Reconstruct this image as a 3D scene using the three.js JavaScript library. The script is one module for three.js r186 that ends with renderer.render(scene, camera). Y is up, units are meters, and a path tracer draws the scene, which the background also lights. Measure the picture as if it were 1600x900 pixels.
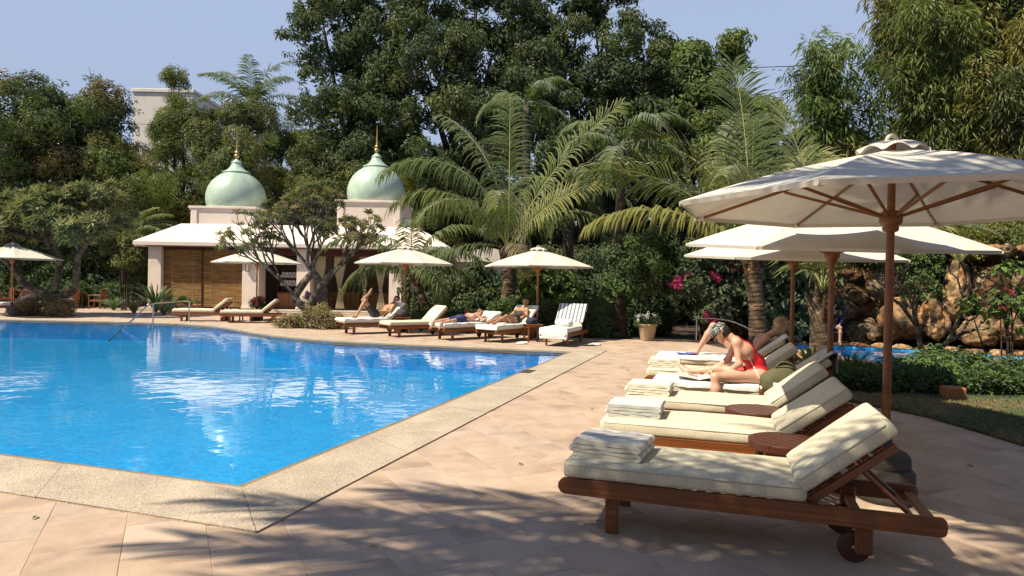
import * as THREE from 'three';
import { mergeVertices } from 'three/addons/utils/BufferGeometryUtils.js';

const lerp = (a, b, t) => a + (b - a) * t, clamp = (x, a = 0, b = 1) => Math.min(b, Math.max(a, x));
const smooth = (a, b, x) => { const t = clamp((x - a) / (b - a)); return t * t * (3 - 2 * t); };
// ---------- camera, sky, sun, exposure ----------
const scene = new THREE.Scene();
const camera = new THREE.PerspectiveCamera(46.4, 16 / 9, 0.1, 900);
camera.position.set(0, 1.6, 0);
camera.rotation.order = 'YXZ';
camera.rotation.set(-0.0076, 0, THREE.MathUtils.degToRad(1.0));      // held a little crooked

const SUN = new THREE.Vector3(-0.64, 1.0, 0.32).normalize();        // from the left, a little behind the viewer
{
  const w = 256, h = 128, data = new Float32Array(w * h * 4);
  const lo = [0.278, 0.338, 0.462], mid = [0.262, 0.325, 0.458], top = [0.058, 0.102, 0.27];
  for (let j = 0; j < h; j++) {
    const el = ((j + 0.5) / h - 0.5) * 180, t = Math.max(0, el);
    const a = Math.min(1, t / 20), b = smooth(20, 75, t);
    for (let i = 0; i < w; i++) for (let c = 0; c < 3; c++) {
      let v = lo[c] + (mid[c] - lo[c]) * a; v += (top[c] - v) * b;
      data[(j * w + i) * 4 + c] = v; data[(j * w + i) * 4 + 3] = 1;
    }
  }
  const sky = new THREE.DataTexture(data, w, h, THREE.RGBAFormat, THREE.FloatType);
  sky.mapping = THREE.EquirectangularReflectionMapping; sky.magFilter = THREE.LinearFilter; sky.needsUpdate = true;
  scene.background = sky; scene.environment = sky;
}
const sun = new THREE.DirectionalLight(new THREE.Color(1.0, 0.89, 0.70), 5.0);
sun.target.position.set(0, 0, -18); sun.position.copy(SUN).multiplyScalar(80).add(sun.target.position);
sun.castShadow = true; sun.shadow.mapSize.set(4096, 4096);
Object.assign(sun.shadow.camera, { left: -45, right: 45, top: 45, bottom: -45, near: 1, far: 200 });
sun.name = 'sun'; scene.add(sun, sun.target);

const renderer = new THREE.WebGLRenderer({ antialias: true });
renderer.setSize(1024, 576);
renderer.toneMapping = THREE.LinearToneMapping;
renderer.toneMappingExposure = 1.6;
renderer.shadowMap.enabled = true;

// ---------- helpers ----------
function rngOf(a) { return () => { a |= 0; a = a + 0x6D2B79F5 | 0; let t = Math.imul(a ^ a >>> 15, 1 | a); t = t + Math.imul(t ^ t >>> 7, 61 | t) ^ t; return ((t ^ t >>> 14) >>> 0) / 4294967296; }; }
const V3 = (x, y, z) => new THREE.Vector3(x, y, z);
const P = (X, y, d) => new THREE.Vector3(X, y, -d);                  // metres right, up, ahead of the viewer
const RAD = Math.PI / 180;
const E1 = [0.3090, 0.9511], E2 = [-0.9511, 0.3090];                 // along the long pool edge, along the near pool edge

function hash3(x, y, z) { let h = Math.imul(x, 374761393) + Math.imul(y, 668265263) + Math.imul(z, 2147483647 ^ 0x5bd1e995) | 0; h = Math.imul(h ^ h >>> 13, 1274126177); h ^= h >>> 16; return (h >>> 0) / 4294967296; }
function vnoise(x, y, z, px = 0, py = 0) {
  const xi = Math.floor(x), yi = Math.floor(y), zi = Math.floor(z), fx = x - xi, fy = y - yi, fz = z - zi;
  const u = fx * fx * (3 - 2 * fx), v = fy * fy * (3 - 2 * fy), w = fz * fz * (3 - 2 * fz);
  const X0 = px ? ((xi % px) + px) % px : xi, X1 = px ? (X0 + 1) % px : xi + 1, Y0 = py ? ((yi % py) + py) % py : yi, Y1 = py ? (Y0 + 1) % py : yi + 1;
  const a = lerp(lerp(hash3(X0, Y0, zi), hash3(X1, Y0, zi), u), lerp(hash3(X0, Y1, zi), hash3(X1, Y1, zi), u), v);
  const b = lerp(lerp(hash3(X0, Y0, zi + 1), hash3(X1, Y0, zi + 1), u), lerp(hash3(X0, Y1, zi + 1), hash3(X1, Y1, zi + 1), u), v);
  return lerp(a, b, w);
}
function fbmT(u, v, f, oct, seed, fy = f) { let s = 0, a = 0.5, n = 0; for (let o = 0; o < oct; o++) { s += a * vnoise(u * f, v * fy, seed + o * 7.3, f, fy); n += a; f *= 2; fy *= 2; a *= 0.5; } return s / n; }
function fbm3(x, y, z, oct) { let s = 0, a = 0.5, n = 0; for (let o = 0; o < oct; o++) { s += a * vnoise(x, y, z + o * 11.7); n += a; x *= 2.03; y *= 2.03; z *= 2.03; a *= 0.5; } return s / n; }

function tex(w, h, fn, srgb = true, rx = 1, ry = 1) {
  const d = new Uint8Array(w * h * 4), c = [0, 0, 0];
  for (let j = 0; j < h; j++) for (let i = 0; i < w; i++) {
    fn((i + 0.5) / w, (j + 0.5) / h, c);
    const k = (j * w + i) * 4; d[k] = clamp(c[0]) * 255; d[k + 1] = clamp(c[1]) * 255; d[k + 2] = clamp(c[2]) * 255; d[k + 3] = 255;
  }
  const t = new THREE.DataTexture(d, w, h); t.wrapS = t.wrapT = THREE.RepeatWrapping; t.magFilter = THREE.LinearFilter; t.minFilter = THREE.LinearMipmapLinearFilter; t.generateMipmaps = true;
  if (srgb) t.colorSpace = THREE.SRGBColorSpace; t.repeat.set(rx, ry); t.needsUpdate = true; return t;
}
const grey = fn => (u, v, c) => { c[0] = c[1] = c[2] = fn(u, v); };

// a collector of triangles
class MB {
  constructor() { this.p = []; this.n = []; this.u = []; this.i = []; this.c = []; this.hasC = false; }
  tri(a, b, c) { const o = this.p.length / 3, e = V3().subVectors(b, a).cross(V3().subVectors(c, a)).normalize(); for (const q of [a, b, c]) { this.p.push(q.x, q.y, q.z); this.n.push(e.x, e.y, e.z); this.u.push(0, 0); } this.i.push(o, o + 1, o + 2); return this; }
  quad(a, b, c, d, uv) {
    const o = this.p.length / 3, e = V3().subVectors(b, a).cross(V3().subVectors(d, a)); if (e.lengthSq() < 1e-14) e.subVectors(c, b).cross(V3().subVectors(d, b)); e.normalize();
    [a, b, c, d].forEach((q, k) => { this.p.push(q.x, q.y, q.z); this.n.push(e.x, e.y, e.z); if (uv) this.u.push(uv[k][0], uv[k][1]); else this.u.push(0, 0); }); this.i.push(o, o + 1, o + 2, o, o + 2, o + 3); return this;
  }
  add(g, m, color) {
    const o = this.p.length / 3, pa = g.attributes.position, na = g.attributes.normal, ua = g.attributes.uv, v = V3(), nm = m ? new THREE.Matrix3().getNormalMatrix(m) : null;
    for (let k = 0; k < pa.count; k++) {
      v.fromBufferAttribute(pa, k); if (m) v.applyMatrix4(m); this.p.push(v.x, v.y, v.z);
      v.fromBufferAttribute(na, k); if (nm) v.applyMatrix3(nm).normalize(); this.n.push(v.x, v.y, v.z);
      this.u.push(ua ? ua.getX(k) : 0, ua ? ua.getY(k) : 0);
      if (color) { this.c.push(...color); this.hasC = true; }
    }
    if (g.index) for (let k = 0; k < g.index.count; k++) this.i.push(o + g.index.getX(k)); else for (let k = 0; k < pa.count; k++) this.i.push(o + k);
    return this;
  }
  paint(rgb) { while (this.c.length < this.p.length) this.c.push(...rgb); this.hasC = true; return this; }
  geo() {
    const g = new THREE.BufferGeometry();
    g.setAttribute('position', new THREE.Float32BufferAttribute(this.p, 3)); g.setAttribute('normal', new THREE.Float32BufferAttribute(this.n, 3)); g.setAttribute('uv', new THREE.Float32BufferAttribute(this.u, 2));
    if (this.hasC) g.setAttribute('color', new THREE.Float32BufferAttribute(this.c, 3));
    g.setIndex(this.i); return g;
  }
}
const M4 = (x = 0, y = 0, z = 0, rx = 0, ry = 0, rz = 0, s = 1, order = 'YXZ') => new THREE.Matrix4().compose(V3(x, y, z), new THREE.Quaternion().setFromEuler(new THREE.Euler(rx, ry, rz, order)), typeof s === 'number' ? V3(s, s, s) : s);

// a box with chamfered edges, uv in metres with u along x (or along the longest side)
function box(w, h, d, ch = 0.006) {
  ch = Math.min(ch, w * 0.45, h * 0.45, d * 0.45);
  const m = new MB(), X = w / 2, Y = h / 2, Z = d / 2, S = [X, Y, Z], ax = [V3(1, 0, 0), V3(0, 1, 0), V3(0, 0, 1)];
  const long = w >= h && w >= d ? 0 : h >= d ? 1 : 2;
  const pt = (k, sk, i, si, j, sj, ik, jk) => { const p = [0, 0, 0]; p[k] = sk * S[k]; p[i] = si * (S[i] - ik); p[j] = sj * (S[j] - jk); return V3(...p); };
  const uvOf = (p, k) => { const a = p.toArray(); const o = [0, 1, 2].filter(q => q !== k); const u = o.includes(long) ? long : o[0], v = o.find(q => q !== u); return [a[u], a[v] + k * 0.37]; };
  for (let k = 0; k < 3; k++) for (const s of [-1, 1]) {
    const i = (k + 1) % 3, j = (k + 2) % 3;
    let q = [[-1, -1], [1, -1], [1, 1], [-1, 1]].map(([a, b]) => pt(k, s, i, a, j, b, ch, ch)); if (s < 0) q.reverse();
    m.quad(...q, q.map(p => uvOf(p, k)));
  }
  if (ch > 0) {
    for (let k = 0; k < 3; k++) { const i = (k + 1) % 3, j = (k + 2) % 3;   // edges along axis k, between faces i and j
      for (const a of [-1, 1]) for (const b of [-1, 1]) {
        const mk = (t, oni) => { const p = [0, 0, 0]; p[k] = t * (S[k] - ch); p[i] = a * (S[i] - (oni ? 0 : ch)); p[j] = b * (S[j] - (oni ? ch : 0)); return V3(...p); };
        let q = [mk(-1, true), mk(1, true), mk(1, false), mk(-1, false)]; const e = V3().subVectors(q[1], q[0]).cross(V3().subVectors(q[3], q[0])), out = V3(); out.setComponent(i, a); out.setComponent(j, b);
        if (e.dot(out) < 0) q.reverse(); m.quad(...q, q.map(p => uvOf(p, j)));
      } }
    for (const a of [-1, 1]) for (const b of [-1, 1]) for (const c of [-1, 1]) {
      let t = [V3(a * X, b * (Y - ch), c * (Z - ch)), V3(a * (X - ch), b * Y, c * (Z - ch)), V3(a * (X - ch), b * (Y - ch), c * Z)]; if (a * b * c < 0) t.reverse(); m.tri(...t);
    }
  }
  return m.geo();
}
// tapered tube through points
function tube(pts, radii, seg = 8, sub = 1, cap = true, smoothIt = true) {
  let C = pts, R = radii;
  if (typeof R === 'number') R = pts.map(() => radii);
  if (sub > 1 && pts.length > 2 && smoothIt) { const cv = new THREE.CatmullRomCurve3(pts, false, 'centripetal'), n = (pts.length - 1) * sub; C = []; const RR = []; for (let k = 0; k <= n; k++) { const t = k / n * (pts.length - 1), a = Math.min(pts.length - 2, Math.floor(t)); C.push(cv.getPoint(k / n)); RR.push(lerp(R[a], R[a + 1], t - a)); } R = RR; }
  const m = new MB(), n = C.length; let nrm = V3(), T = V3(), B = V3(), len = 0;
  for (let k = 0; k < n; k++) {
    T.subVectors(C[Math.min(n - 1, k + 1)], C[Math.max(0, k - 1)]).normalize();
    if (k === 0) { nrm.set(Math.abs(T.y) > 0.9 ? 1 : 0, Math.abs(T.y) > 0.9 ? 0 : 1, 0); } else len += C[k].distanceTo(C[k - 1]);
    nrm.addScaledVector(T, -nrm.dot(T)).normalize(); B.crossVectors(T, nrm);
    for (let s = 0; s <= seg; s++) { const a = s / seg * Math.PI * 2, cx = Math.cos(a), sx = Math.sin(a), x = nrm.x * cx + B.x * sx, y = nrm.y * cx + B.y * sx, z = nrm.z * cx + B.z * sx; m.p.push(C[k].x + x * R[k], C[k].y + y * R[k], C[k].z + z * R[k]); m.n.push(x, y, z); m.u.push(len, s / seg * 6.28 * Math.max(0.02, R[0])); }
  }
  for (let k = 0; k < n - 1; k++) for (let s = 0; s < seg; s++) { const a = k * (seg + 1) + s, b = a + seg + 1; m.i.push(a, a + 1, b, a + 1, b + 1, b); }
  if (cap) for (const e of [0, n - 1]) { if (R[e] < 0.003) continue; const o = m.p.length / 3; T.subVectors(e ? C[n - 1] : C[0], e ? C[n - 2] : C[1]).normalize(); m.p.push(C[e].x, C[e].y, C[e].z); m.n.push(T.x, T.y, T.z); m.u.push(0, 0); for (let s = 0; s <= seg; s++) { const q = (e * (seg + 1) + s) * 3; m.p.push(m.p[q], m.p[q + 1], m.p[q + 2]); m.n.push(T.x, T.y, T.z); m.u.push(0, 0); } for (let s = 0; s < seg; s++) if (e) m.i.push(o, o + 1 + s, o + 2 + s); else m.i.push(o, o + 2 + s, o + 1 + s); }
  return m.geo();
}
// smooth lathe from [radius, height] pairs
function lathe(pr, seg = 24) { const g = new THREE.LatheGeometry(pr.map(([r, y]) => new THREE.Vector2(Math.max(r, 0), y)), seg); return g; }

// level surface of a distance field (surface nets)
function surf(f, lo, hi, h) {
  const nx = Math.ceil((hi[0] - lo[0]) / h) + 1, ny = Math.ceil((hi[1] - lo[1]) / h) + 1, nz = Math.ceil((hi[2] - lo[2]) / h) + 1, F = new Float32Array(nx * ny * nz), id = new Int32Array(nx * ny * nz).fill(-1);
  const at = (i, j, k) => i + nx * (j + ny * k);
  for (let k = 0; k < nz; k++) for (let j = 0; j < ny; j++) for (let i = 0; i < nx; i++) F[at(i, j, k)] = f(lo[0] + i * h, lo[1] + j * h, lo[2] + k * h);
  const p = [], n = [], idx = [];
  const ed = []; for (let a = 0; a < 8; a++) for (const b of [1, 2, 4]) if (!(a & b)) ed.push([a, a | b]);
  for (let k = 0; k < nz - 1; k++) for (let j = 0; j < ny - 1; j++) for (let i = 0; i < nx - 1; i++) {
    let c = 0, x = 0, y = 0, z = 0; const val = a => F[at(i + (a & 1), j + (a >> 1 & 1), k + (a >> 2 & 1))];
    for (const [a, b] of ed) { const va = val(a), vb = val(b); if ((va < 0) === (vb < 0)) continue; const t = va / (va - vb); x += lerp(a & 1, b & 1, t); y += lerp(a >> 1 & 1, b >> 1 & 1, t); z += lerp(a >> 2 & 1, b >> 2 & 1, t); c++; }
    if (!c) continue;
    id[at(i, j, k)] = p.length / 3; const X = lo[0] + (i + x / c) * h, Y = lo[1] + (j + y / c) * h, Z = lo[2] + (k + z / c) * h, e = h * 0.5; p.push(X, Y, Z);
    const g = V3(f(X + e, Y, Z) - f(X - e, Y, Z), f(X, Y + e, Z) - f(X, Y - e, Z), f(X, Y, Z + e) - f(X, Y, Z - e)).normalize(); n.push(g.x, g.y, g.z);
  }
  const q = (a, b, c, d, flip) => { if (a < 0 || b < 0 || c < 0 || d < 0) return; if (flip) idx.push(a, c, b, a, d, c); else idx.push(a, b, c, a, c, d); };
  for (let k = 1; k < nz - 1; k++) for (let j = 1; j < ny - 1; j++) for (let i = 1; i < nx - 1; i++) {
    const s = F[at(i, j, k)] < 0;
    if (s !== F[at(i + 1, j, k)] < 0) q(id[at(i, j - 1, k - 1)], id[at(i, j, k - 1)], id[at(i, j, k)], id[at(i, j - 1, k)], !s);
    if (s !== F[at(i, j + 1, k)] < 0) q(id[at(i - 1, j, k - 1)], id[at(i - 1, j, k)], id[at(i, j, k)], id[at(i, j, k - 1)], !s);
    if (s !== F[at(i, j, k + 1)] < 0) q(id[at(i - 1, j - 1, k)], id[at(i, j - 1, k)], id[at(i, j, k)], id[at(i - 1, j, k)], !s);
  }
  const g = new THREE.BufferGeometry(); g.setAttribute('position', new THREE.Float32BufferAttribute(p, 3)); g.setAttribute('normal', new THREE.Float32BufferAttribute(n, 3)); g.setAttribute('uv', new THREE.Float32BufferAttribute(p.flatMap((_, k) => k % 3 === 0 ? [p[k] + p[k + 2], p[k + 1]] : []), 2)); g.setIndex(idx); return g;
}
const smin = (a, b, k) => { const h = Math.max(k - Math.abs(a - b), 0) / k; return Math.min(a, b) - h * h * k * 0.25; };
function capsule(x, y, z, A, B, ra, rb) { const bx = B.x - A.x, by = B.y - A.y, bz = B.z - A.z, px = x - A.x, py = y - A.y, pz = z - A.z, t = clamp((px * bx + py * by + pz * bz) / (bx * bx + by * by + bz * bz + 1e-9)); return Math.hypot(px - bx * t, py - by * t, pz - bz * t) - lerp(ra, rb, t); }

// objects
const taken = {};
const numbered = n => { if (!(n in taken)) { taken[n] = 0; return n; } taken[n]++; return n + '_' + String(taken[n]).padStart(3, '0'); };
function shade(o) { o.castShadow = o.receiveShadow = true; return o; }
function mesh(name, g, mat, parent) { const m = shade(new THREE.Mesh(g instanceof MB ? g.geo() : g, mat)); m.name = name; if (parent) parent.add(m); return m; }
function thing(name, label, category, pos = [0, 0, 0], turn = 0, group) { const o = new THREE.Group(); o.name = numbered(name); o.position.set(pos[0], pos[1], pos[2]); o.rotation.y = turn; o.userData = { label, category }; if (group) o.userData.group = group; scene.add(o); return o; }
function solo(name, g, mat, label, category, pos = [0, 0, 0], turn = 0, group) { const m = mesh(numbered(name), g, mat); m.position.set(...pos); m.rotation.y = turn; m.userData = { label, category }; if (group) m.userData.group = group; scene.add(m); return m; }
function structure(name, g, mat) { const m = mesh(numbered(name), g, mat); m.userData = { kind: 'structure' }; scene.add(m); return m; }
function copyOf(root, label, pos, turn, group) { const r = root.clone(); r.name = numbered(root.name.replace(/_\d{3}$/, '')); r.userData = { ...root.userData, label }; if (group) r.userData.group = group; r.position.set(...pos); r.rotation.y = turn; scene.add(r); return r; }
const at = (X, d, y = 0) => [X, y, -d];
// ---------- materials ----------
const std = (o) => new THREE.MeshStandardMaterial(o), phy = (o) => new THREE.MeshPhysicalMaterial(o);
const lin = (r, g, b) => new THREE.Color().setRGB(r, g, b);
const stoneT = tex(1024, 1024, (u, v, c) => {
  const a = fbmT(u, v, 4, 5, 1), b = fbmT(u, v, 24, 4, 9), s = fbmT(u, v, 9, 3, 17, 3), sp = vnoise(u * 400, v * 400, 3.3, 400, 400), st = smooth(0.60, 0.74, fbmT(u, v, 7, 4, 31));
  const t = 0.94 + (a - 0.5) * 0.15 + (b - 0.5) * 0.13 + (s - 0.5) * 0.08 + (sp - 0.5) * 0.06;
  c[0] = t * (1 - 0.09 * st); c[1] = t * (0.99 - 0.10 * st) + (a - 0.5) * 0.03; c[2] = t * (0.98 - 0.09 * st) + (a - 0.5) * 0.05;
}, true, 1 / 3.1, 1 / 3.1);
const stoneB = tex(512, 512, grey((u, v) => 0.5 + (fbmT(u, v, 32, 4, 5) - 0.5) * 0.7 + (fbmT(u, v, 6, 3, 8) - 0.5) * 0.6), false, 1 / 1.3, 1 / 1.3);
const M = {};
M.slab = std({ color: lin(0.49, 0.37, 0.275), map: stoneT, roughness: 0.82, bumpMap: stoneB, bumpScale: 0.004, vertexColors: true });
M.mortar = std({ color: lin(0.46, 0.345, 0.255), map: stoneT, roughness: 0.95 });
M.soil = std({ color: lin(0.075, 0.055, 0.032), roughness: 1, map: tex(512, 512, (u, v, c) => { const a = fbmT(u, v, 10, 5, 41), b = fbmT(u, v, 60, 2, 4); const t = 0.55 + a * 0.5 + (b - 0.5) * 0.5; c[0] = t; c[1] = t * (0.92 + 0.2 * (a - 0.5)); c[2] = t * 0.9; }, true, 0.5, 0.5) });
M.pebble = std({ color: lin(0.545, 0.465, 0.375), roughness: 0.9, map: tex(1024, 1024, (u, v, c) => { const n = vnoise(u * 170, v * 170, 1.5, 170, 170), n2 = vnoise(u * 300, v * 300, 8.5, 300, 300), a = fbmT(u, v, 4, 4, 51), st = smooth(0.55, 0.75, fbmT(u, v, 5, 4, 77)); const t = 0.86 + (n - 0.5) * 0.30 + (n2 - 0.5) * 0.24 + (a - 0.5) * 0.18 - st * 0.06; c[0] = t; c[1] = t * 0.985; c[2] = t * (0.95 + (n - 0.5) * 0.12); }, true, 1 / 1.4, 1 / 1.4), bumpMap: tex(512, 512, grey((u, v) => vnoise(u * 110, v * 110, 2.5, 110, 110)), false, 1 / 0.9, 1 / 0.9), bumpScale: 0.006 });
M.edgeTile = std({ color: lin(0.27, 0.185, 0.085), roughness: 0.4, map: stoneT });
M.poolTile = std({ color: lin(1, 1, 1), roughness: 0.35, map: tex(1024, 1024, (u, v, c) => {
  const N = 64, x = u * N, y = v * N, ix = Math.floor(x), iy = Math.floor(y), fx = x - ix, fy = y - iy, g = fx < 0.07 || fy < 0.07, r = hash3(ix, iy, 5), r2 = hash3(ix, iy, 9), a = fbmT(u, v, 5, 3, 61);
  const t = 0.72 + (r - 0.5) * 0.42 + (a - 0.5) * 0.2; if (g) { c[0] = 0.36; c[1] = 0.76; c[2] = 0.95; } else { c[0] = 0.02 + 0.13 * r2 * r2; c[1] = 0.72 * (0.7 + 0.3 * t / 0.72) * 0.77 + 0.04 * r2; c[2] = 0.82 * (0.80 + 0.2 * t / 0.72); }
}, true, 1 / 3.2, 1 / 3.2) });
const waterB = tex(1024, 1024, grey((u, v) => { let s = 0; s += (fbmT(u, v, 16, 2, 71, 20) - 0.5) * 0.9; s += (fbmT(u, v, 44, 2, 73, 56) - 0.5) * 0.42; s += (fbmT(u, v, 5, 2, 75, 6) - 0.5) * 0.9; return 0.5 + s * 0.75; }), false, 1 / 6.5, 1 / 6.5);
M.water = phy({ color: lin(0.86, 0.97, 1.0), roughness: 0.0, transmission: 1, thickness: 0, ior: 1.33, bumpMap: waterB, bumpScale: 0.0052 });
function woodTex(seed, c0, c1) { return tex(512, 512, (u, v, c) => { const g = fbmT(u, v, 2, 4, seed, 40), k = fbmT(u, v, 3, 3, seed + 5, 9), f = vnoise(u * 6, v * 220, seed, 6, 220); const t = clamp(0.2 + g * 0.6 + (k - 0.5) * 0.5 + (f - 0.5) * 0.25); for (let q = 0; q < 3; q++) c[q] = lerp(c0[q], c1[q], t); }, true, 0.8, 3); }
const woodA = woodTex(3, [0.29, 0.135, 0.045], [0.64, 0.385, 0.165]), woodB = woodTex(13, [0.46, 0.24, 0.09], [0.80, 0.52, 0.25]), woodD = woodTex(23, [0.17, 0.07, 0.035], [0.40, 0.20, 0.10]);
M.teak = phy({ map: woodA, roughness: 0.42, clearcoat: 0.25, clearcoatRoughness: 0.35, bumpMap: woodA, bumpScale: 0.0012 });
M.teakLight = phy({ map: woodB, roughness: 0.45, clearcoat: 0.2, clearcoatRoughness: 0.4 });
M.pole = phy({ map: woodB, color: lin(0.50, 0.48, 0.32), roughness: 0.45, clearcoat: 0.2, clearcoatRoughness: 0.4 });
M.teakDark = phy({ map: woodD, roughness: 0.45, clearcoat: 0.2, clearcoatRoughness: 0.4, bumpMap: woodD, bumpScale: 0.0012 });
const weaveB = tex(256, 256, grey((u, v) => 0.5 + 0.22 * Math.sin(u * 6.2832 * 48) * Math.sin(v * 6.2832 * 48) + (fbmT(u, v, 8, 4, 91) - 0.5) * 0.5), false, 4, 4);
const creaseB = tex(512, 512, grey((u, v) => { const a = fbmT(u, v, 3, 4, 93, 5), r = 1 - Math.abs(2 * fbmT(u, v, 4, 3, 95, 3) - 1); return 0.35 * a + 0.5 * Math.pow(r, 3) + (vnoise(u * 250, v * 250, 5, 250, 250) - 0.5) * 0.1; }), false, 1.1, 1.1);
M.cushion = std({ color: lin(0.82, 0.76, 0.60), roughness: 0.92, bumpMap: creaseB, bumpScale: 0.006, map: tex(512, 512, (u, v, c) => { const l = vnoise(u * 190, v * 24, 4, 190, 24), l2 = vnoise(u * 20, v * 200, 7, 20, 200), a = fbmT(u, v, 4, 4, 97); const t = 0.86 + (l - 0.5) * 0.11 + (l2 - 0.5) * 0.08 + (a - 0.5) * 0.10; c[0] = t; c[1] = t * 0.99; c[2] = t * 0.96; }, true, 2.2, 2.2) });
M.piping = std({ color: lin(0.52, 0.48, 0.36), roughness: 0.9 });
function stripeTowel(n, dark, seed) { return std({ roughness: 1, bumpMap: weaveB, bumpScale: 0.004, map: tex(512, 256, (u, v, c) => { const s = Math.floor(v * n * 2) % 2, a = fbmT(u, v, 60, 2, seed), b = fbmT(u, v, 4, 3, seed + 3); const t = 0.94 + (a - 0.5) * 0.14 + (b - 0.5) * 0.06; const k = s ? dark : [0.95, 0.945, 0.92]; for (let q = 0; q < 3; q++) c[q] = k[q] * t; }, true) }); }
M.towelStripe = stripeTowel(3, [0.85, 0.83, 0.76], 101);
M.towelGrey = stripeTowel(8, [0.50, 0.52, 0.55], 103);
M.towelFine = stripeTowel(6, [0.78, 0.78, 0.76], 107);
M.towelWhite = std({ color: lin(0.72, 0.71, 0.67), roughness: 1, bumpMap: creaseB, bumpScale: 0.03 });
M.canvas = phy({ color: lin(0.66, 0.62, 0.55), roughness: 1, transmission: 0.14, thickness: 0, bumpMap: creaseB, bumpScale: 0.012, map: tex(512, 512, (u, v, c) => { const a = fbmT(u, v, 5, 5, 111), b = vnoise(u * 250, v * 250, 2, 250, 250); const t = 0.95 + (a - 0.5) * 0.10 + (b - 0.5) * 0.04; c[0] = t; c[1] = t * 0.992; c[2] = t * 0.97; }, true, 0.8, 0.8) });
M.stuccoPink = std({ color: lin(0.82, 0.71, 0.62), roughness: 0.9, bumpMap: stoneB, bumpScale: 0.003, map: tex(512, 512, (u, v, c) => { const a = fbmT(u, v, 4, 5, 121), s = fbmT(u, v, 9, 3, 123, 9); const t = 0.95 + (a - 0.5) * 0.10 + (s - 0.5) * 0.05; c[0] = t; c[1] = t * 0.99; c[2] = t * 0.98; }, true, 0.35, 0.35) });
M.stuccoWhite = std({ color: lin(0.72, 0.69, 0.62), roughness: 0.9, map: M.stuccoPink.map });
M.brown = std({ color: lin(0.17, 0.075, 0.035), roughness: 0.7, map: woodB });
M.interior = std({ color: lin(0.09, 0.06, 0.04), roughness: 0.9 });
M.dome = phy({ color: lin(0.44, 0.57, 0.44), roughness: 0.33, clearcoat: 0.5, clearcoatRoughness: 0.28, bumpMap: stoneB, bumpScale: 0.006, map: tex(512, 512, (u, v, c) => { const a = fbmT(u, v, 6, 5, 131), s = fbmT(u, v, 14, 3, 133, 14), st = smooth(0.58, 0.75, fbmT(u, v, 9, 4, 135)); const t = 0.95 + (a - 0.5) * 0.18 + (s - 0.5) * 0.08; c[0] = t * (1 - 0.06 * st); c[1] = t * (1 - 0.04 * st); c[2] = t; }, true, 3, 1.5) });
M.gold = std({ color: lin(0.50, 0.36, 0.13), roughness: 0.35, metalness: 0.75 });
M.steel = std({ color: lin(0.55, 0.54, 0.5), roughness: 0.22, metalness: 1 });
M.dark = std({ color: lin(0.025, 0.024, 0.023), roughness: 0.75 });
M.rubber = std({ color: lin(0.035, 0.033, 0.03), roughness: 0.7 });
M.weight = std({ color: lin(0.060, 0.052, 0.043), roughness: 0.85, bumpMap: creaseB, bumpScale: 0.02 });
const blindT = tex(512, 512, (v, u, c) => { const s = vnoise(u * 5, v * 128, 3, 5, 128), f = vnoise(u * 120, v * 6, 5, 120, 6), y = v * 128, j = y - Math.floor(y), a = fbmT(u, v, 3, 4, 141, 12); const t = (0.74 + (s - 0.5) * 0.5 + (f - 0.5) * 0.14 + (a - 0.5) * 0.25) * (j < 0.12 ? 0.8 : 1); c[0] = t; c[1] = t * 0.97; c[2] = t * 0.9; }, true, 0.5, 0.5);
M.blind = std({ color: lin(0.40, 0.215, 0.062), roughness: 0.75, map: blindT, bumpMap: blindT, bumpScale: 0.012 });
M.curtain = phy({ color: lin(0.62, 0.54, 0.36), roughness: 1, transmission: 0.2, thickness: 0 });
M.navyCloth = std({ color: lin(0.02, 0.024, 0.05), roughness: 0.95 });
const barkT = tex(512, 512, (u, v, c) => { const a = fbmT(u, v, 8, 5, 151, 4), b = fbmT(u, v, 30, 3, 153, 8); const t = 0.55 + (a - 0.5) * 0.9 + (b - 0.5) * 0.5; c[0] = t; c[1] = t * 0.97; c[2] = t * 0.93; }, true, 1, 1);
M.bark = std({ color: lin(0.17, 0.125, 0.085), roughness: 0.95, map: barkT, bumpMap: barkT, bumpScale: 0.03 });
M.barkGrey = std({ color: lin(0.36, 0.31, 0.24), roughness: 0.9, map: barkT, bumpMap: barkT, bumpScale: 0.02 });
M.barkPalm = std({ color: lin(0.42, 0.30, 0.185), roughness: 0.95, map: barkT, bumpMap: barkT, bumpScale: 0.03 });
M.barkOrange = std({ color: lin(0.42, 0.21, 0.09), roughness: 0.95, map: barkT, bumpMap: barkT, bumpScale: 0.02 });
M.barkRoyal = std({ color: lin(0.20, 0.165, 0.115), roughness: 0.9, map: barkT, bumpMap: barkT, bumpScale: 0.015 });
M.cane = std({ color: lin(0.17, 0.16, 0.05), roughness: 0.6, map: barkT });
M.leaf = phy({ color: lin(1, 1, 1), roughness: 1, transmission: 0.36, thickness: 0, clearcoat: 0.12, clearcoatRoughness: 0.4 });
M.leafMatt = phy({ color: lin(1, 1, 1), roughness: 1, transmission: 0.42, thickness: 0, clearcoat: 0.05, clearcoatRoughness: 0.5 });
M.petal = phy({ color: lin(1, 1, 1), roughness: 1, transmission: 0.4, thickness: 0 });
const frondMat = (r, g, b) => phy({ color: lin(r, g, b), roughness: 1, transmission: 0.45, thickness: 0, clearcoat: 0.1, clearcoatRoughness: 0.4 });
M.frond = [frondMat(0.085, 0.125, 0.018), frondMat(0.14, 0.17, 0.024), frondMat(0.24, 0.235, 0.04), frondMat(0.07, 0.105, 0.018), frondMat(0.28, 0.22, 0.085)];
M.rachis = std({ color: lin(0.24, 0.25, 0.07), roughness: 0.55 });
M.rachisDark = std({ color: lin(0.13, 0.15, 0.05), roughness: 0.6 });
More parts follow.
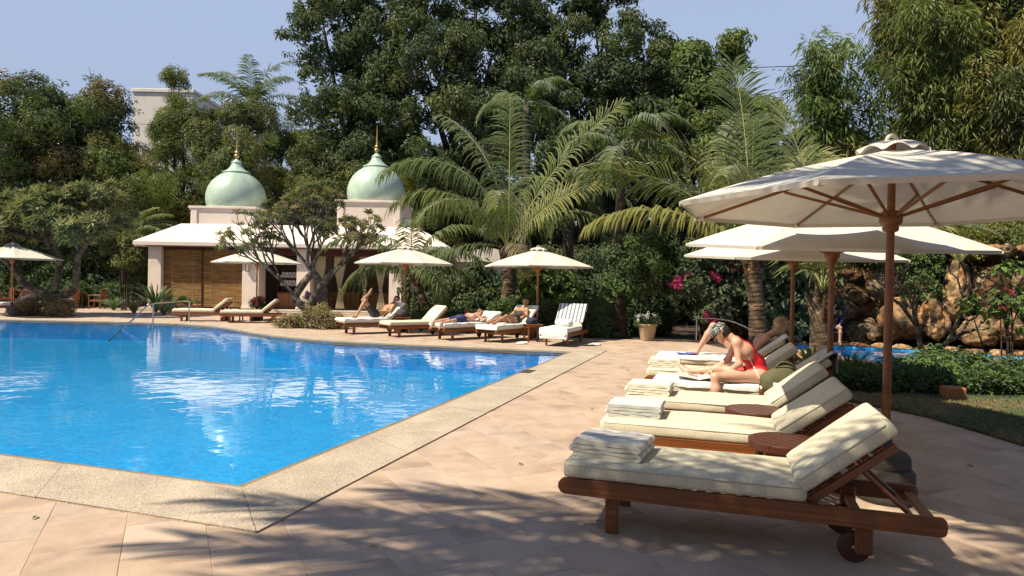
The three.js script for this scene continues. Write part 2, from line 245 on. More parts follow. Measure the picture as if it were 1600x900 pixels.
const rockT = tex(1024, 1024, (u, v, c) => { const a = fbmT(u, v, 4, 6, 161), b = fbmT(u, v, 18, 4, 163), r = smooth(0.52, 0.7, fbmT(u, v, 6, 4, 165)), k = smooth(0.55, 0.68, fbmT(u, v, 9, 5, 167)); const t = 0.72 + (a - 0.5) * 0.9 + (b - 0.5) * 0.9; c[0] = t * (1 - 0.40 * k) + 0.04 * r; c[1] = t * (0.93 - 0.33 * k) - 0.05 * r; c[2] = t * (0.84 - 0.30 * k) - 0.13 * r; }, true, 0.6, 0.6);
const rockB = tex(512, 512, grey((u, v) => fbmT(u, v, 5, 6, 169) * 0.8 + 0.2 * (1 - Math.abs(2 * fbmT(u, v, 7, 3, 171) - 1))), false, 0.9, 0.9);
M.rock = [std({ color: lin(0.46, 0.34, 0.215), roughness: 0.9, map: rockT, bumpMap: rockB, bumpScale: 0.10 }), std({ color: lin(0.36, 0.25, 0.145), roughness: 0.9, map: rockT, bumpMap: rockB, bumpScale: 0.10 }), std({ color: lin(0.32, 0.265, 0.20), roughness: 0.9, map: rockT, bumpMap: rockB, bumpScale: 0.10 })];
M.rockPale = std({ color: lin(0.66, 0.47, 0.28), roughness: 0.9, map: rockT, bumpMap: rockB, bumpScale: 0.06 });
M.rockWet = phy({ color: lin(0.25, 0.165, 0.075), roughness: 0.45, clearcoat: 0.35, clearcoatRoughness: 0.4, map: rockT, bumpMap: rockB, bumpScale: 0.14 });
M.terracotta = std({ color: lin(0.50, 0.36, 0.22), roughness: 0.9, map: stoneT });
M.potBrown = std({ color: lin(0.22, 0.14, 0.06), roughness: 0.8, map: stoneT });
M.lawn = std({ color: lin(0.10, 0.105, 0.028), roughness: 1, map: M.soil.map });
M.paper = std({ roughness: 0.9, map: tex(512, 512, (u, v, c) => { const col = Math.floor(u * 5), cu = u * 5 - col, line = Math.floor(v * 60), lv = v * 60 - line; let t = 0.86; const pic = (col === 1 || col === 3) && v > 0.55 && v < 0.85; const head = v > 0.88 && v < 0.96; if (pic) t = 0.35 + 0.4 * fbmT(u, v, 14, 3, 181); else if (head) t = vnoise(u * 46, 1, 3) > 0.45 ? 0.2 : 0.86; else if (cu > 0.07 && cu < 0.93 && lv > 0.35 && lv < 0.8 && v < 0.86 && vnoise(u * 150, line * 3.1, 7) > 0.34) t = 0.38; c[0] = t; c[1] = t * 0.985; c[2] = t * 0.95; }) });
M.magazine = std({ roughness: 0.4, map: tex(256, 256, (u, v, c) => { const a = fbmT(u, v, 5, 4, 191); if (v > 0.75) { c[0] = 0.85; c[1] = 0.87; c[2] = 0.95; } else if (a > 0.52) { c[0] = 0.18; c[1] = 0.25; c[2] = 0.72; } else { c[0] = 0.35; c[1] = 0.45; c[2] = 0.85; } }) });
M.olive = std({ color: lin(0.095, 0.088, 0.045), roughness: 0.95, bumpMap: creaseB, bumpScale: 0.03 });
M.clay = std({ color: lin(0.40, 0.17, 0.07), roughness: 0.95, map: stoneT });
M.glassWarm = phy({ color: lin(0.8, 0.75, 0.6), roughness: 0.3, transmission: 0.6, thickness: 0 });
const skinT = tex(256, 256, (u, v, c) => { const a = fbmT(u, v, 6, 4, 211), b = vnoise(u * 90, v * 90, 3, 90, 90), f = smooth(0.78, 0.9, vnoise(u * 60, v * 60, 8, 60, 60)); const t = 0.95 + (a - 0.5) * 0.14 + (b - 0.5) * 0.05; c[0] = t - f * 0.04; c[1] = t * (0.99 - (a - 0.5) * 0.10) - f * 0.08; c[2] = t * (0.98 - (a - 0.5) * 0.10) - f * 0.08; }, true, 3, 3);
const skin = (r, g, b) => phy({ color: lin(r, g, b), map: skinT, roughness: 0.5, clearcoat: 0.1, clearcoatRoughness: 0.5 });
M.skinPale = skin(0.62, 0.36, 0.255); M.skinTan = skin(0.44, 0.235, 0.13); M.skinPink = skin(0.58, 0.33, 0.22); M.skinBrown = skin(0.36, 0.19, 0.10);
M.redSuit = std({ color: lin(0.62, 0.012, 0.02), roughness: 0.6 });
M.blackSuit = std({ color: lin(0.02, 0.018, 0.02), roughness: 0.7 });
M.navySuit = std({ color: lin(0.018, 0.026, 0.09), roughness: 0.8 });
M.whiteCloth = std({ color: lin(0.75, 0.74, 0.7), roughness: 0.9 });
M.hairDark = std({ color: lin(0.02, 0.014, 0.01), roughness: 0.55 }); M.hairBrown = std({ color: lin(0.16, 0.085, 0.04), roughness: 0.6 }); M.hairBlond = std({ color: lin(0.33, 0.22, 0.11), roughness: 0.65 });
M.eye = std({ color: lin(0.03, 0.02, 0.015), roughness: 0.2 }); M.lip = std({ color: lin(0.4, 0.1, 0.08), roughness: 0.5 });
M.bandana = std({ roughness: 0.9, map: tex(256, 256, (u, v, c) => { const a = Math.abs(2 * fbmT(u, v, 8, 3, 201) - 1), b = vnoise(u * 26, v * 26, 4, 26, 26); const w = a < 0.10 || b > 0.86; c[0] = w ? 0.72 : 0.10; c[1] = w ? 0.73 : 0.125; c[2] = w ? 0.70 : 0.125; }, true, 5, 5) });
// ---------- the setting: ground, pools, deck ----------
const flatShape = (pts, holes = []) => { const s = new THREE.Shape(pts.map(p => new THREE.Vector2(p[0], p[1]))); for (const h of holes) s.holes.push(new THREE.Path(h.map(p => new THREE.Vector2(p[0], p[1])))); return s; };
function sheet(pts, y, holes) { const g = new THREE.ShapeGeometry(flatShape(pts, holes)); g.rotateX(-Math.PI / 2); g.translate(0, y, 0); return g; }   // ShapeGeometry's uv is x, y in metres
const inPoly = (x, y, P) => { let r = false; for (let i = 0, j = P.length - 1; i < P.length; j = i++) if ((P[i][1] > y) !== (P[j][1] > y) && x < (P[j][0] - P[i][0]) * (y - P[i][1]) / (P[j][1] - P[i][1]) + P[i][0]) r = !r; return r; };
const curve2 = (pts, n) => new THREE.CatmullRomCurve3(pts.map(p => V3(p[0], p[1], 0)), false, 'centripetal').getPoints(n).map(v => [v.x, v.y]);

const farEdge = [[1.29, 15.63], [-2.51, 16.67], [-4.6, 17.34], ...curve2([[-4.6, 17.34], [-6.05, 18.24], [-7.33, 19.32], [-9.53, 21.71], [-11.0, 22.6], [-12.6, 23.05], [-14.5, 23.2]], 20).slice(1), [-17.8, 23.35], [-26, 23.6]];
const POOL = [[-2.09, 5.21], ...farEdge, [-26, 12.98]];
function offsetPoly(Q, w) {          // outwards for an anticlockwise outline
  const n = Q.length, out = [];
  for (let i = 0; i < n; i++) { const a = Q[(i + n - 1) % n], b = Q[i], c = Q[(i + 1) % n]; let d1 = [b[0] - a[0], b[1] - a[1]], d2 = [c[0] - b[0], c[1] - b[1]]; const l1 = Math.hypot(...d1), l2 = Math.hypot(...d2); const n1 = [d1[1] / l1, -d1[0] / l1], n2 = [d2[1] / l2, -d2[0] / l2]; const k = w / (1 + n1[0] * n2[0] + n1[1] * n2[1]); out.push([b[0] + (n1[0] + n2[0]) * k, b[1] + (n1[1] + n2[1]) * k]); }
  return out;
}
const POOL2 = [[6.9, 18.9], [7.3, 15], [8.2, 13.4], [10.5, 12.9], [13, 13.6], [13.6, 15.6], [12.2, 17.3], [9.6, 18.9]].reverse();
const area2 = Q => Q.reduce((s, p, i) => { const q = Q[(i + 1) % Q.length]; return s + p[0] * q[1] - q[0] * p[1]; }, 0);
if (area2(POOL2) < 0) POOL2.reverse();
const strip = offsetPoly(POOL, 0.10), rim = offsetPoly(POOL, 0.80);

structure('ground', sheet([[-300, -120], [300, -120], [300, 420], [-300, 420]], -0.03, [strip, offsetPoly(POOL2, 0.05)]), M.soil);
// basin, water, edge tiles
const FLOOR = -0.62, WATER = -0.035;
structure('pool_floor', sheet(POOL, FLOOR), M.poolTile);
function wallsOf(Q, y0, y1) { const m = new MB(); let L = 0; for (let i = 0; i < Q.length; i++) { const a = Q[i], b = Q[(i + 1) % Q.length], l = Math.hypot(b[0] - a[0], b[1] - a[1]); m.quad(P(b[0], y0, b[1]), P(a[0], y0, a[1]), P(a[0], y1, a[1]), P(b[0], y1, b[1]), [[L + l, y0], [L, y0], [L, y1], [L + l, y1]]); L += l; } return m; }
structure('pool_wall', wallsOf(POOL, FLOOR, -0.012), M.poolTile);
structure('pool_water', sheet(POOL.map((p, i) => p), WATER), M.water);
const ringGeo = (A, B, y0, y1) => { const g = new THREE.ExtrudeGeometry(flatShape(B, [A]), { depth: y1 - y0, bevelEnabled: false }); g.rotateX(-Math.PI / 2); g.translate(0, y0, 0); return g; };
structure('pool_edge', ringGeo(POOL, strip, -0.10, -0.010), M.edgeTile);
// coping of pebble-faced slabs, each a piece of its own
{
  const cop = new THREE.Group(); cop.name = 'pool_coping'; cop.userData = { kind: 'structure' }; scene.add(cop);
  const r = rngOf(4), n = POOL.length, y0 = -0.03, y1 = 0.014; let pend = null;
  for (let i = 0; i < n; i++) {
    const a = strip[i], b = strip[(i + 1) % n], A = rim[i], B = rim[(i + 1) % n], L = Math.hypot(b[0] - a[0], b[1] - a[1]);
    if (L < 0.01) continue;
    const k = Math.max(1, Math.round(L / 1.75));
    for (let q = 0; q < k; q++) {
      const gap = L > 1 ? 0.003 / L : 0, t0 = q / k + (q || L > 3 ? gap : 0), t1 = (q + 1) / k - gap, mix = (p, s, t) => [lerp(p[0], s[0], t), lerp(p[1], s[1], t)];
      const c = [mix(a, b, t0), mix(A, B, t0), mix(A, B, t1), mix(a, b, t1)];
      const g = new THREE.ExtrudeGeometry(flatShape(c), { depth: y1 - y0 - 0.004, bevelEnabled: true, bevelSize: -0.004, bevelOffset: 0, bevelThickness: 0.004, bevelSegments: 1 });
      g.rotateX(-Math.PI / 2); g.translate(r() * 0.0, y0 + (r() - 0.5) * 0.003, 0);
      mesh('coping_slab', g, M.pebble, cop);
    }
  }
}
// drain grating let into the coping
{
  const g = thing('drain_grate', 'small dark slotted drain grate in the pool coping', 'grate', at(0.30, 12.05, 0.0165), -Math.atan2(E1[1], E1[0]) * -1);
  mesh('frame', new MB().add(box(0.46, 0.008, 0.016, 0.002), M4(0, 0, 0.10)).add(box(0.46, 0.008, 0.016, 0.002), M4(0, 0, -0.10)).add(box(0.016, 0.008, 0.184, 0.002), M4(0.222, 0, 0)).add(box(0.016, 0.008, 0.184, 0.002), M4(-0.222, 0, 0)), M.weight, g);
  for (let i = 0; i < 9; i++) mesh('bar', box(0.014, 0.006, 0.186, 0.002), M.weight, g).position.set(-0.19 + i * 0.0475, 0, 0);
  mesh('sump', box(0.43, 0.002, 0.19, 0), M.dark, g).position.y = -0.0012;
}
// deck
const DECK = [[-34, -5], [7, -5], [6.0, 4.5], [5.35, 6.4], [5.3, 7.6], [5.25, 8.4], [5.05, 8.9], [4.72, 9.65], [4.85, 12.5], [5.6, 17.2], [5.3, 19.1], [4.2, 19.7], [2.4, 19.9], [1.4, 20.0], [-0.2, 21.6], [-2.4, 23.4], [-3.0, 31.2], [-18.2, 31.2], [-19.5, 33.6], [-34, 33.6]];
{
  const dk = new THREE.Group(); dk.name = 'paved_deck'; dk.userData = { kind: 'structure' }; scene.add(dk);
  mesh('mortar_bed', sheet(DECK, -0.003, [offsetPoly(POOL, 0.3)]), M.mortar, dk);
  const ang = Math.atan2(E1[1], E1[0]) + Math.PI / 4, U = [Math.cos(ang), Math.sin(ang)], W = [-Math.sin(ang), Math.cos(ang)], r = rngOf(77), pu = 0.58, pw = 0.46, all = [];
  const keepIn = offsetPoly(POOL, 0.02);
  for (let i = -75; i < 90; i++) for (let j = -85; j < 75; j++) {
    const cu = (i + (((j % 2) + 2) % 2) * 0.5) * pu, cw = j * pw, cx = U[0] * cu + W[0] * cw, cd = U[1] * cu + W[1] * cw;
    const h = r(), h2 = r(), h3 = r(), h4 = r();
    if (cd < -4.5 || cd > 34 || cx < -34 || cx > 7.5) continue;
    const cs = [[-1, -1], [1, -1], [1, 1], [-1, 1]].map(([s, t]) => [cx + U[0] * s * (pu / 2 - 0.0016) + W[0] * t * (pw / 2 - 0.0016), cd + U[1] * s * (pu / 2 - 0.0016) + W[1] * t * (pw / 2 - 0.0016)]);
    if (cs.some(c => inPoly(c[0], c[1], keepIn)) || !cs.every(c => inPoly(c[0], c[1], DECK))) continue;
    if (cs.every(c => inPoly(c[0], c[1], rim))) continue;
    const front = cd > 1.2 && Math.abs(cx) < cd * 0.80 + 0.4;
    all.push({ cx, cd, cs, h, h2, h3, h4, rank: front ? Math.hypot(cx, cd) : 100 + Math.hypot(cx, cd) });
  }
  all.sort((a, b) => a.rank - b.rank);
  const rest = new MB(), one = s => {
    const m = new MB(), ch = 0.0035, mid = s.cs.map(c => [lerp(c[0], s.cx, 0.013), lerp(c[1], s.cd, 0.013)]), y = (s.h2 - 0.5) * 0.0022, tl = [s.h3, s.h4].map(v => (v - 0.5) * 0.0016), ox = s.h * 7, oy = s.h2 * 5;
    const top = mid.map((c, k) => P(c[0], y + (k & 1 ? tl[0] : tl[1]), c[1])), edge = s.cs.map((c, k) => P(c[0], top[k].y - ch, c[1])), low = s.cs.map(c => P(c[0], -0.012, c[1])), uv = c => [c.x + ox, -c.z + oy];
    m.quad(...top, top.map(uv));
    for (let k = 0; k < 4; k++) { const q = (k + 1) % 4; m.quad(edge[k], edge[q], top[q], top[k], [edge[k], edge[q], top[q], top[k]].map(uv)); m.quad(low[k], low[q], edge[q], edge[k], [low[k], low[q], edge[q], edge[k]].map(uv)); }
    const t = 0.95 + (s.h - 0.5) * 0.06; m.paint([t * (1 + (s.h4 - 0.5) * 0.03), t * (1 + (s.h3 - 0.5) * 0.02), t * (1 - (s.h4 - 0.5) * 0.06)]); return m;
  };
  all.forEach((s, k) => { const m = one(s); if (k < 300) mesh('slab', m, M.slab, dk); else { const o = rest.p.length / 3; for (const key of ['p', 'n', 'u', 'c']) for (const v of m[key]) rest[key].push(v); for (const v of m.i) rest.i.push(v + o); rest.hasC = true; } });
  mesh('slab', rest, M.slab, dk).userData = { kind: 'stuff' };
}
// lawn on the right
const LAWN = [[5.36, 6.3], [5.31, 7.6], [5.26, 8.4], [5.06, 8.92], [4.73, 9.67], [4.8, 11.2], [12, 11.2], [14, 6], [12, 2], [6.3, 2], [6.02, 4.5]];
structure('lawn', sheet(LAWN, -0.004), M.lawn);
// second pool
structure('pool_floor', sheet(POOL2, -0.9), M.poolTile);
structure('pool_wall', wallsOf(POOL2, -0.9, -0.02), M.poolTile);
structure('pool_water', sheet(POOL2, -0.06), M.water);
// ---------- pavilion ----------
const PAV = 0.13;   // its floor stands a step above the deck
{
  const pv = thing('pavilion', 'pink stucco pool pavilion with two pale green domes', 'pavilion', [0, 0, 0]);
  const bx = (name, x0, x1, y0, y1, d0, d1, mat, parent = pv, ch = 0.012) => { const g = box(x1 - x0, y1 - y0, d1 - d0, ch); const o = mesh(name, g, mat, parent); o.position.set((x0 + x1) / 2, (y0 + y1) / 2, -(d0 + d1) / 2); return o; };
  bx('floor_plinth', -17.9, -3.6, -0.02, PAV, 31.25, 39.5, M.pebble);
  bx('step', -17.0, -4.4, -0.02, 0.065, 30.85, 31.245, M.pebble);
  const H = 3.035, cols = [[-17.32, -16.70, 31.95, 32.55], [-12.84, -12.05, 31.95, 32.85], [-10.25, -9.60, 31.95, 32.6], [-5.85, -5.25, 31.95, 32.55]];
  for (const [a, b, d0, d1] of cols) { const c = bx('column', a, b, PAV, H, d0, d1, M.stuccoPink); const k = box(b - a + 0.06, 0.14, d1 - d0 + 0.06, 0.012); mesh('column_base', k, M.stuccoPink, c).position.y = -(H - PAV) / 2 + 0.075; }
  for (const [a, b, d0, d1] of [[-17.32, -16.9, 32.6, 39.3], [-17.32, -3.9, 39.0, 39.3], [-4.25, -3.9, 32.6, 39.0], [-10.05, -9.75, 32.65, 38.9]]) bx('wall', a, b, PAV, H, d0, d1, M.stuccoPink);
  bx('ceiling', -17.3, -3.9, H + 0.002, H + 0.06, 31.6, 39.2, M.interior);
  bx('fascia_beam', -12.05, -3.9, 2.72, H, 32.1, 32.35, M.brown);
  bx('fascia_beam', -16.7, -12.84, 2.94, H, 32.1, 32.35, M.brown);
  // roof: eave slab and four slopes rising to the drums
  const O = [-17.95, -3.1, 31.74, 40.0], I = [-16.2, -4.6, 32.85, 38.4], y0 = 3.1, y1 = 3.27, y2 = 4.22;
  const R = (q, y) => [P(q[0], y, q[2]), P(q[1], y, q[2]), P(q[1], y, q[3]), P(q[0], y, q[3])];
  const a = R(O, y0), b = R(O, y1), c = R(I, y2), rf = new MB();
  for (let k = 0; k < 4; k++) { const q = (k + 1) % 4, uv = (v) => [k % 2 ? v.z : v.x, v.y]; rf.quad(a[k], a[q], b[q], b[k], [a[k], a[q], b[q], b[k]].map(uv)); rf.quad(b[k], b[q], c[q], c[k], [b[k], b[q], c[q], c[k]].map(uv)); }
  rf.quad(c[0], c[1], c[2], c[3], c.map(v => [v.x, v.z])); rf.quad(a[3], a[2], a[1], a[0], a.map(v => [v.x, v.z]));
  const roof = mesh('roof', rf, M.stuccoPink, pv);
  bx('eave_moulding', -17.91, -3.14, 3.04, 3.098, 31.79, 39.9, M.stuccoPink, roof, 0.01);
  const domes = [[-14.22, 34.5, 0], [-7.05, 34.5, 0.42]];
  for (const [x, d, up] of domes) {
    const w = 1.58, t = 5.1 + up, drum = bx('drum', x - w, x + w, 4.0, t - 0.12, d - w, d + w, M.stuccoPink);
    const loc = (n, ww, ya, yb) => { mesh(n, box(ww * 2, yb - ya, ww * 2, 0.015), M.stuccoPink, drum).position.y = (ya + yb) / 2 - (4.0 + t - 0.12) / 2; };
    loc('cornice', w + 0.08, t - 0.12, t); loc('cornice', w + 0.04, t - 0.2, t - 0.1201);
    for (const s of [-1, 1]) mesh('pilaster', box(0.26, t - 4.2, 0.05, 0.008), M.stuccoPink, drum).position.set(s * (w - 0.2), (4.0 + t - 0.2) / 2 - (4.0 + t - 0.12) / 2, w + 0.023);
    const pr = [[1.60, 0], [1.66, 0.03], [1.66, 0.16], [1.70, 0.2], [1.745, 0.45], [1.73, 0.75], [1.62, 1.08], [1.42, 1.38], [1.14, 1.62], [0.84, 1.78], [0.70, 1.83], [0.74, 1.86], [0.74, 1.91], [0.66, 1.94], [0.50, 2.02], [0.36, 2.16], [0.27, 2.32], [0.25, 2.36], [0.285, 2.38], [0.27, 2.43], [0.16, 2.52], [0.08, 2.60], [0, 2.62]];
    const dm = mesh('dome', lathe(pr.map(([q, h]) => [q * (0.84 + 0.10 * smooth(1.6, 2.0, h)), h]), 48), M.dome, pv); dm.position.set(x + 0.97 * (x < -10 ? 0 : 0), t + 0.001, -d);
    const fn = mesh('finial', lathe([[0.0, 0], [0.05, 0.005], [0.06, 0.03], [0.13, 0.10], [0.15, 0.16], [0.12, 0.22], [0.05, 0.27], [0.05, 0.29], [0.11, 0.32], [0.11, 0.35], [0.055, 0.4], [0.045, 0.6], [0.03, 0.95], [0.012, 1.4], [0, 1.48]], 16), M.gold, dm); fn.position.y = 2.60;
  }
  // blinds of split cane let down between the columns
  for (const [x0, x1] of [[-16.66, -14.87], [-14.80, -12.90]]) { const bl = bx('cane_blind', x0, x1, 0.22, 2.93, 32.16, 32.185, M.blind); mesh('bottom_rail', box(x1 - x0, 0.05, 0.05, 0.008), M.teakDark, bl).position.y = -1.37; for (const f of [0.22, 0.78]) mesh('cord', tube([V3((f - 0.5) * (x1 - x0), 1.35, 0.018), V3((f - 0.5) * (x1 - x0), -1.35, 0.018)], 0.005, 5), M.curtain, bl); }
  bx('mullion', -14.868, -14.802, PAV, 2.93, 32.12, 32.24, M.teakDark);
  // low cane screens at the back of the open bay
  for (const [x0, x1] of [[-9.3, -7.75], [-7.6, -6.0]]) bx('cane_screen', x0, x1, PAV, 0.98, 34.2, 34.24, M.blind);
  // lantern on the column
  const ln = mesh('wall_lantern', new MB().add(box(0.16, 0.03, 0.14, 0.004), M4(0, 0.2, 0)).add(box(0.16, 0.03, 0.14, 0.004), M4(0, -0.2, 0)).add(box(0.015, 0.4, 0.015, 0), M4(-0.07, 0, 0.06)).add(box(0.015, 0.4, 0.015, 0), M4(0.07, 0, 0.06)).add(box(0.02, 0.1, 0.1, 0), M4(0, 0.24, -0.06)), M.dark, pv); ln.position.set(-12.55, 2.12, -31.86);
  mesh('lantern_glass', box(0.12, 0.36, 0.1, 0.004), M.glassWarm, ln);
  // tied curtains
  const r = rngOf(9);
  for (const x of [-9.28, -8.32, -7.12, -6.35]) {
    const m = [], N = 22, S = 40, mb = new MB();
    for (let i = 0; i <= N; i++) { const y = 2.72 - i / N * 2.5, tie = Math.abs(y - 1.15), w = 0.30 * clamp(0.22 + tie * (y > 1.15 ? 0.62 : 0.55), 0, 0.9); for (let k = 0; k <= S; k++) { const s = k / S - 0.5; m.push(V3(x + s * 2 * w + (y < 1.15 ? 0.03 : 0), y, -32.42 + 0.05 * Math.sin(s * 44 + x) * (0.4 + w))); } }
    for (let i = 0; i < N; i++) for (let k = 0; k < S; k++) { const q = i * (S + 1) + k; mb.quad(m[q + S + 1], m[q + S + 2], m[q + 1], m[q]); }
    const g = mergeVertices(mb.geo().deleteAttribute('normal').deleteAttribute('uv')); g.computeVertexNormals(); const cu = mesh('curtain', g, M.curtain, pv); mesh('tie_band', lathe([[0.075, -0.03], [0.085, 0], [0.075, 0.03]], 14), M.curtain, cu).position.set(x, 1.15, -32.42);
  }
}
// shelf of rolled towels inside, cabinet under it
{
  const sh = thing('towel_cabinet', 'wooden cabinet with a shelf above, inside the pavilion behind the planter', 'cabinet', at(-11.05, 33.6, PAV));
  mesh('cupboard', box(1.2, 0.8, 0.5, 0.01), M.teak, sh).position.y = 0.4; mesh('top', box(1.3, 0.04, 0.56, 0.008), M.teakDark, sh).position.y = 0.822;
  for (const s of [-1, 1]) { mesh('side_panel', box(0.05, 1.1, 0.42, 0.006), M.teakDark, sh).position.set(s * 0.61, 1.392, -0.04); mesh('door', box(0.56, 0.68, 0.02, 0.004), M.teakLight, sh).position.set(s * 0.295, 0.4, 0.262); }
  for (const y of [1.10, 1.50, 1.93]) mesh('shelf', box(1.165, 0.03, 0.42, 0.004), M.teakDark, sh).position.set(0, y, -0.04);
  let k = 0; const spiral = new MB(); { const pts = []; for (let i = 0; i <= 26; i++) { const a = i / 26 * Math.PI * 5, q = 0.012 + 0.066 * i / 26; pts.push(V3(Math.cos(a) * q, Math.sin(a) * q, 0)); } spiral.add(tube(pts, 0.013, 5)).add(new THREE.CylinderGeometry(0.074, 0.074, 0.36, 14).rotateX(Math.PI / 2), M4(0, 0, -0.19)); }
  const ORD = ['first', 'second', 'third', 'fourth', 'fifth', 'sixth'], rg = spiral.geo(), names = ['lower shelf', 'upper shelf'];
  for (const [row, y] of [[0, 1.197], [1, 1.597]]) for (let t = 0; t < 2; t++) for (let i = 0; i < 6 - t; i++) solo('rolled_towel', rg, M.towelWhite, `${ORD[i]} rolled white towel from the left, ${t ? 'upper' : 'lower'} layer on the cabinet's ${names[row]}`, 'towel', at(-11.05 - 0.42 + i * 0.166 + t * 0.083, 33.46, PAV + y + t * 0.142), 0, `rolled towels on the ${names[row]}`);
}
// white building beyond the trees
{
  const b = thing('white_building', 'flat roofed white building showing above the trees', 'building', at(-35.2, 72));
  const w = mesh('wall', box(6.4, 21.2, 9, 0.05), M.stuccoWhite, b); w.position.set(-2.2, 10.6, -4); mesh('parapet', box(6.7, 0.4, 9.3, 0.05), M.stuccoWhite, w).position.y = 10.75;
  for (const z of [1.6, -1.6]) { const f = mesh('window', box(0.1, 1.4, 1.7, 0.01), M.steel, w); f.position.set(3.21, 7.4, z); mesh('pane', box(0.02, 1.24, 1.54, 0), M.dark, f).position.x = 0.052; }
  mesh('ledge', box(0.5, 0.18, 9.2, 0.02), M.stuccoWhite, w).position.set(3.45, 6.3, 0);
  const low = mesh('wing', box(12, 16.2, 7, 0.05), M.stuccoWhite, b); low.position.set(-11, 8.1, -6);
}
// glimpse of a cream garden wall and a small building behind the palms
{
  const b = thing('garden_building', 'low building with sloping roof in the shade behind the palms', 'building', at(-1.2, 33.5));
  mesh('wall', box(4.6, 2.6, 3, 0.02), M.stuccoPink, b).position.set(0, 1.3, -1.5);
  const g = new THREE.ExtrudeGeometry(new THREE.Shape([new THREE.Vector2(-2.6, 0), new THREE.Vector2(2.6, 0), new THREE.Vector2(2.3, 0.18), new THREE.Vector2(0, 0.75), new THREE.Vector2(-2.3, 0.18)]), { depth: 3.6, bevelEnabled: false }); mesh('roof', g, M.stuccoPink, b).position.set(0, 2.6, -3.3);
  mesh('door', box(0.95, 2.05, 0.06, 0.006), M.teakDark, b).position.set(-0.9, 1.03, 0.02);
  solo('garden_wall', box(2.2, 1.9, 0.25, 0.02), M.stuccoWhite, 'short cream wall behind the right hand poolside umbrella', 'wall', at(1.7, 26.5, 0.95));
}
// overhead cable
solo('overhead_cable', tube([P(-40, 15.2, 60), P(-14, 13.6, 52), P(8.2, 13.5, 38), P(19, 14.3, 38), P(30, 15, 38)], 0.022, 5, 8), M.dark, 'thin overhead cable crossing the sky behind the trees', 'cable');
// pool handrail
{
  const h = thing('pool_handrail', 'bent stainless steel handrail going down into the pool', 'handrail');
  const A = P(-11.55, 0.74, 24.1), q = (x, y, d) => P(x, y, d);
  mesh('rail', tube([q(-11.93, -0.35, 19.9), q(-11.93, 0.3, 21.3), q(-11.92, 0.62, 21.95), q(-11.9, 0.71, 22.35), q(-11.8, 0.73, 23.0), q(-11.6, 0.745, 24.0), q(-11.56, 0.735, 24.12)], 0.024, 10, 6), M.steel, h);
  mesh('post', tube([q(-11.565, 0.735, 24.1), q(-11.56, 0, 24.1)], 0.024, 10), M.steel, h); mesh('post', tube([q(-11.9, 0.70, 22.3), q(-11.9, -0.5, 22.3)], 0.024, 10), M.steel, h);
  mesh('flange', lathe([[0.05, 0], [0.05, 0.012], [0.03, 0.02]], 14), M.steel, h).position.set(-11.56, 0.0, -24.1);
}
{
  const h = thing('garden_handrail', 'pale metal handrail beside the bougainvillea, behind the pot', 'handrail');
  mesh('rail', tube([P(5.25, 0.62, 19.4), P(5.35, 0.66, 19.4), P(6.2, 0.63, 19.2), P(6.7, 0.42, 18.9), P(7.2, 0.12, 18.6)], 0.026, 8, 5), M.steel, h);
  mesh('post', tube([P(5.35, 0.64, 19.4), P(5.35, -0.03, 19.4)], 0.026, 8), M.steel, h); mesh('post', tube([P(6.85, 0.32, 18.8), P(6.85, -0.03, 18.8)], 0.026, 8), M.steel, h);
}
// ---------- furniture ----------
// soft cushion: a rounded slab with a slightly puffed top
function cushionGeo(L, T, Wd, seed, puff = 0.012) {
  const nx = 30, nz = 14, r = 0.035, m = [], f = (s) => s, mb = new MB(), N = 5, pos = [];
  // superellipse cross-section swept: build as a box grid with rounded edges
  const g = new THREE.BoxGeometry(L, T, Wd, 34, 5, 16), p = g.attributes.position, v = V3(), c = V3();
  for (let i = 0; i < p.count; i++) {
    v.fromBufferAttribute(p, i); c.set(clamp(v.x, -L / 2 + r, L / 2 - r), clamp(v.y, -T / 2 + r, T / 2 - r), clamp(v.z, -Wd / 2 + r, Wd / 2 - r)); const o = V3().subVectors(v, c), l = Math.max(Math.abs(o.x), Math.abs(o.y), Math.abs(o.z)); if (l > 0) o.normalize().multiplyScalar(l); v.copy(c).add(o);
    const fx = 1 - Math.pow(Math.abs(2 * v.x / L), 4), fz = 1 - Math.pow(Math.abs(2 * v.z / Wd), 4), n = fbm3(v.x * 2.3 + seed * 3.1, v.y * 2, v.z * 3.1 + seed, 3) - 0.5, n2 = fbm3(v.x * 7 + seed, v.y * 3, v.z * 7, 2) - 0.5;
    if (v.y > 0) v.y += puff * fx * fz + n * 0.022 + n2 * 0.006; else v.y += n2 * 0.003; v.z += (fbm3(v.x * 3, 5, seed, 2) - 0.5) * 0.016; v.x += (fbm3(v.z * 4, 9, seed, 2) - 0.5) * 0.014;
    p.setXYZ(i, v.x, v.y, v.z);
  }
  const uv = g.attributes.uv, na = g.attributes.normal; for (let i = 0; i < p.count; i++) uv.setXY(i, p.getX(i) + (Math.abs(na.getX(i)) > 0.5 ? p.getZ(i) : 0), Math.abs(na.getY(i)) > 0.5 ? p.getZ(i) : p.getY(i) + 0.5);
  const q = mergeVertices(g.clone().deleteAttribute('normal').deleteAttribute('uv'), 1e-4); q.computeVertexNormals();
  const key = new Map(), qp = q.attributes.position, qn = q.attributes.normal; for (let i = 0; i < qp.count; i++) key.set(qp.getX(i).toFixed(4) + ',' + qp.getY(i).toFixed(4) + ',' + qp.getZ(i).toFixed(4), i);
  for (let i = 0; i < p.count; i++) { const k = key.get(p.getX(i).toFixed(4) + ',' + p.getY(i).toFixed(4) + ',' + p.getZ(i).toFixed(4)); if (k !== undefined) na.setXYZ(i, qn.getX(k), qn.getY(k), qn.getZ(k)); }
  return g;
}
const LW = 0.70, HINGE = 0.39;
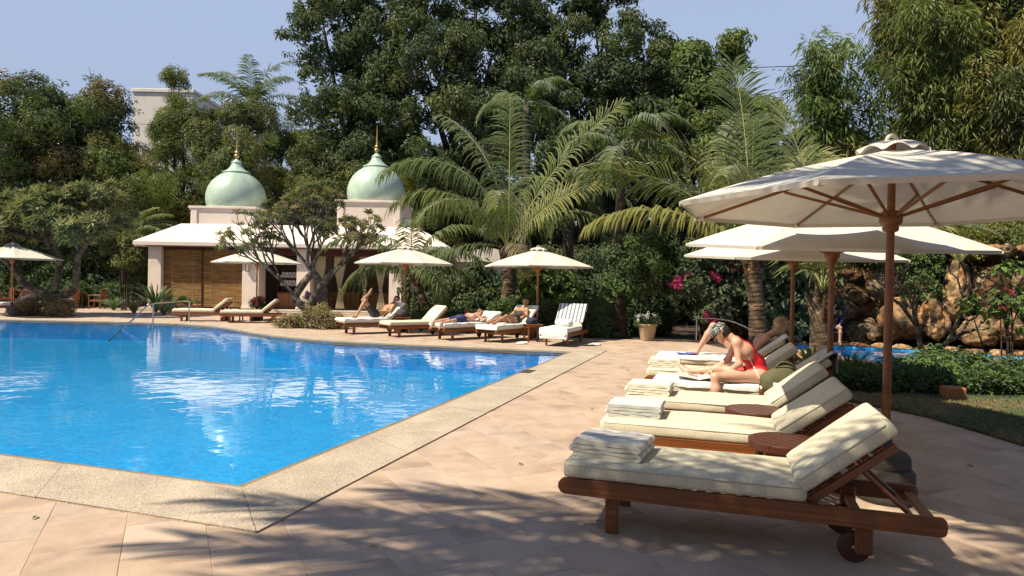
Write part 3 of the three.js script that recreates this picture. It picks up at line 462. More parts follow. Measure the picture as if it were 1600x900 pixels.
function makeLounger(label, pos, turn, group, o = {}) {
  const { seed = 1, tilt = 38, cush = M.cushion, far = false } = o;
  const t = thing('sun_lounger', label, 'sun lounger', pos, turn, group), w = LW / 2;
  const railG = () => { const s = new THREE.Shape(), L = 1.1, h = 0.047; s.moveTo(-L + h, -h); s.lineTo(L - h * 0.5, -h); s.quadraticCurveTo(L, -h, L, 0); s.quadraticCurveTo(L, h, L - h * 0.5, h); s.lineTo(-L + h, h); s.absarc(-L + h, 0, h, Math.PI / 2, Math.PI * 1.5); return new THREE.ExtrudeGeometry(s, { depth: 0.026, bevelEnabled: true, bevelThickness: 0.006, bevelSize: 0.006, bevelSegments: 2, curveSegments: 8 }); };
  const rg = railG(); const ru = rg.attributes.uv; for (let i = 0; i < ru.count; i++) ru.setXY(i, rg.attributes.position.getX(i), rg.attributes.position.getY(i) + rg.attributes.position.getZ(i));
  for (const s of [-1, 1]) mesh('side_rail', rg, M.teak, t).position.set(0, 0.287, s * (w - 0.02) - 0.013);
  const leg = box(0.085, 0.29, 0.036, 0.006);
  for (const s of [-1, 1]) {
    mesh('leg', leg, M.teak, t).position.set(-0.76, 0.145, s * (w - 0.064));
    const rl = mesh('leg', box(0.095, 0.24, 0.036, 0.01), M.teak, t); rl.position.set(0.70, 0.185, s * (w - 0.064));
    const wh = mesh('wheel', lathe([[0, -0.017], [0.082, -0.017], [0.092, -0.008], [0.092, 0.008], [0.082, 0.017], [0, 0.017]], 20), M.teakDark, t); wh.rotation.x = Math.PI / 2; wh.position.set(0.655, 0.094, s * (w - 0.104));
    const hb = mesh('hub', new THREE.SphereGeometry(0.016, 10, 8), M.gold, wh); hb.position.y = s * 0.02;
  }
  const cross = box(0.05, 0.04, LW - 0.09, 0.005); for (const x of [-0.76, 0.70]) mesh('cross_bar', cross, M.teak, t).position.set(x, 0.235, 0);
  const slat = box(0.055, 0.018, LW - 0.078, 0.004); for (let i = 0; i < 15; i++) mesh('slat', slat, M.teak, t).position.set(-1.0 + i * 0.088, 0.325, 0);
  mesh('end_bar', box(0.06, 0.03, LW - 0.08, 0.006), M.teak, t).position.set(1.05, 0.29, 0);
  // hinged back
  const a = tilt * RAD, bk = new THREE.Group(); bk.name = 'backrest'; bk.position.set(HINGE, 0.335, 0); bk.rotation.z = a; t.add(bk);
  const br = box(0.60, 0.05, 0.024, 0.006); for (const s of [-1, 1]) mesh('back_rail', br, M.teak, bk).position.set(0.30, -0.012, s * (w - 0.085));
  for (let i = 0; i < 6; i++) mesh('back_slat', box(0.05, 0.016, LW - 0.15, 0.004), M.teak, bk).position.set(0.05 + i * 0.093, 0.022, 0);
  const px = HINGE + Math.cos(a) * 0.38, py = 0.335 + Math.sin(a) * 0.38 - 0.03;
  for (const s of [-1, 1]) mesh('prop', tube([V3(px, py, s * (w - 0.13)), V3(Math.min(0.98, px + 0.28), 0.29, s * (w - 0.13))], 0.014, 6), M.teak, t);
  mesh('prop_bar', tube([V3(Math.min(0.98, px + 0.28), 0.29, -(w - 0.06)), V3(Math.min(0.98, px + 0.28), 0.29, w - 0.06)], 0.013, 6), M.teak, t);
  const sc = mesh('seat_cushion', cushionGeo(1.47, 0.11, LW - 0.005, seed), cush, t); sc.position.set(-1.08 + 0.735, 0.335 + 0.056, 0);
  const bc = mesh('back_cushion', cushionGeo(0.64, 0.105, LW - 0.005, seed + 0.5), cush, t); bc.rotation.z = a; bc.position.set(HINGE - 0.012 + Math.cos(a) * 0.34 - Math.sin(a) * 0.083, 0.335 + Math.sin(a) * 0.34 + Math.cos(a) * 0.085 + 0.012, 0);
  if (!far) for (const [cu, L] of [[sc, 1.47], [bc, 0.64]]) { const c = [], X = L / 2 - 0.012, Z = LW / 2 - 0.012, q = 0.03; for (const [sx, sz] of [[-1, -1], [1, -1], [1, 1], [-1, 1]]) { if (sx * sz > 0) { c.push(V3(sx * X, 0, sz * (Z - q)), V3(sx * (X - q), 0, sz * Z)); if (sx < 0) { const l = c.splice(-2); c.push(l[1].clone(), l[0].clone()); c.splice(-2, 2, ...l); } } else c.push(V3(sx * (X - q), 0, sz * Z), V3(sx * X, 0, sz * (Z - q))); } const ring = [V3(-X + q, 0, -Z), V3(X - q, 0, -Z), V3(X, 0, -Z + q), V3(X, 0, Z - q), V3(X - q, 0, Z), V3(-X + q, 0, Z), V3(-X, 0, Z - q), V3(-X, 0, -Z + q), V3(-X + q, 0, -Z)]; mesh('piping', tube(ring.map(v => V3(v.x, 0.036, v.z * 1.018)), 0.0055, 6), M.piping, cu); }
  return t;
}
const TURN = -17.99 * RAD;
const onAxis = (C, x, y, z, turn = TURN) => { const c = Math.cos(turn), s = Math.sin(turn); return [C[0] + x * c + z * s, y, -C[1] - x * s + z * c]; };   // a point of the lounger at C, in its own axes
const NEAR = [[1.48, 4.36], [1.90, 5.72], [2.30, 6.94], [2.83, 8.02], [3.02, 9.33], [3.5, 10.95]];
const nearG = 'loungers in the near row beside the pool';
const nearLabels = ['nearest teak sun lounger with cream cushion and folded striped towel', 'second nearest sun lounger, in shade, with folded towel at its foot', 'third sun lounger from the front, its cream back cushion brightly lit', 'sun lounger on which the person in red sits', 'sun lounger with folded towel, just beyond the person in red', 'farthest lounger of the near row, under a person with curly hair'];
NEAR.forEach((c, i) => makeLounger(nearLabels[i], at(c[0], c[1]), TURN, nearG, { seed: i * 1.7 + 1, tilt: [39, 37, 38, 36, 37, 35][i] }));

// average the normals of faces that meet at less than the given angle
function smoothNormals(g, deg) { const p = g.attributes.position, n = g.attributes.normal, map = new Map(), lim = Math.cos(deg * RAD), key = i => Math.round(p.getX(i) * 2e3) + ',' + Math.round(p.getY(i) * 2e3) + ',' + Math.round(p.getZ(i) * 2e3), N = []; for (let i = 0; i < p.count; i++) { const k = key(i); if (!map.has(k)) map.set(k, []); map.get(k).push(i); N.push(V3().fromBufferAttribute(n, i)); } for (const l of map.values()) for (const i of l) { const s = V3(); for (const j of l) if (N[i].dot(N[j]) > lim) s.add(N[j]); s.normalize(); n.setXYZ(i, s.x, s.y, s.z); } return g; }
// folded towel: layers of one long cloth folded over
function foldedTowel(L, Wd, layers, th, seed) {
  const mb = new MB(), nz = 12, nx = 14; const r = rngOf(seed * 91 + 7);
  const path = []; for (let k = 0; k < layers; k++) { const y = th * (k + 0.5), d = k % 2 ? -1 : 1, sh = (r() - 0.5) * 0.008; for (let i = 0; i <= nx; i++) path.push([d * (i / nx - 0.5) * (L - th) + sh, y + 0.0015 * Math.sin(i * 0.9 + seed + k)]); if (k < layers - 1) for (const q of [-50, 0, 50]) path.push([d * ((L - th) / 2 + Math.cos(q * RAD) * th * 0.55) + sh, y + th * 0.5 + Math.sin(q * RAD) * th * 0.5]); }
  const rows = path.map(([x, y], i) => Array.from({ length: nz + 1 }, (_, k) => { const z = (k / nz - 0.5) * Wd, e = fbm3(x * 5 + seed, y * 9, z * 5, 3) - 0.5; return V3(x + e * 0.006, y + e * 0.012 * (y / (th * layers)) + 0.008 * (y / (th * layers)) * (1 - Math.pow(2 * k / nz - 1, 2)), z * (1 + 0.02 * Math.sin(i))); }));
  const add = off => { for (let i = 0; i < rows.length - 1; i++) for (let k = 0; k < nz; k++) { const q = [rows[i][k], rows[i + 1][k], rows[i + 1][k + 1], rows[i][k + 1]].map(v => v.clone()); const n = V3().subVectors(q[1], q[0]).cross(V3().subVectors(q[3], q[0])).normalize(); } };
  // one thick cloth: offset both ways along the row normal
  const N = rows.map((_, i) => { const a = path[Math.max(0, i - 1)], b = path[Math.min(path.length - 1, i + 1)]; const l = Math.hypot(b[0] - a[0], b[1] - a[1]) || 1; return V3(-(b[1] - a[1]) / l, (b[0] - a[0]) / l, 0); });
  const side = s => rows.map((row, i) => row.map(v => v.clone().addScaledVector(N[i], s * th * 0.44))); const A = side(1), B = side(-1), uv = (i, k) => [k / nz, i / rows.length * 0 + (k / nz)];
  const UV = (i, k) => [i / rows.length * layers * 0.5, k / nz];
  for (let i = 0; i < rows.length - 1; i++) for (let k = 0; k < nz; k++) { mb.quad(A[i][k], A[i][k + 1], A[i + 1][k + 1], A[i + 1][k], [UV(i, k), UV(i, k + 1), UV(i + 1, k + 1), UV(i + 1, k)]); mb.quad(B[i + 1][k], B[i + 1][k + 1], B[i][k + 1], B[i][k], [UV(i + 1, k), UV(i + 1, k + 1), UV(i, k + 1), UV(i, k)]); }
  for (const k of [0, nz]) for (let i = 0; i < rows.length - 1; i++) { const q = [A[i][k], A[i + 1][k], B[i + 1][k], B[i][k]]; if (k) q.reverse(); mb.quad(...q, q.map(() => [0.1, k ? 0.95 : 0.02])); }
  for (const i of [0, rows.length - 1]) for (let k = 0; k < nz; k++) { const q = [A[i][k], B[i][k], B[i][k + 1], A[i][k + 1]]; mb.quad(...q, q.map(() => [0.1, 0.5])); }
  return smoothNormals(mb.geo(), 50);
}
const TY = 0.468;
[[0, -0.80, 0.03, M.towelStripe, 0.46, 0.42, 'white and beige striped towel folded on the nearest lounger', 1.2], [1, -0.82, 0.0, M.towelFine, 0.45, 0.42, 'finely striped grey and white towel folded on the second lounger', 1.5], [2, -0.84, 0.02, M.towelStripe, 0.44, 0.42, 'cream striped towel folded on the third lounger from the front', 1.4], [4, -0.86, 0.0, M.towelStripe, 0.42, 0.40, 'folded towel on the lounger beyond the person in red', 1.6]].forEach(([i, x, z, mat, L, W2, label, turn], k) => solo('folded_towel', foldedTowel(L, W2, 4, 0.027, k + 1), mat, label, 'towel', onAxis(NEAR[i], x, TY - 0.012, z), TURN + (turn - 1.5) * 0.35, 'folded towels on the near loungers'));

// a towel or cover spread over a lounger: follows the profile of seat and back
function spreadTowel(x0, x1, Wd, tilt, seed, hang = 0.1, lift = 0.012) {
  const a = tilt * RAD, hx = HINGE - 0.07, sy = 0.335 + 0.118 + lift, n = 44, k = 22, rows = [], L = x1 - x0, th = 0.007;
  for (let i = 0; i <= n; i++) { const s = x0 + L * i / n; let x, y, nx2 = 0, ny = 1; if (s < -1.085) { x = -1.085 - lift; y = sy + (s + 1.085); nx2 = -1; ny = 0; } else if (s < hx) { x = s; y = sy; } else { const q = s - hx, m = 0.71; if (q < m) { x = hx + Math.cos(a) * q; y = sy + 0.006 + Math.sin(a) * q; nx2 = -Math.sin(a); ny = Math.cos(a); } else { x = hx + Math.cos(a) * m + Math.sin(a) * 0.02 + 0.02; y = sy + Math.sin(a) * m - (q - m); nx2 = 1; ny = 0; } }
    const row = []; for (let j = 0; j <= k; j++) { let z = (j / k - 0.5) * Wd, yy = y, xx = x; const half = LW / 2 + 0.008 + lift * 0.6, e = fbm3(s * 4 + seed, z * 4, seed * 3, 3) - 0.5; const over = Math.abs(z) - half; if (over > 0) { yy -= Math.min(over, hang) * Math.max(ny, 0.2); xx += nx2 < 0 ? Math.min(over, hang) * 0.5 * Math.sin(a) : 0; z = Math.sign(z) * (half + 0.012 * Math.sin(s * 13 + seed)); } row.push(V3(xx + nx2 * Math.max(0, e) * 0.03, yy + ny * (0.006 + Math.abs(e) * 0.035), z)); } rows.push(row); }
  const m = new MB(), q = (i, j) => [(x0 + L * i / n) * 1.0, j / k]; for (let i = 0; i < n; i++) for (let j = 0; j < k; j++) m.quad(rows[i][j], rows[i][j + 1], rows[i + 1][j + 1], rows[i + 1][j], [q(i, j), q(i, j + 1), q(i + 1, j + 1), q(i + 1, j)]);
  const g = m.geo(); const w = mergeVertices(g.clone().deleteAttribute('normal').deleteAttribute('uv'), 1e-4); w.computeVertexNormals(); const key = new Map(), p = w.attributes.position; for (let i = 0; i < p.count; i++) key.set([p.getX(i).toFixed(3), p.getY(i).toFixed(3), p.getZ(i).toFixed(3)].join(), i); for (let i = 0; i < g.attributes.position.count; i++) { const z = key.get([g.attributes.position.getX(i).toFixed(3), g.attributes.position.getY(i).toFixed(3), g.attributes.position.getZ(i).toFixed(3)].join()); if (z !== undefined) g.attributes.normal.setXYZ(i, w.attributes.normal.getX(z), w.attributes.normal.getY(z), w.attributes.normal.getZ(z)); }
  return g;
}
solo('beach_towel', spreadTowel(-1.08, 0.12, 0.86, 36, 3), M.towelWhite, 'white towel spread under the person in red', 'towel', at(...NEAR[3]), TURN);
solo('beach_towel', spreadTowel(0.55, 1.25, 0.76, 36, 5, 0.02, 0.014), M.towelGrey, 'grey striped towel hung over the back of the lounger of the person in red', 'towel', at(...NEAR[3]), TURN);
solo('beach_towel', spreadTowel(-1.12, 1.12, 0.84, 35, 7), M.towelWhite, 'white towel covering the farthest lounger of the near row', 'towel', at(...NEAR[5]), TURN);

// round slatted side tables
function sideTable(label, pos, turn) {
  const t = thing('side_table', label, 'table', pos, turn, 'round teak side tables between the near loungers'), R = 0.27, h = 0.46;
  for (let i = 0; i < 7; i++) { const x = -R + 0.04 + i * 0.078, l = 2 * Math.sqrt(Math.max(0.01, (R - 0.035) ** 2 - x * x * 0.92)); mesh('slat', box(0.066, 0.02, l, 0.004), M.teakDark, t).position.set(x - 0.002, h - 0.008, 0); }
  const ring = new THREE.Shape(); ring.absarc(0, 0, R, 0, Math.PI * 2); const hole = new THREE.Path(); hole.absarc(0, 0, R - 0.035, 0, Math.PI * 2, true); ring.holes.push(hole); const g = new THREE.ExtrudeGeometry(ring, { depth: 0.05, bevelEnabled: true, bevelSize: 0.005, bevelThickness: 0.005, bevelSegments: 2, curveSegments: 40 }); g.rotateX(-Math.PI / 2); g.translate(0, h - 0.056, 0);
  const u = g.attributes.uv, p = g.attributes.position; for (let i = 0; i < u.count; i++) u.setXY(i, Math.atan2(p.getZ(i), p.getX(i)) * R, p.getY(i) + Math.hypot(p.getX(i), p.getZ(i)));
  mesh('rim', g, M.teakDark, t);
  for (let i = 0; i < 4; i++) { const a = i * Math.PI / 2 + 0.78; mesh('leg', box(0.045, h - 0.06, 0.045, 0.005), M.teakDark, t).position.set(Math.cos(a) * 0.19, (h - 0.06) / 2, Math.sin(a) * 0.19); }
  mesh('stretcher', box(0.36, 0.035, 0.03, 0.004), M.teakDark, t).position.y = 0.14; const s2 = mesh('stretcher', box(0.03, 0.035, 0.36, 0.004), M.teakDark, t); s2.position.y = 0.175;
  return t;
}
sideTable('round slatted table between the nearest and the second lounger', at(2.08, 5.03), 0.4);
sideTable('round slatted table between the second and the third lounger', at(2.30, 6.28), 0.9);
sideTable('round table beside the person in red, under the olive bag', at(3.02, 7.36), 0.2);

// umbrellas
function canopyGeo(R, H, y, sag, N = 8, r0 = 0.16, ph = 0) {
  const m = new MB(), rad = 14, per = 10, pts = [];
  for (let i = 0; i <= rad; i++) { const row = []; for (let k = 0; k <= N * per; k++) { const a = (k / per) * 2 * Math.PI / N + ph, f = (k % per) / per, e = Math.min(f, 1 - f) * 2, t = i / rad; const chord = Math.cos(Math.PI / N) / Math.cos((f - 0.5) * 2 * Math.PI / N), r = lerp(r0, R, t) * chord, s = Math.sin(f * Math.PI); row.push(V3(Math.cos(a) * (r - 0.012 * s * t * t), y + H * (1 - t) - sag * s * t * (1 - t) * 2 + 0.03 * Math.sin(t * Math.PI), Math.sin(a) * (r - 0.012 * s * t * t))); } pts.push(row); }
  
  for (let i = 0; i < rad; i++) for (let k = 0; k < N * per; k++) { const q = [pts[i][k], pts[i][k + 1], pts[i + 1][k + 1], pts[i + 1][k]], uv = q.map(v => [v.x * 0.9, v.z * 0.9 + v.y]); m.quad(q[0], q[1], q[2], q[3], uv); }
  // narrow hem folded down
  for (let k = 0; k < N * per; k++) { const a = pts[rad][k], b = pts[rad][k + 1], dn = v => V3(v.x * 0.995, v.y - 0.035, v.z * 0.995); m.quad(a, b, dn(b), dn(a), [a, b, b, a].map(v => [v.x, v.z])); }
  return smoothNormals(m.geo(), 12);
}
function makeUmbrella(label, X, d, o = {}) {
  const { R = 1.62, y = 2.13, H = 0.47, ph = 0.09, base = true, lean = 0, pole = M.pole, group = 'cream market umbrellas by the pool' } = o;
  const t = thing('market_umbrella', label, 'umbrella', at(X, d), 0, group);
  const N = 8, top = y + H + 0.04;
  const can = mesh('canopy', canopyGeo(R, H, y, 0.09, N, 0.15, ph), M.canvas, t);
  for (let k = 0; k < N; k++) { const a = k * Math.PI / 4 + ph, ca = Math.cos(a), sa = Math.sin(a); mesh('rib_pocket', tube([V3(ca * (R - 0.09), y - 0.012, sa * (R - 0.09)), V3(ca * (R + 0.005), y - 0.022, sa * (R + 0.005))], [0.022, 0.017], 7), M.canvas, can); }
  // vent cap with a scalloped, lifted hem
  { const m = new MB(), rows = []; for (let i = 0; i <= 5; i++) { const row = []; for (let k = 0; k <= 64; k++) { const q = i / 5, th = k / 64 * Math.PI * 2, s = Math.abs(Math.sin((th - ph) * 4)); const r = lerp(0.012, 0.25, q); row.push(V3(Math.cos(th) * r, top + 0.055 - q * q * 0.11 + q * q * 0.05 * s, Math.sin(th) * r)); } rows.push(row); } for (let i = 0; i < 5; i++) for (let k = 0; k < 64; k++) { const q = [rows[i][k], rows[i][k + 1], rows[i + 1][k + 1], rows[i + 1][k]]; m.quad(...q, q.map(v => [v.x, v.z])); } mesh('vent_cap', m, M.canvas, t); }
  mesh('finial', tube([V3(-0.05, 0, 0), V3(-0.035, 0.035, 0.01), V3(0, 0.045, 0), V3(0.035, 0.03, -0.01), V3(0.05, -0.005, 0)], [0.012, 0.016, 0.018, 0.016, 0.012], 7, 3), M.canvas, t).position.y = top + 0.05;
  const hubY = y - 0.10;
  mesh('pole', lathe([[0.0, 0.05], [0.031, 0.05], [0.031, y * 0.6], [0.029, hubY], [0.026, top + 0.03], [0, top + 0.03]], 16), pole, t);
  mesh('hub', lathe([[0.03, -0.10], [0.052, -0.092], [0.06, -0.07], [0.052, -0.05], [0.07, -0.042], [0.082, -0.02], [0.082, 0.012], [0.072, 0.024], [0.072, 0.05], [0.05, 0.064], [0.03, 0.066]], 20), pole, t).position.y = hubY;
  mesh('crown', lathe([[0.028, -0.05], [0.075, -0.05], [0.08, 0], [0.03, 0.01]], 16), pole, t).position.y = top - 0.055;
  const rg = (a, b, w, h) => { const L = a.distanceTo(b), g = box(L, h, w, 0.004); return g; };
  for (let k = 0; k < N; k++) {
    const a = k * Math.PI / 4 + ph, c = Math.cos(a), s = Math.sin(a), slope = r => y + H * (1 - (r - 0.15) / (R - 0.15)) - 0.035;
    const put = (name, r0, y0, r1, y1, w, h) => { const L = Math.hypot(r1 - r0, y1 - y0), m = mesh(name, box(L, h, w, 0.004), pole, t), mid = (r0 + r1) / 2; m.position.set(c * mid, (y0 + y1) / 2, s * mid); m.rotation.order = 'YXZ'; m.rotation.y = -a; m.rotation.z = Math.atan2(y1 - y0, r1 - r0); return m; };
    put('rib', 0.07, slope(0.07) - 0.01, R - 0.02, slope(R - 0.02) + 0.005, 0.017, 0.026);
    put('strut', 0.06, hubY + 0.02, R * 0.50, slope(R * 0.50) - 0.018, 0.019, 0.023);
  }
  if (base) { const b = mesh('base_weight', (() => { const g = lathe([[0, 0], [0.20, 0.0], [0.215, 0.03], [0.22, 0.10], [0.205, 0.125], [0.185, 0.135], [0.205, 0.15], [0.207, 0.22], [0.185, 0.245], [0.16, 0.252], [0.18, 0.268], [0.175, 0.33], [0.15, 0.365], [0.10, 0.39], [0.05, 0.40], [0.045, 0.47], [0.034, 0.475]], 28); const p = g.attributes.position; for (let i = 0; i < p.count; i++) { const n = 1 + 0.16 * (fbm3(p.getX(i) * 5 + X, p.getY(i) * 7, p.getZ(i) * 5, 3) - 0.5); p.setX(i, p.getX(i) * n); p.setZ(i, p.getZ(i) * n); } g.computeVertexNormals(); return g; })(), M.weight, t); mesh('collar', lathe([[0.033, 0.47], [0.042, 0.475], [0.042, 0.53], [0.033, 0.535]], 14), M.dark, b); }
  if (lean) t.rotation.z = lean;
  if (o.tilt) { const m = new THREE.Matrix4().makeTranslation(0, y, 0).multiply(new THREE.Matrix4().makeRotationX(o.tilt)).multiply(new THREE.Matrix4().makeTranslation(0, -y, 0)); for (const c of t.children) if (/^(canopy|vent_cap|finial|rib|strut|crown)$/.test(c.name)) c.applyMatrix4(m); }   // the canopy hangs a little askew on its pole
  return t;
}
makeUmbrella('nearest cream umbrella with timber ribs showing underneath', 2.87, 5.12, { lean: -0.002, y: 2.235, H: 0.40, ph: -0.035 });
makeUmbrella('second umbrella of the near row, mostly behind the nearest one', 3.62, 7.62, { y: 2.08, tilt: 0.075, H: 0.44 });
makeUmbrella('third umbrella of the near row, farthest down the loungers', 4.26, 10.2, { y: 2.07, tilt: 0.06, H: 0.44 });
makeUmbrella('cream umbrella left of the coconut palm, beside the pavilion curtains', -3.42, 21.4, { pole: M.teakLight, ph: 0.3, y: 2.15 });
makeUmbrella('cream umbrella right of the coconut palm, above the towel covered lounger', 0.76, 19.9, { pole: M.teakLight, ph: 0.2, y: 2.10 });
makeUmbrella('white umbrella in front of the cane blinds of the pavilion', -9.72, 25.6, { pole: M.teakLight, ph: 0.39, y: 2.2 });
makeUmbrella('umbrella at the left edge of the photo behind the gnarled tree', -18.9, 25.4, { pole: M.teakLight, ph: 0.1, y: 2.2 });

// far loungers along the other side of the pool
const FT = Math.atan2(E1[1], E1[0]), farG = 'loungers along the far side of the pool';
const FAR = [[-11.25, 24.75, 0.14], [-9.35, 24.35, 0.20], [-4.2, 20.5, FT - 0.62], [-2.75, 19.75, FT - 0.60], [-1.25, 19.1, FT - 0.50], [-0.02, 18.75, FT - 0.32], [1.45, 18.05, FT - 0.05], [-20.35, 27.1, 0.25], [-19.9, 28.75, -0.2]];
const farLabels = ['left one of the two empty loungers in front of the cane blinds', 'right one of the two empty loungers in front of the cane blinds', 'far lounger with a person whose knees are raised', 'empty cream lounger left of the person lying face down', 'far lounger with a person lying face down in dark shorts', 'far lounger with a person in a dark swimsuit reclining', 'far lounger covered with towels, rightmost beside the pool', 'lounger with crumpled towels at the left edge of the photo', 'lounger under the bent over person at the left edge'];
FAR.forEach(([X, d, a], i) => { const l = makeLounger(farLabels[i], at(X, d), a, farG, { seed: 20 + i, tilt: [40, 40, 42, 44, 24, 46, 50, 30, 12][i], far: true }); });
const farAt = (i, x, y, z) => onAxis(FAR[i], x, y, z, FAR[i][2]);
const cover = (i, x0, x1, tilt, mat, label, seed, hang = 0.12) => solo('beach_towel', spreadTowel(x0, x1, 0.92, tilt, seed, hang), mat, label, 'towel', at(FAR[i][0], FAR[i][1]), FAR[i][2]);
cover(2, -1.15, 1.1, 42, M.towelWhite, 'white towel under the person with raised knees', 11); cover(4, -1.15, 1.0, 24, M.towelWhite, 'white towel under the person lying face down', 13); cover(5, -1.2, 1.15, 46, M.towelWhite, 'white towel under the person in the dark swimsuit', 15);
cover(6, -1.35, 0.35, 50, M.towelWhite, 'white towel hanging over the foot of the rightmost far lounger', 17); 
solo('beach_towel', spreadTowel(0.38, 1.25, 0.86, 50, 19, 0.12, 0.055), M.towelGrey, 'grey striped towel over the back of the rightmost far lounger', 'towel', at(FAR[6][0], FAR[6][1]), FAR[6][2]);
cover(7, -1.05, 1.05, 30, M.towelFine, 'crumpled white towel on the lounger at the left edge', 21);
function lump(rx, ry, rz, seed, amp = 0.3) { const g = new THREE.IcosahedronGeometry(1, 4), p = g.attributes.position, v = V3(); for (let i = 0; i < p.count; i++) { v.fromBufferAttribute(p, i); const n = 1 + amp * (fbm3(v.x * 2 + seed, v.y * 2, v.z * 2 - seed, 4) - 0.5) * 2; v.multiplyScalar(n); v.y = Math.max(v.y, -0.55); p.setXYZ(i, v.x * rx, (v.y + 0.55) * ry / 1.55, v.z * rz); } const q = mergeVertices(g.deleteAttribute('normal').deleteAttribute('uv'), 1e-4); q.computeVertexNormals(); return q; }
solo('bundled_towel', lump(0.18, 0.17, 0.15, 3), M.towelFine, 'crumpled towel on the seat of the rightmost far lounger', 'towel', farAt(6, -0.25, 0.48, 0.1), 0.3);
{ const pl = thing('rolled_pillow', 'white rolled pillow on the rightmost far lounger', 'pillow', farAt(6, 0.02, 0.56, -0.08), FAR[6][2]); mesh('body', lathe([[0, -0.2], [0.06, -0.2], [0.085, -0.17], [0.09, 0], [0.085, 0.17], [0.06, 0.2], [0, 0.2]], 16), M.whiteCloth, pl).rotation.x = Math.PI / 2; mesh('end_seam', tube(Array.from({ length: 13 }, (_, i) => V3(Math.cos(i / 6 * Math.PI) * 0.08, Math.sin(i / 6 * Math.PI) * 0.08, 0.178)), 0.004, 5), M.piping, pl); }
// square tables of the far row
function squareTable(label, X, d, a, h = 0.48) { const t = thing('square_table', label, 'table', at(X, d), a, 'small square teak tables of the far row'); for (let i = 0; i < 6; i++) mesh('slat', box(0.068, 0.022, 0.46, 0.004), M.teak, t).position.set(-0.19 + i * 0.076, h - 0.011, 0); for (const s of [-1, 1]) { mesh('apron', box(0.42, 0.06, 0.022, 0.004), M.teak, t).position.set(0, h - 0.054, s * 0.19); for (const q of [-1, 1]) mesh('leg', box(0.045, h - 0.023, 0.045, 0.005), M.teak, t).position.set(s * 0.19, (h - 0.023) / 2, q * 0.19); } return t; }
squareTable('square teak table between the two rightmost far loungers', 0.60, 18.45, 0.3); squareTable('square teak table right of the person with raised knees', -3.35, 20.6, 0.3, 0.5); squareTable('square table behind the two loungers in front of the blinds', -9.9, 25.1, 0.1, 0.46);
solo('beach_bag', lump(0.17, 0.2, 0.13, 8, 0.22), M.navyCloth, 'dark blue bag on the table between the rightmost far loungers', 'bag', at(0.56, 18.45, 0.478)); solo('beach_bag', lump(0.22, 0.26, 0.15, 9, 0.25), M.dark, 'black bag on the table right of the person with raised knees', 'bag', at(-3.35, 20.6, 0.498));
// things lying about
{ const bag = thing('olive_bag', 'olive green cloth bag on the table behind the person in red', 'bag', onAxis(NEAR[3], 0.36, 0.455, 0.56)); mesh('body', lump(0.24, 0.27, 0.13, 12, 0.28), M.olive, bag); mesh('strap', tube([V3(-0.14, 0.2, 0.02), V3(-0.05, 0.33, 0.05), V3(0.08, 0.30, 0.06), V3(0.15, 0.16, 0.05)], 0.012, 6, 5), M.olive, bag); mesh('white_towel_end', lump(0.09, 0.09, 0.07, 14, 0.3), M.whiteCloth, bag).position.set(0.17, 0.14, 0.04); }
solo('water_glass', lathe([[0, 0], [0.03, 0], [0.034, 0.01], [0.04, 0.11], [0.038, 0.11], [0.032, 0.014], [0, 0.012]], 16), M.whiteCloth, 'small white cup on the round table beside the person in red', 'cup', [3.02 - 0.13, 0.462, -7.36 + 0.08]);
function openPaper(w, d, th, seed, fold) { const g = new THREE.BoxGeometry(w, th, d, 24, 1, 10), p = g.attributes.position, uv = g.attributes.uv, na = g.attributes.normal; for (let i = 0; i < p.count; i++) { const x = p.getX(i), z = p.getZ(i); p.setY(i, p.getY(i) + fold * Math.abs(Math.sin(x / w * Math.PI * 1.5 + 0.4)) + (fbm3(x * 5 + seed, 0, z * 5, 3) - 0.2) * fold * 0.8); if (Math.abs(na.getY(i)) > 0.5) uv.setXY(i, x / w + 0.5, 0.5 - z / d); else uv.setXY(i, 0.02, 0.02); } g.computeVertexNormals(); return g; }
solo('newspaper', openPaper(0.62, 0.40, 0.010, 3, 0.035), M.paper, 'open newspaper lying in front of the person in red', 'newspaper', onAxis(NEAR[3], -0.50, 0.483, 0.06), TURN + 0.08);
solo('magazine', openPaper(0.30, 0.23, 0.008, 5, 0.010), M.magazine, 'blue covered magazine on the farthest lounger of the near row', 'magazine', onAxis(NEAR[5], -0.62, 0.488, 0.12), TURN + 0.3);
function sandal(label, X, d, a) { const t = thing('sandal', label, 'sandal', at(X, d), a, 'sandals on the deck'); const s = new THREE.Shape(); s.moveTo(-0.12, -0.03); s.quadraticCurveTo(-0.14, 0, -0.12, 0.035); s.quadraticCurveTo(0, 0.03, 0.08, 0.05); s.quadraticCurveTo(0.15, 0.04, 0.13, -0.02); s.quadraticCurveTo(0.05, -0.045, -0.12, -0.03); const g = new THREE.ExtrudeGeometry(s, { depth: 0.02, bevelEnabled: true, bevelSize: 0.003, bevelThickness: 0.003, bevelSegments: 1 }); g.rotateX(-Math.PI / 2); g.translate(0, 0.004, 0); mesh('sole', g, M.dark, t); for (const q of [-1, 1]) mesh('strap', tube([V3(0.08, 0.026, 0), V3(0.03, 0.055, q * 0.02), V3(-0.02, 0.026, q * 0.035)], 0.006, 5, 3), M.navyCloth, t); }
for (const [x, d, a, w] of [[-0.62, 18.05, 0.5, 'left'], [-0.5, 18.0, 0.7, 'right']]) sandal(w + ' dark sandal of the pair between the reclining loungers by the pool', x, d, a);
for (const [x, d, a, w] of [[1.95, 17.35, 0.2, 'left'], [2.08, 17.4, 0.35, 'right']]) sandal(w + ' dark sandal of the pair right of the towel covered lounger', x, d, a);
solo('dropped_towel', lump(0.16, 0.07, 0.1, 15, 0.35), M.whiteCloth, 'small white cloth dropped on the deck below the reclining person', 'towel', at(0.30, 17.62), 0.2);
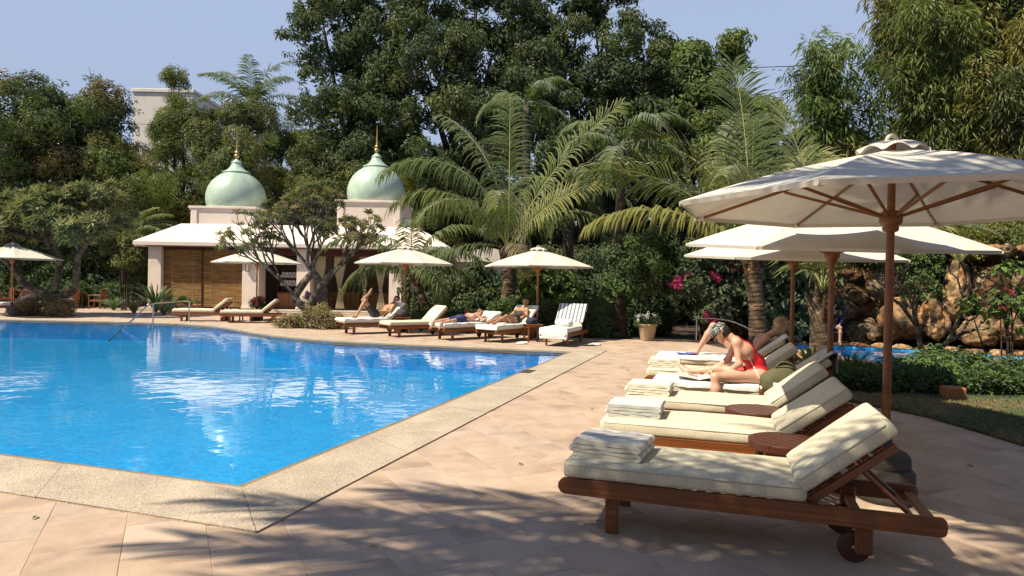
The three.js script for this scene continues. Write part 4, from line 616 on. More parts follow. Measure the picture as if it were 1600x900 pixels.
solo('dropped_towel', lump(0.17, 0.06, 0.1, 16, 0.35), M.towelFine, 'small pale cloth on the deck right of the rightmost far lounger', 'towel', at(2.2, 17.6), 0.2);
// garden chairs and table in the left shade
function chair(label, X, d, a) {
  const t = thing('garden_chair', label, 'chair', at(X, d), a, 'wooden garden chairs at the left'), w = 0.29;
  for (const s of [-1, 1]) { mesh('leg', box(0.05, 0.64, 0.05, 0.006), M.teak, t).position.set(-0.26, 0.32, s * w); const b = mesh('leg', box(0.05, 0.94, 0.05, 0.006), M.teak, t); b.position.set(0.26, 0.47, s * w); b.rotation.z = -0.08; mesh('arm', box(0.58, 0.03, 0.07, 0.008), M.teak, t).position.set(-0.03, 0.655, s * w); mesh('side_rail', box(0.47, 0.07, 0.03, 0.005), M.teak, t).position.set(0, 0.38, s * w); }
  for (let i = 0; i < 6; i++) mesh('seat_slat', box(0.072, 0.02, 0.56, 0.004), M.teak, t).position.set(-0.22 + i * 0.085, 0.425, 0);
  for (const y of [0.88, 0.52]) mesh('back_rail', box(0.03, 0.08, 0.54, 0.006), M.teak, t).position.set(0.262 + (y - 0.47) * 0.08, y, 0);
  for (let i = 0; i < 6; i++) { const s = mesh('back_slat', box(0.014, 0.32, 0.045, 0.003), M.teak, t); s.position.set(0.28, 0.70, -0.2 + i * 0.08); s.rotation.z = -0.08; }
  return t;
}
chair('wooden armchair facing the camera under the gnarled tree, left of the other chairs', -23.4, 32.2, 1.2); chair('wooden armchair in the middle of the left group, near the flower bed', -21.15, 32.2, 1.95); chair('rightmost wooden armchair, seen from the side in the shade', -20.1, 32.6, 0.15); chair('wooden armchair behind the bent over person at the left', -24.6, 32.6, 0.9);
{ const t = thing('garden_table', 'wooden dining table between the chairs in the left shade', 'table', at(-21.9, 32.9), 0.1); for (let i = 0; i < 9; i++) mesh('plank', box(1.5, 0.025, 0.09, 0.004), M.teakDark, t).position.set(0, 0.735, -0.4 + i * 0.1); for (const s of [-1, 1]) for (const q of [-1, 1]) mesh('leg', box(0.07, 0.722, 0.07, 0.006), M.teakDark, t).position.set(s * 0.65, 0.361, q * 0.36); for (const q of [-1, 1]) mesh('apron', box(1.23, 0.07, 0.03, 0.005), M.teakDark, t).position.set(0, 0.685, q * 0.36); }
// ---------- vegetation ----------
const q0 = new THREE.Quaternion(), UPV = V3(0, 1, 0);
// one leaf: two faces folded along the midrib
function leaf(m, base, dir, up, L, Wd, fold = 0.25, bend = 0.15) {
  const side = V3().crossVectors(dir, up).normalize(), n = V3().crossVectors(side, dir).normalize();
  const tip = base.clone().addScaledVector(dir, L).addScaledVector(n, -bend * L), mid = base.clone().addScaledVector(dir, L * 0.45);
  const l = mid.clone().addScaledVector(side, -Wd / 2).addScaledVector(n, fold * Wd), r = mid.clone().addScaledVector(side, Wd / 2).addScaledVector(n, fold * Wd);
  m.tri(base, tip, l); m.tri(base, r, tip);
}
function clumpGeo(seed, n, R, L, Wd, o = {}) {
  const { droop = 0.3, flat = 0.7, twig = true } = o, m = new MB(), r = rngOf(seed);
  for (let i = 0; i < n; i++) {
    const a = r() * Math.PI * 2, u = r() * 2 - 1, s = Math.sqrt(1 - u * u), b = V3(Math.cos(a) * s, u * flat, Math.sin(a) * s).multiplyScalar(R * (0.25 + 0.75 * r()));
    const dir = V3(Math.cos(a) + (r() - 0.5) * 1.2, u * 0.4 - droop + (r() - 0.5) * 0.6, Math.sin(a) + (r() - 0.5) * 1.2).normalize(); leaf(m, b, dir, V3((r() - 0.5) * 0.9, 1, (r() - 0.5) * 0.9).normalize(), L * (0.7 + r() * 0.6), Wd * (0.75 + r() * 0.5));
  }
  return m.geo();
}
const CL = {
  broad: [1, 2, 3].map(s => clumpGeo(s, 26, 0.42, 0.30, 0.115, { droop: 0.7 })),
  mid: [4, 5, 6].map(s => clumpGeo(s, 26, 0.36, 0.20, 0.085, { droop: 0.35 })),
  fine: [7, 8].map(s => clumpGeo(s, 30, 0.30, 0.13, 0.05, { droop: 0.2 })),
  hedge: [9, 10].map(s => clumpGeo(s, 26, 0.15, 0.065, 0.042, { droop: 0.0 })),
  bamboo: [11, 12, 13].map(s => clumpGeo(s, 24, 0.38, 0.34, 0.042, { droop: 0.7, flat: 0.8 })),
  big: [14, 15].map(s => clumpGeo(s, 9, 0.22, 0.26, 0.17, { droop: 0.45 })),
  rosette: [16, 17].map(s => { const m = new MB(), r = rngOf(s); for (let i = 0; i < 15; i++) { const a = i * 2.4, e = 0.1 + 0.85 * (i / 15) + (r() - 0.5) * 0.3; leaf(m, V3(0, 0.02 * i / 15, 0), V3(Math.cos(a) * Math.cos(e), Math.sin(e), Math.sin(a) * Math.cos(e)), UPV, 0.30 * (0.75 + r() * 0.4), 0.085, 0.18, 0.18); } return m.geo(); }),
  flower: [18].map(s => { const m = new MB(), r = rngOf(s); for (let i = 0; i < 16; i++) { const a = r() * 6.28, u = r() * 2 - 1, q = Math.sqrt(1 - u * u), b = V3(Math.cos(a) * q, u, Math.sin(a) * q).multiplyScalar(0.13 * r()); leaf(m, b, V3(r() - 0.5, r() - 0.3, r() - 0.5).normalize(), UPV, 0.07, 0.06, 0.2, 0.2); } return m.geo(); }),
};
function instanced(name, parent, geos, mat, items) {      // items: {p, q, s, c}
  geos.forEach((g, k) => {
    const mine = items.filter((_, i) => i % geos.length === k); if (!mine.length) return;
    const im = new THREE.InstancedMesh(g, mat, mine.length), m = new THREE.Matrix4(), s = V3(); im.name = name; im.userData = { kind: 'stuff' }; shade(im);
    mine.forEach((it, i) => { m.compose(it.p, it.q, s.setScalar(it.s)); im.setMatrixAt(i, m); im.setColorAt(i, it.c); }); parent.add(im);
  });
}
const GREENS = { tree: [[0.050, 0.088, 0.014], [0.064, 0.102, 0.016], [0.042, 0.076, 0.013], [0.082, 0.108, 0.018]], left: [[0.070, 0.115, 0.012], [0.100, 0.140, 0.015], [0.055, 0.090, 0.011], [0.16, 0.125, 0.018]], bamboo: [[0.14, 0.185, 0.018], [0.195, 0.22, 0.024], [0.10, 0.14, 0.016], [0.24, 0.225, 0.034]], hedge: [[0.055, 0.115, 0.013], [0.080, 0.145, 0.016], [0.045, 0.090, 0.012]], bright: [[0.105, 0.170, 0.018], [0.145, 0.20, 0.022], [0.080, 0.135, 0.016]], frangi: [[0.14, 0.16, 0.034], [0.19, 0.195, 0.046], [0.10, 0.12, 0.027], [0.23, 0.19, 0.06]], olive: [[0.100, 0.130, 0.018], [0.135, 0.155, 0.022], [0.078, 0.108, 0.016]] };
function crownItems(r, lobes, o) {
  const { puffs = 10, per = 20, pr = 0.9, size = [0.8, 1.3], pal, shell = 0.55, up = 0.5, thin = 0 } = o, out = [], cs = [];
  for (const [x, y, z, rx, ry, rz, w = 1] of lobes) {
    const n = Math.round(puffs * w);
    for (let i = 0; i < n; i++) {
      const a = r() * 6.283, u = r() * 2 - 1, s = Math.sqrt(1 - u * u), f = shell + (1 - shell) * Math.cbrt(r()), c = V3(x + Math.cos(a) * s * rx * f, y + u * ry * f, z + Math.sin(a) * s * rz * f), R = pr * (0.55 + r() * 0.9), base = pal[Math.floor(r() * pal.length)], t = 0.8 + r() * 0.45; cs.push(c);
      const k = Math.round(per * R * R / (pr * pr) * (1 - thin * r()));
      for (let j = 0; j < k; j++) {
        const b = r() * 6.283, v = r() * 1.75 - 0.75, q = Math.sqrt(Math.max(0, 1 - v * v)), g = 0.55 + 0.45 * Math.sqrt(r()), dir = V3(Math.cos(b) * q, v, Math.sin(b) * q), p = c.clone().add(V3(dir.x * R * g, dir.y * R * g * 0.75, dir.z * R * g));
        const d2 = dir.clone().lerp(UPV, up).normalize(), qq = new THREE.Quaternion().setFromUnitVectors(UPV, d2).multiply(new THREE.Quaternion().setFromAxisAngle(UPV, r() * 6.283)), e = t * (0.92 + r() * 0.16);
        out.push({ p, q: qq, s: lerp(size[0], size[1], r()), c: new THREE.Color().setRGB(base[0] * e * (0.96 + r() * 0.08), base[1] * e, base[2] * e) });
      }
    }
  }
  out.cs = cs; return out;
}
function tree(name, label, category, X, d, o) {
  const { seed, h, tr = 0.25, lobes, kind = 'mid', mat = M.leaf, barkM = M.bark, group, split = 0.35, twigs = 14, lean = [0, 0] } = o, r = rngOf(seed), t = thing(name, label, category, at(X, d, -0.03), 0, group);
  const mid = V3(lean[0], h * split, lean[1]), m = new MB();
  m.add(tube([V3(0, -0.1, 0), V3(lean[0] * 0.3 + (r() - 0.5) * 0.2, h * split * 0.5, lean[1] * 0.3), mid], [tr * 1.35, tr, tr * 0.85], 10, 5));
  const items = crownItems(r, lobes, o);
  if (o.sprigs) for (let i = 0; i < o.sprigs; i++) { const l = lobes[Math.floor(r() * Math.min(lobes.length, o.topLobes || 5))], a = r() * 6.283, el = r() * 1.2 - 0.1, dir = V3(Math.cos(a) * Math.cos(el), Math.sin(el), Math.sin(a) * Math.cos(el) * 0.4), s0 = V3(l[0] + dir.x * l[3] * 0.7, l[1] + dir.y * l[4] * 0.7, l[2]), len = 1.2 + r() * 1.3, e = s0.clone().addScaledVector(dir, len).add(V3(0, 0.3, 0)); m.add(tube([s0, s0.clone().lerp(e, 0.5).add(V3(0, 0.12, 0)), e], [0.035, 0.022, 0.01], 5, 2)); const b = o.pal[Math.floor(r() * o.pal.length)]; for (let k = 0; k < 7; k++) { const p = s0.clone().lerp(e, 0.35 + 0.65 * r()).add(V3((r() - 0.5) * 0.5, (r() - 0.6) * 0.4, (r() - 0.5) * 0.5)); items.push({ p, q: new THREE.Quaternion().setFromAxisAngle(UPV, r() * 6.28), s: 0.6 + r() * 0.5, c: new THREE.Color().setRGB(...b) }); } }
  for (const [x, y, z] of lobes) { const e = V3(x, y, z), k = mid.clone().lerp(e, 0.5).add(V3((r() - 0.5) * 0.8, 0.3, (r() - 0.5) * 0.8)); m.add(tube([mid, k, e], [tr * 0.7, tr * 0.42, tr * 0.15], 7, 4)); }
  for (let i = 0; i < twigs; i++) { const e = items.cs[Math.floor(r() * items.cs.length)]; let best = lobes[0], bd = 1e9; for (const l of lobes) { const dd = Math.hypot(l[0] - e.x, l[1] - e.y, l[2] - e.z); if (dd < bd) { bd = dd; best = l; } } const s = mid.clone().lerp(V3(best[0], best[1], best[2]), 0.7); m.add(tube([s, s.clone().lerp(e, 0.5).add(V3(0, 0.25, 0)), e], [tr * 0.22, tr * 0.14, tr * 0.06], 5, 3)); }
  mesh('trunk', m, barkM, t); instanced('crown', t, CL[kind], mat, items); return t;
}
// scattered lobes helper
function cloud(r, n, x, y, z, rx, ry, rz, lr) { return Array.from({ length: n }, () => { const a = r() * 6.283, f = Math.sqrt(r()), k = lr * (0.7 + r() * 0.6); return [x + Math.cos(a) * f * rx, y + (r() * 2 - 1) * ry, z + Math.sin(a) * f * rz, k * 1.15, k * 0.85, k * 1.15]; }); }

// big trees at the back
const bigG = 'tall trees behind the palms';
tree('broadleaf_tree', 'tallest tree left of centre, its ragged crown above the right dome', 'tree', -10.6, 45, { seed: 31, h: 22, sprigs: 26, tr: 0.38, pal: GREENS.tree, kind: 'broad', puffs: 9, per: 15, pr: 1.0, up: 0.3, group: bigG, twigs: 24, lobes: [[0.2, 21, 1, 1.9, 2.0, 1.8], [-1.9, 17.6, 1, 1.9, 2.2, 1.8], [1.8, 17.4, 1.5, 2.0, 2.0, 2], [0.4, 14.2, 2, 3.2, 2.4, 2.5, 1.6], [-1.2, 10.5, 2.6, 3.2, 2.2, 2.2, 1.5], [2.0, 11.2, 2.6, 2.6, 2.4, 2.2, 1.4], [0.3, 7.6, 2.2, 3.6, 1.8, 2.0, 1.3]] });
tree('broadleaf_tree', 'wide dark tree in the middle behind the coconut palm', 'tree', -3.2, 44, { seed: 33, h: 20, sprigs: 26, tr: 0.45, pal: GREENS.tree, kind: 'broad', puffs: 10, per: 15, pr: 1.05, up: 0.3, group: bigG, twigs: 26, lobes: [[-4.2, 12.6, 2, 2.0, 2.2, 2], [-4.6, 9.4, 2.5, 2.2, 2.0, 2], [3.8, 15.4, 1, 2.2, 2.0, 2], [-2.6, 17.8, 1, 2.2, 2.0, 2], [0.6, 19.2, 0.5, 2.4, 1.8, 2], [3.2, 18.4, 1, 2.3, 2.0, 2], [-2.2, 14.2, 2.5, 2.8, 2.2, 2.6, 1.3], [1.6, 15.0, 3, 3.0, 2.3, 2.8, 1.4], [-1.0, 11.2, 4.5, 3.4, 2.0, 3, 1.5], [3.0, 11.4, 4.5, 3.0, 2.0, 3, 1.4], [0.5, 8.6, 5.5, 4.0, 1.5, 3, 1.4]] });
tree('broadleaf_tree', 'dense dark tree right of the middle with sky on its right', 'tree', 4.6, 43, { seed: 35, h: 19, sprigs: 26, tr: 0.42, pal: GREENS.tree, kind: 'broad', puffs: 10, per: 15, pr: 1.0, up: 0.3, group: bigG, twigs: 26, lobes: [[-1.6, 18.4, 0.5, 2.2, 1.9, 2], [1.2, 18.6, 0, 2.0, 2.0, 2], [3.4, 16.0, 0.5, 1.9, 1.9, 1.9], [-1.8, 14.6, 3, 2.8, 2.2, 2.6, 1.3], [1.8, 14.2, 3, 2.8, 2.2, 2.6, 1.3], [4.2, 13.0, 2, 1.8, 1.8, 2], [3.2, 11.6, 2.5, 2.4, 2.0, 2, 1.2], [5.0, 10.2, 2, 2.0, 1.8, 2, 1.1], [-3.6, 12.6, 3, 2.2, 2.2, 2.4, 1.1], [-3.4, 16.4, 1, 1.9, 1.8, 1.9, 1], [0, 11.0, 5.0, 3.6, 2.0, 3, 1.5], [3.4, 9.8, 4.5, 2.6, 1.8, 2.6, 1.2], [-0.5, 8.2, 5.5, 3.8, 1.6, 3, 1.3]] });
// trees at the left
const leftG = 'leafy trees behind the left terrace';
tree('feathery_tree', 'leafy tree at the left edge with some yellowing leaves', 'tree', -29.3, 39, { seed: 41, h: 11.6, sprigs: 10, tr: 0.3, pal: GREENS.left, kind: 'mid', mat: M.leafMatt, puffs: 11, per: 20, pr: 0.95, up: 0.2, group: leftG, lobes: [[-2.6, 10.8, 0, 2.0, 1.3, 2], [0.8, 11.0, 0.5, 2.2, 1.5, 2], [-1.6, 9.0, 1.5, 2.6, 1.8, 2.2, 1.3], [1.8, 9.4, 2, 2.6, 1.8, 2.4, 1.4], [0, 6.6, 2.6, 3.4, 1.6, 2.4, 1.4]] });
tree('feathery_tree', 'rounded leafy tree left of the white building', 'tree', -25.9, 40, { seed: 43, h: 13, sprigs: 10, tr: 0.28, pal: GREENS.left, kind: 'mid', mat: M.leafMatt, puffs: 11, per: 20, pr: 0.9, up: 0.25, group: leftG, lobes: [[-0.6, 11.2, 0, 1.5, 1.3, 1.6], [1.5, 11.0, 0.5, 1.5, 1.4, 1.6], [0.2, 9.0, 1.2, 2.6, 1.8, 2.2, 1.4], [2.2, 8.2, 1.6, 2.2, 1.7, 2, 1.2], [0.4, 6.4, 2, 3, 1.5, 2.2, 1.3]] });
tree('feathery_tree', 'creeper clad tree just in front of the white building', 'tree', -22.6, 45, { seed: 45, h: 12, tr: 0.2, pal: GREENS.bamboo, kind: 'fine', mat: M.leafMatt, puffs: 9, per: 26, pr: 0.7, up: 0, group: leftG, lobes: [[-0.3, 13.6, 0, 0.55, 1.7, 0.6, 1.0], [0.5, 12.2, 0.3, 0.4, 1.1, 0.6, 0.6], [-0.5, 10.6, 0.5, 0.9, 1.4, 1.0, 1.2], [0.9, 9.4, 0.6, 1.5, 1.3, 1.4, 1.3]] });
// leafy wall behind the pavilion
const wallG = 'feathery trees behind the pavilion';
const behind = [[-22.4, 39, 8.8, 'feathery green tree behind the left end of the pavilion roof'], [-17.4, 41, 12.5, 'olive green tree above the left dome'], [-14.8, 42.5, 11.6, 'small leaved tree between the domes, lower than its neighbours'], [-11.2, 41, 9.4, 'small leaved tree just behind the right dome'], [-7.2, 40.5, 9.6, 'small leaved tree behind the right end of the pavilion']];
behind.forEach(([X, d, h, label], i) => { const r = rngOf(500 + i); tree('small_leaved_tree', label, 'tree', X, d, { seed: 51 + i, h, tr: 0.2, pal: i % 2 ? GREENS.olive : GREENS.bamboo, kind: i % 2 ? 'mid' : 'fine', mat: M.leafMatt, puffs: 8, per: i % 2 ? 18 : 24, pr: 0.8, up: 0.1, group: wallG, lobes: [[(r() - 0.5) * 1.2, h - 0.9, 0, 1.7, 1.3, 1.5], ...cloud(r, 6, 0, h * 0.62, 0.8, 2.2, h * 0.22, 1.2, 1.45)] }); });
// right hand background
tree('upright_tree', 'slender bright green tree rising behind the leaning palm fronds', 'tree', 10.0, 37, { seed: 61, h: 15, tr: 0.22, pal: GREENS.bright, kind: 'broad', puffs: 8, per: 13, pr: 0.75, up: 0.3, lobes: [[-0.6, 13.6, 0, 0.55, 1.5, 0.6, 0.8], [1.7, 13.6, 0, 0.7, 1.5, 0.7, 0.9], [0.4, 11.6, 0.4, 2.0, 1.2, 1.5, 1.4], [2.6, 11.4, 0.5, 1.7, 1.4, 1.4, 1.1], [0.3, 9.0, 1, 2.8, 1.8, 1.8, 1.5]] });
tree('upright_tree', 'shaded leafy tree between the slender tree and the bamboo', 'tree', 16.4, 38, { seed: 63, h: 10.5, tr: 0.22, pal: GREENS.tree, kind: 'mid', puffs: 10, per: 18, pr: 0.85, up: 0.3, lobes: [[-1, 10, 0, 1.8, 1.4, 1.6], [1.4, 9.2, 0.3, 1.9, 1.4, 1.6], [0, 7, 1, 3.2, 1.9, 2, 1.6], [1.4, 4.6, 1.2, 3.2, 1.6, 2, 1.3]] });

// bamboo
function bamboo(label, X, d, o) {
  const { seed, n, h, spread, per, pal = GREENS.bamboo, arch = 0.35, from = 0.15, size = [0.7, 1.2], side = 0.9 } = o, r = rngOf(seed), t = thing('bamboo_clump', label, 'bamboo', at(X, d, -0.03), 0, 'bamboo clumps at the right'), items = [];
  for (let i = 0; i < n; i++) {
    const a = r() * 6.283, f = Math.sqrt(r()), bx = Math.cos(a) * f * spread[0] * 0.45, bz = Math.sin(a) * f * spread[1] * 0.45, H = h * (0.6 + 0.4 * r()), ox = Math.cos(a) * f * spread[0] * (0.5 + r() * 0.6), oz = Math.sin(a) * f * spread[1] * (0.5 + r() * 0.6), pts = [];
    for (let k = 0; k <= 7; k++) { const u = k / 7; pts.push(V3(bx + ox * Math.pow(u, 1.8), H * (u - arch * 0.35 * u * u * u), bz + oz * Math.pow(u, 1.8))); }
    mesh('cane', tube(pts, pts.map((_, k) => 0.035 * (1 - k / 8)), 5, 2), M.cane, t);
    const cv = new THREE.CatmullRomCurve3(pts), base = pal[Math.floor(r() * pal.length)], tone = 0.8 + r() * 0.45;
    for (let k = 0; k < per; k++) { const u = from + (1 - from) * Math.sqrt(r()), p = cv.getPoint(u), b = r() * 6.283, l = side * (0.15 + r()) * (1.15 - 0.6 * u); p.add(V3(Math.cos(b) * l, (r() - 0.62) * l * 0.9, Math.sin(b) * l)); const e = tone * (0.8 + r() * 0.4); items.push({ p, q: new THREE.Quaternion().setFromEuler(new THREE.Euler((r() - 0.5) * 0.9, r() * 6.28, (r() - 0.5) * 0.9)), s: lerp(size[0], size[1], r()), c: new THREE.Color().setRGB(base[0] * e, base[1] * e, base[2] * e) }); }
  }
  instanced('foliage', t, CL.bamboo, M.leafMatt, items); return t;
}
bamboo('huge yellow green bamboo clump filling the upper right corner', 16.9, 23.0, { seed: 71, n: 46, h: 15, spread: [3.2, 2.4], per: 200, side: 1.05 });
bamboo('dense lower bamboo right of the nearest umbrella top', 17.6, 21.8, { seed: 73, n: 30, h: 10, spread: [3.0, 1.4], per: 200, side: 1.0 });
bamboo('bamboo behind the rock wall, left of the huge clump', 12.6, 25.5, { seed: 74, n: 22, h: 8.2, spread: [2.2, 1.4], per: 190, side: 0.95 });
bamboo('thin sparse bamboo against the sky left of the huge clump', 11.9, 25, { seed: 75, n: 9, h: 12.4, spread: [1.6, 1.0], per: 40, from: 0.55, arch: 0.2, side: 1.0, pal: GREENS.bright });

// palm fronds
function frondGeo(r, o) {
  const { L = 4.5, e0 = 60, bend = 90, n = 62, ll = 0.75, hang = 0.6, lw = 0.042, twist = 0, bare = 0.14, sweep = 0 } = o, m = new MB(), S = 26, ra = [], pts = [], step = L / S; let x = 0, y = 0, z = 0;
  for (let i = 0; i <= S; i++) { const u = i / S, a = (e0 - bend * Math.pow(u, 1.35)) * RAD; pts.push(V3(x, y, z)); x += Math.cos(a) * step; y += Math.sin(a) * step; z += twist * u * step; }
  const cv = new THREE.CatmullRomCurve3(pts);
  for (let k = 0; k < n; k++) {
    const u = bare + (0.995 - bare) * k / (n - 1), p = cv.getPoint(u), T = cv.getTangent(u), B = V3(0, 0, 1), N = V3().crossVectors(B, T).normalize();
    const len = ll * (0.35 + 0.65 * Math.sin(Math.PI * clamp(0.12 + u * 0.80))) * (0.74 + r() * 0.46), fw = lerp(0.45, 1.6, u * u) + sweep;
    for (const s of [-1, 1]) {
      if (r() < 0.05) continue;
      const d0 = B.clone().multiplyScalar(s).addScaledVector(T, fw + (r() - 0.5) * 0.35).addScaledVector(N, 0.35 - hang * 0.25 + (r() - 0.5) * 0.45).normalize(), d1 = d0.clone().add(V3(0, -hang * (0.7 + r() * 0.6), 0)).normalize(), d2 = d1.clone().add(V3(0, -hang * 0.9, 0)).normalize();
      const a = p.clone(), b = a.clone().addScaledVector(d0, len * 0.34), c = b.clone().addScaledVector(d1, len * 0.36), e = c.clone().addScaledVector(d2, len * 0.30), w = T.clone().multiplyScalar(lw * 0.5), w2 = T.clone().multiplyScalar(lw * 0.42);
      const A1 = a.clone().addScaledVector(w, -0.5), A2 = a.clone().addScaledVector(w, 0.5), B1 = b.clone().sub(w), B2 = b.clone().add(w), C1 = c.clone().sub(w2), C2 = c.clone().add(w2);
      m.quad(A1, A2, B2, B1); m.quad(B1, B2, C2, C1); m.tri(C1, C2, e);
    }
  }
  return { leaves: m.geo(), rachis: tube(pts, pts.map((_, i) => lerp(0.026, 0.003, i / S) * L / 4.5), 5, 1) };
}
function ringTrunk(pts, radii, step, amp, r) {     // leaf scars stand out as rings
  const cv = new THREE.CatmullRomCurve3(pts), n = Math.round(cv.getLength() / step), P2 = [], R2 = [];
  for (let i = 0; i <= n; i++) { const u = i / n, t = u * (pts.length - 1), k = Math.min(pts.length - 2, Math.floor(t)), rr = lerp(radii[k], radii[k + 1], t - k), f = 1 + (r() - 0.5) * amp * 0.8; for (const [q, w] of [[0, 1 + amp * f], [0.3, 1 + amp * 0.4], [0.85, 1 - amp * 0.5]]) { const v = Math.min(1, (i + q) / n); P2.push(cv.getPoint(v)); R2.push(rr * w); } }
  return tube(P2, R2, 16, 1);
}
function palm(name, label, X, d, o) {
  const { seed, trunk, tr, fronds, mats = [0, 1, 2], barkM = M.barkPalm, step = 0.09, amp = 0.05, boots = 0, group, rach = M.rachis } = o, r = rngOf(seed), t = thing(name, label, 'palm tree', at(X, d, -0.03), 0, group);
  const pts = trunk.map(p => V3(...p)); if (tr) mesh('trunk', ringTrunk(pts, tr, step, amp, r), barkM, t);
  const top = pts[pts.length - 1];
  for (let i = 0; i < boots; i++) { const a = i * 2.4, y = top.y - 0.05 - i / boots * 0.75; const g = tube([V3(0, 0, 0), V3(Math.cos(a) * 0.10, 0.16, Math.sin(a) * 0.10), V3(Math.cos(a) * 0.2, 0.42 + r() * 0.1, Math.sin(a) * 0.2)], [0.07, 0.055, 0.022], 6, 3); const u = clamp((y - pts[0].y) / (top.y - pts[0].y)), c = new THREE.CatmullRomCurve3(pts).getPoint(u); mesh('leaf_base', g, i % 3 ? M.barkPalm : M.barkOrange, t).position.set(c.x + Math.cos(a) * tr[tr.length - 1] * 0.8, c.y - 0.12, c.z + Math.sin(a) * tr[tr.length - 1] * 0.8); }
  fronds.forEach((f, i) => { const fo = Object.assign({}, f), g = frondGeo(r, fo), fr = mesh('frond', g.leaves, M.frond[f.m ?? mats[i % mats.length]], t); fr.position.set(top.x, top.y - 0.05 + r() * 0.12, top.z); fr.rotation.order = 'YXZ'; fr.rotation.y = f.az * RAD; fr.rotation.x = (f.roll || 0) * RAD; mesh('rachis', g.rachis, rach, fr); });
  return t;
}
// az: 0 points right, 90 away from the viewer, 180 left, 270 to the viewer
palm('coconut_palm', 'coconut palm in the middle, its fronds arching over the far loungers', -0.15, 23.2, { seed: 81, trunk: [[0, 0, 0], [0.02, 1.1, 0], [0.05, 2.1, 0], [0.0, 2.75, 0]], tr: [0.30, 0.25, 0.24, 0.20], boots: 12, step: 0.10, amp: 0.06, fronds: [
  { az: 92, L: 5.92, e0: 88, bend: 26, ll: 1.05, m: 0, hang: 0.5, lw: 0.05 }, { az: 25, L: 6.20, e0: 84, bend: 34, ll: 0.95, m: 1, roll: 40, hang: 0.5, lw: 0.05 }, { az: 150, L: 5.92, e0: 84, bend: 58, ll: 1.15, m: 0, hang: 0.9, lw: 0.05 }, { az: 182, L: 6.02, e0: 78, bend: 116, ll: 1.35, m: 0, hang: 1.2, lw: 0.05 }, { az: 176, L: 5.08, e0: 62, bend: 104, ll: 1.25, m: 1, hang: 1.3, lw: 0.05 }, { az: 218, L: 4.51, e0: 60, bend: 122, ll: 1.25, m: 1, hang: 1.5, lw: 0.05 }, { az: 4, L: 5.45, e0: 74, bend: 50, ll: 0.75, m: 2, hang: 0.4, roll: 60, lw: 0.05 }, { az: -12, L: 4.32, e0: 54, bend: 108, ll: 1.1, m: 0, hang: 1.2, lw: 0.05 }, { az: 262, L: 4.32, e0: 70, bend: 128, ll: 1.1, m: 1, hang: 1.3, lw: 0.05 }, { az: 100, L: 4.51, e0: 46, bend: 84, ll: 1.1, m: 3, hang: 1.0 }, { az: 172, L: 3.38, e0: 14, bend: 80, ll: 0.95, m: 3, hang: 1.2 }, { az: 285, L: 2.82, e0: 20, bend: 105, ll: 0.8, m: 4, hang: 1.3 }] });
palm('coconut_palm', 'leaning coconut palm behind the near umbrellas, with orange scarred trunk', 6.75, 18.3, { seed: 83, trunk: [[0, 0, 0], [-0.06, 0.9, 0], [-0.18, 1.9, 0], [-0.28, 2.65, 0]], tr: [0.25, 0.22, 0.21, 0.19], boots: 10, step: 0.11, amp: 0.07, fronds: [
  { az: 98, L: 5.6, e0: 86, bend: 22, ll: 1.35, m: 0, hang: 0.3, lw: 0.06 }, { az: 160, L: 5.8, e0: 76, bend: 66, ll: 1.35, m: 2, hang: 0.4, roll: 30, lw: 0.06 }, { az: 182, L: 5.4, e0: 58, bend: 70, ll: 1.35, m: 1, hang: 0.5, roll: 25, lw: 0.06 }, { az: 178, L: 4.7, e0: 34, bend: 66, ll: 1.2, m: 2, hang: 1.1, lw: 0.055 }, { az: 38, L: 5.6, e0: 80, bend: 40, ll: 1.25, m: 1, roll: -30, hang: 0.35, lw: 0.06 }, { az: 4, L: 5.0, e0: 62, bend: 74, ll: 1.25, m: 2, hang: 0.4, roll: -25, lw: 0.06 }, { az: 70, L: 5.2, e0: 74, bend: 40, ll: 1.3, m: 0, hang: 0.35, lw: 0.06 }, { az: 240, L: 4.4, e0: 66, bend: 104, ll: 1.1, m: 1, hang: 0.8, lw: 0.055 }, { az: 305, L: 4.2, e0: 60, bend: 100, ll: 1.0, m: 0, hang: 0.8 }, { az: 128, L: 4.8, e0: 56, bend: 70, ll: 1.2, m: 3, hang: 0.5, lw: 0.06 }] });
palm('young_palm', 'young palm with yellow stalks, its trunk beside the second pool', 6.35, 13.7, { seed: 85, trunk: [[0, 0, 0], [-0.02, 0.5, 0], [-0.03, 1.1, 0], [-0.02, 1.55, 0]], tr: [0.24, 0.22, 0.20, 0.15], boots: 9, step: 0.08, amp: 0.05, fronds: [
  { az: 165, L: 3.9, e0: 80, bend: 44, ll: 1.06, m: 1, lw: 0.05, hang: 0.3, roll: 37.50 }, { az: 120, L: 4.2, e0: 86, bend: 30, ll: 1.06, m: 1, lw: 0.05, hang: 0.3 }, { az: 30, L: 4.2, e0: 82, bend: 40, ll: 1.06, m: 1, lw: 0.05, hang: 0.3, roll: -30 }, { az: 10, L: 3.9, e0: 74, bend: 62, ll: 1.06, m: 2, lw: 0.05, hang: 0.3 }, { az: 70, L: 3.9, e0: 76, bend: 46, ll: 1.06, m: 2, lw: 0.05, hang: 0.3 }, { az: 190, L: 3.2, e0: 62, bend: 70, ll: 1.00, m: 2, lw: 0.05, hang: 0.3 }, { az: -20, L: 3.2, e0: 58, bend: 80, ll: 1.00, m: 1, lw: 0.05, hang: 0.3 }, { az: 250, L: 2.8, e0: 66, bend: 80, ll: 0.88, m: 1, lw: 0.05, hang: 0.3 }, { az: 310, L: 2.7, e0: 62, bend: 84, ll: 0.88, m: 2, lw: 0.05, hang: 0.3 }] });
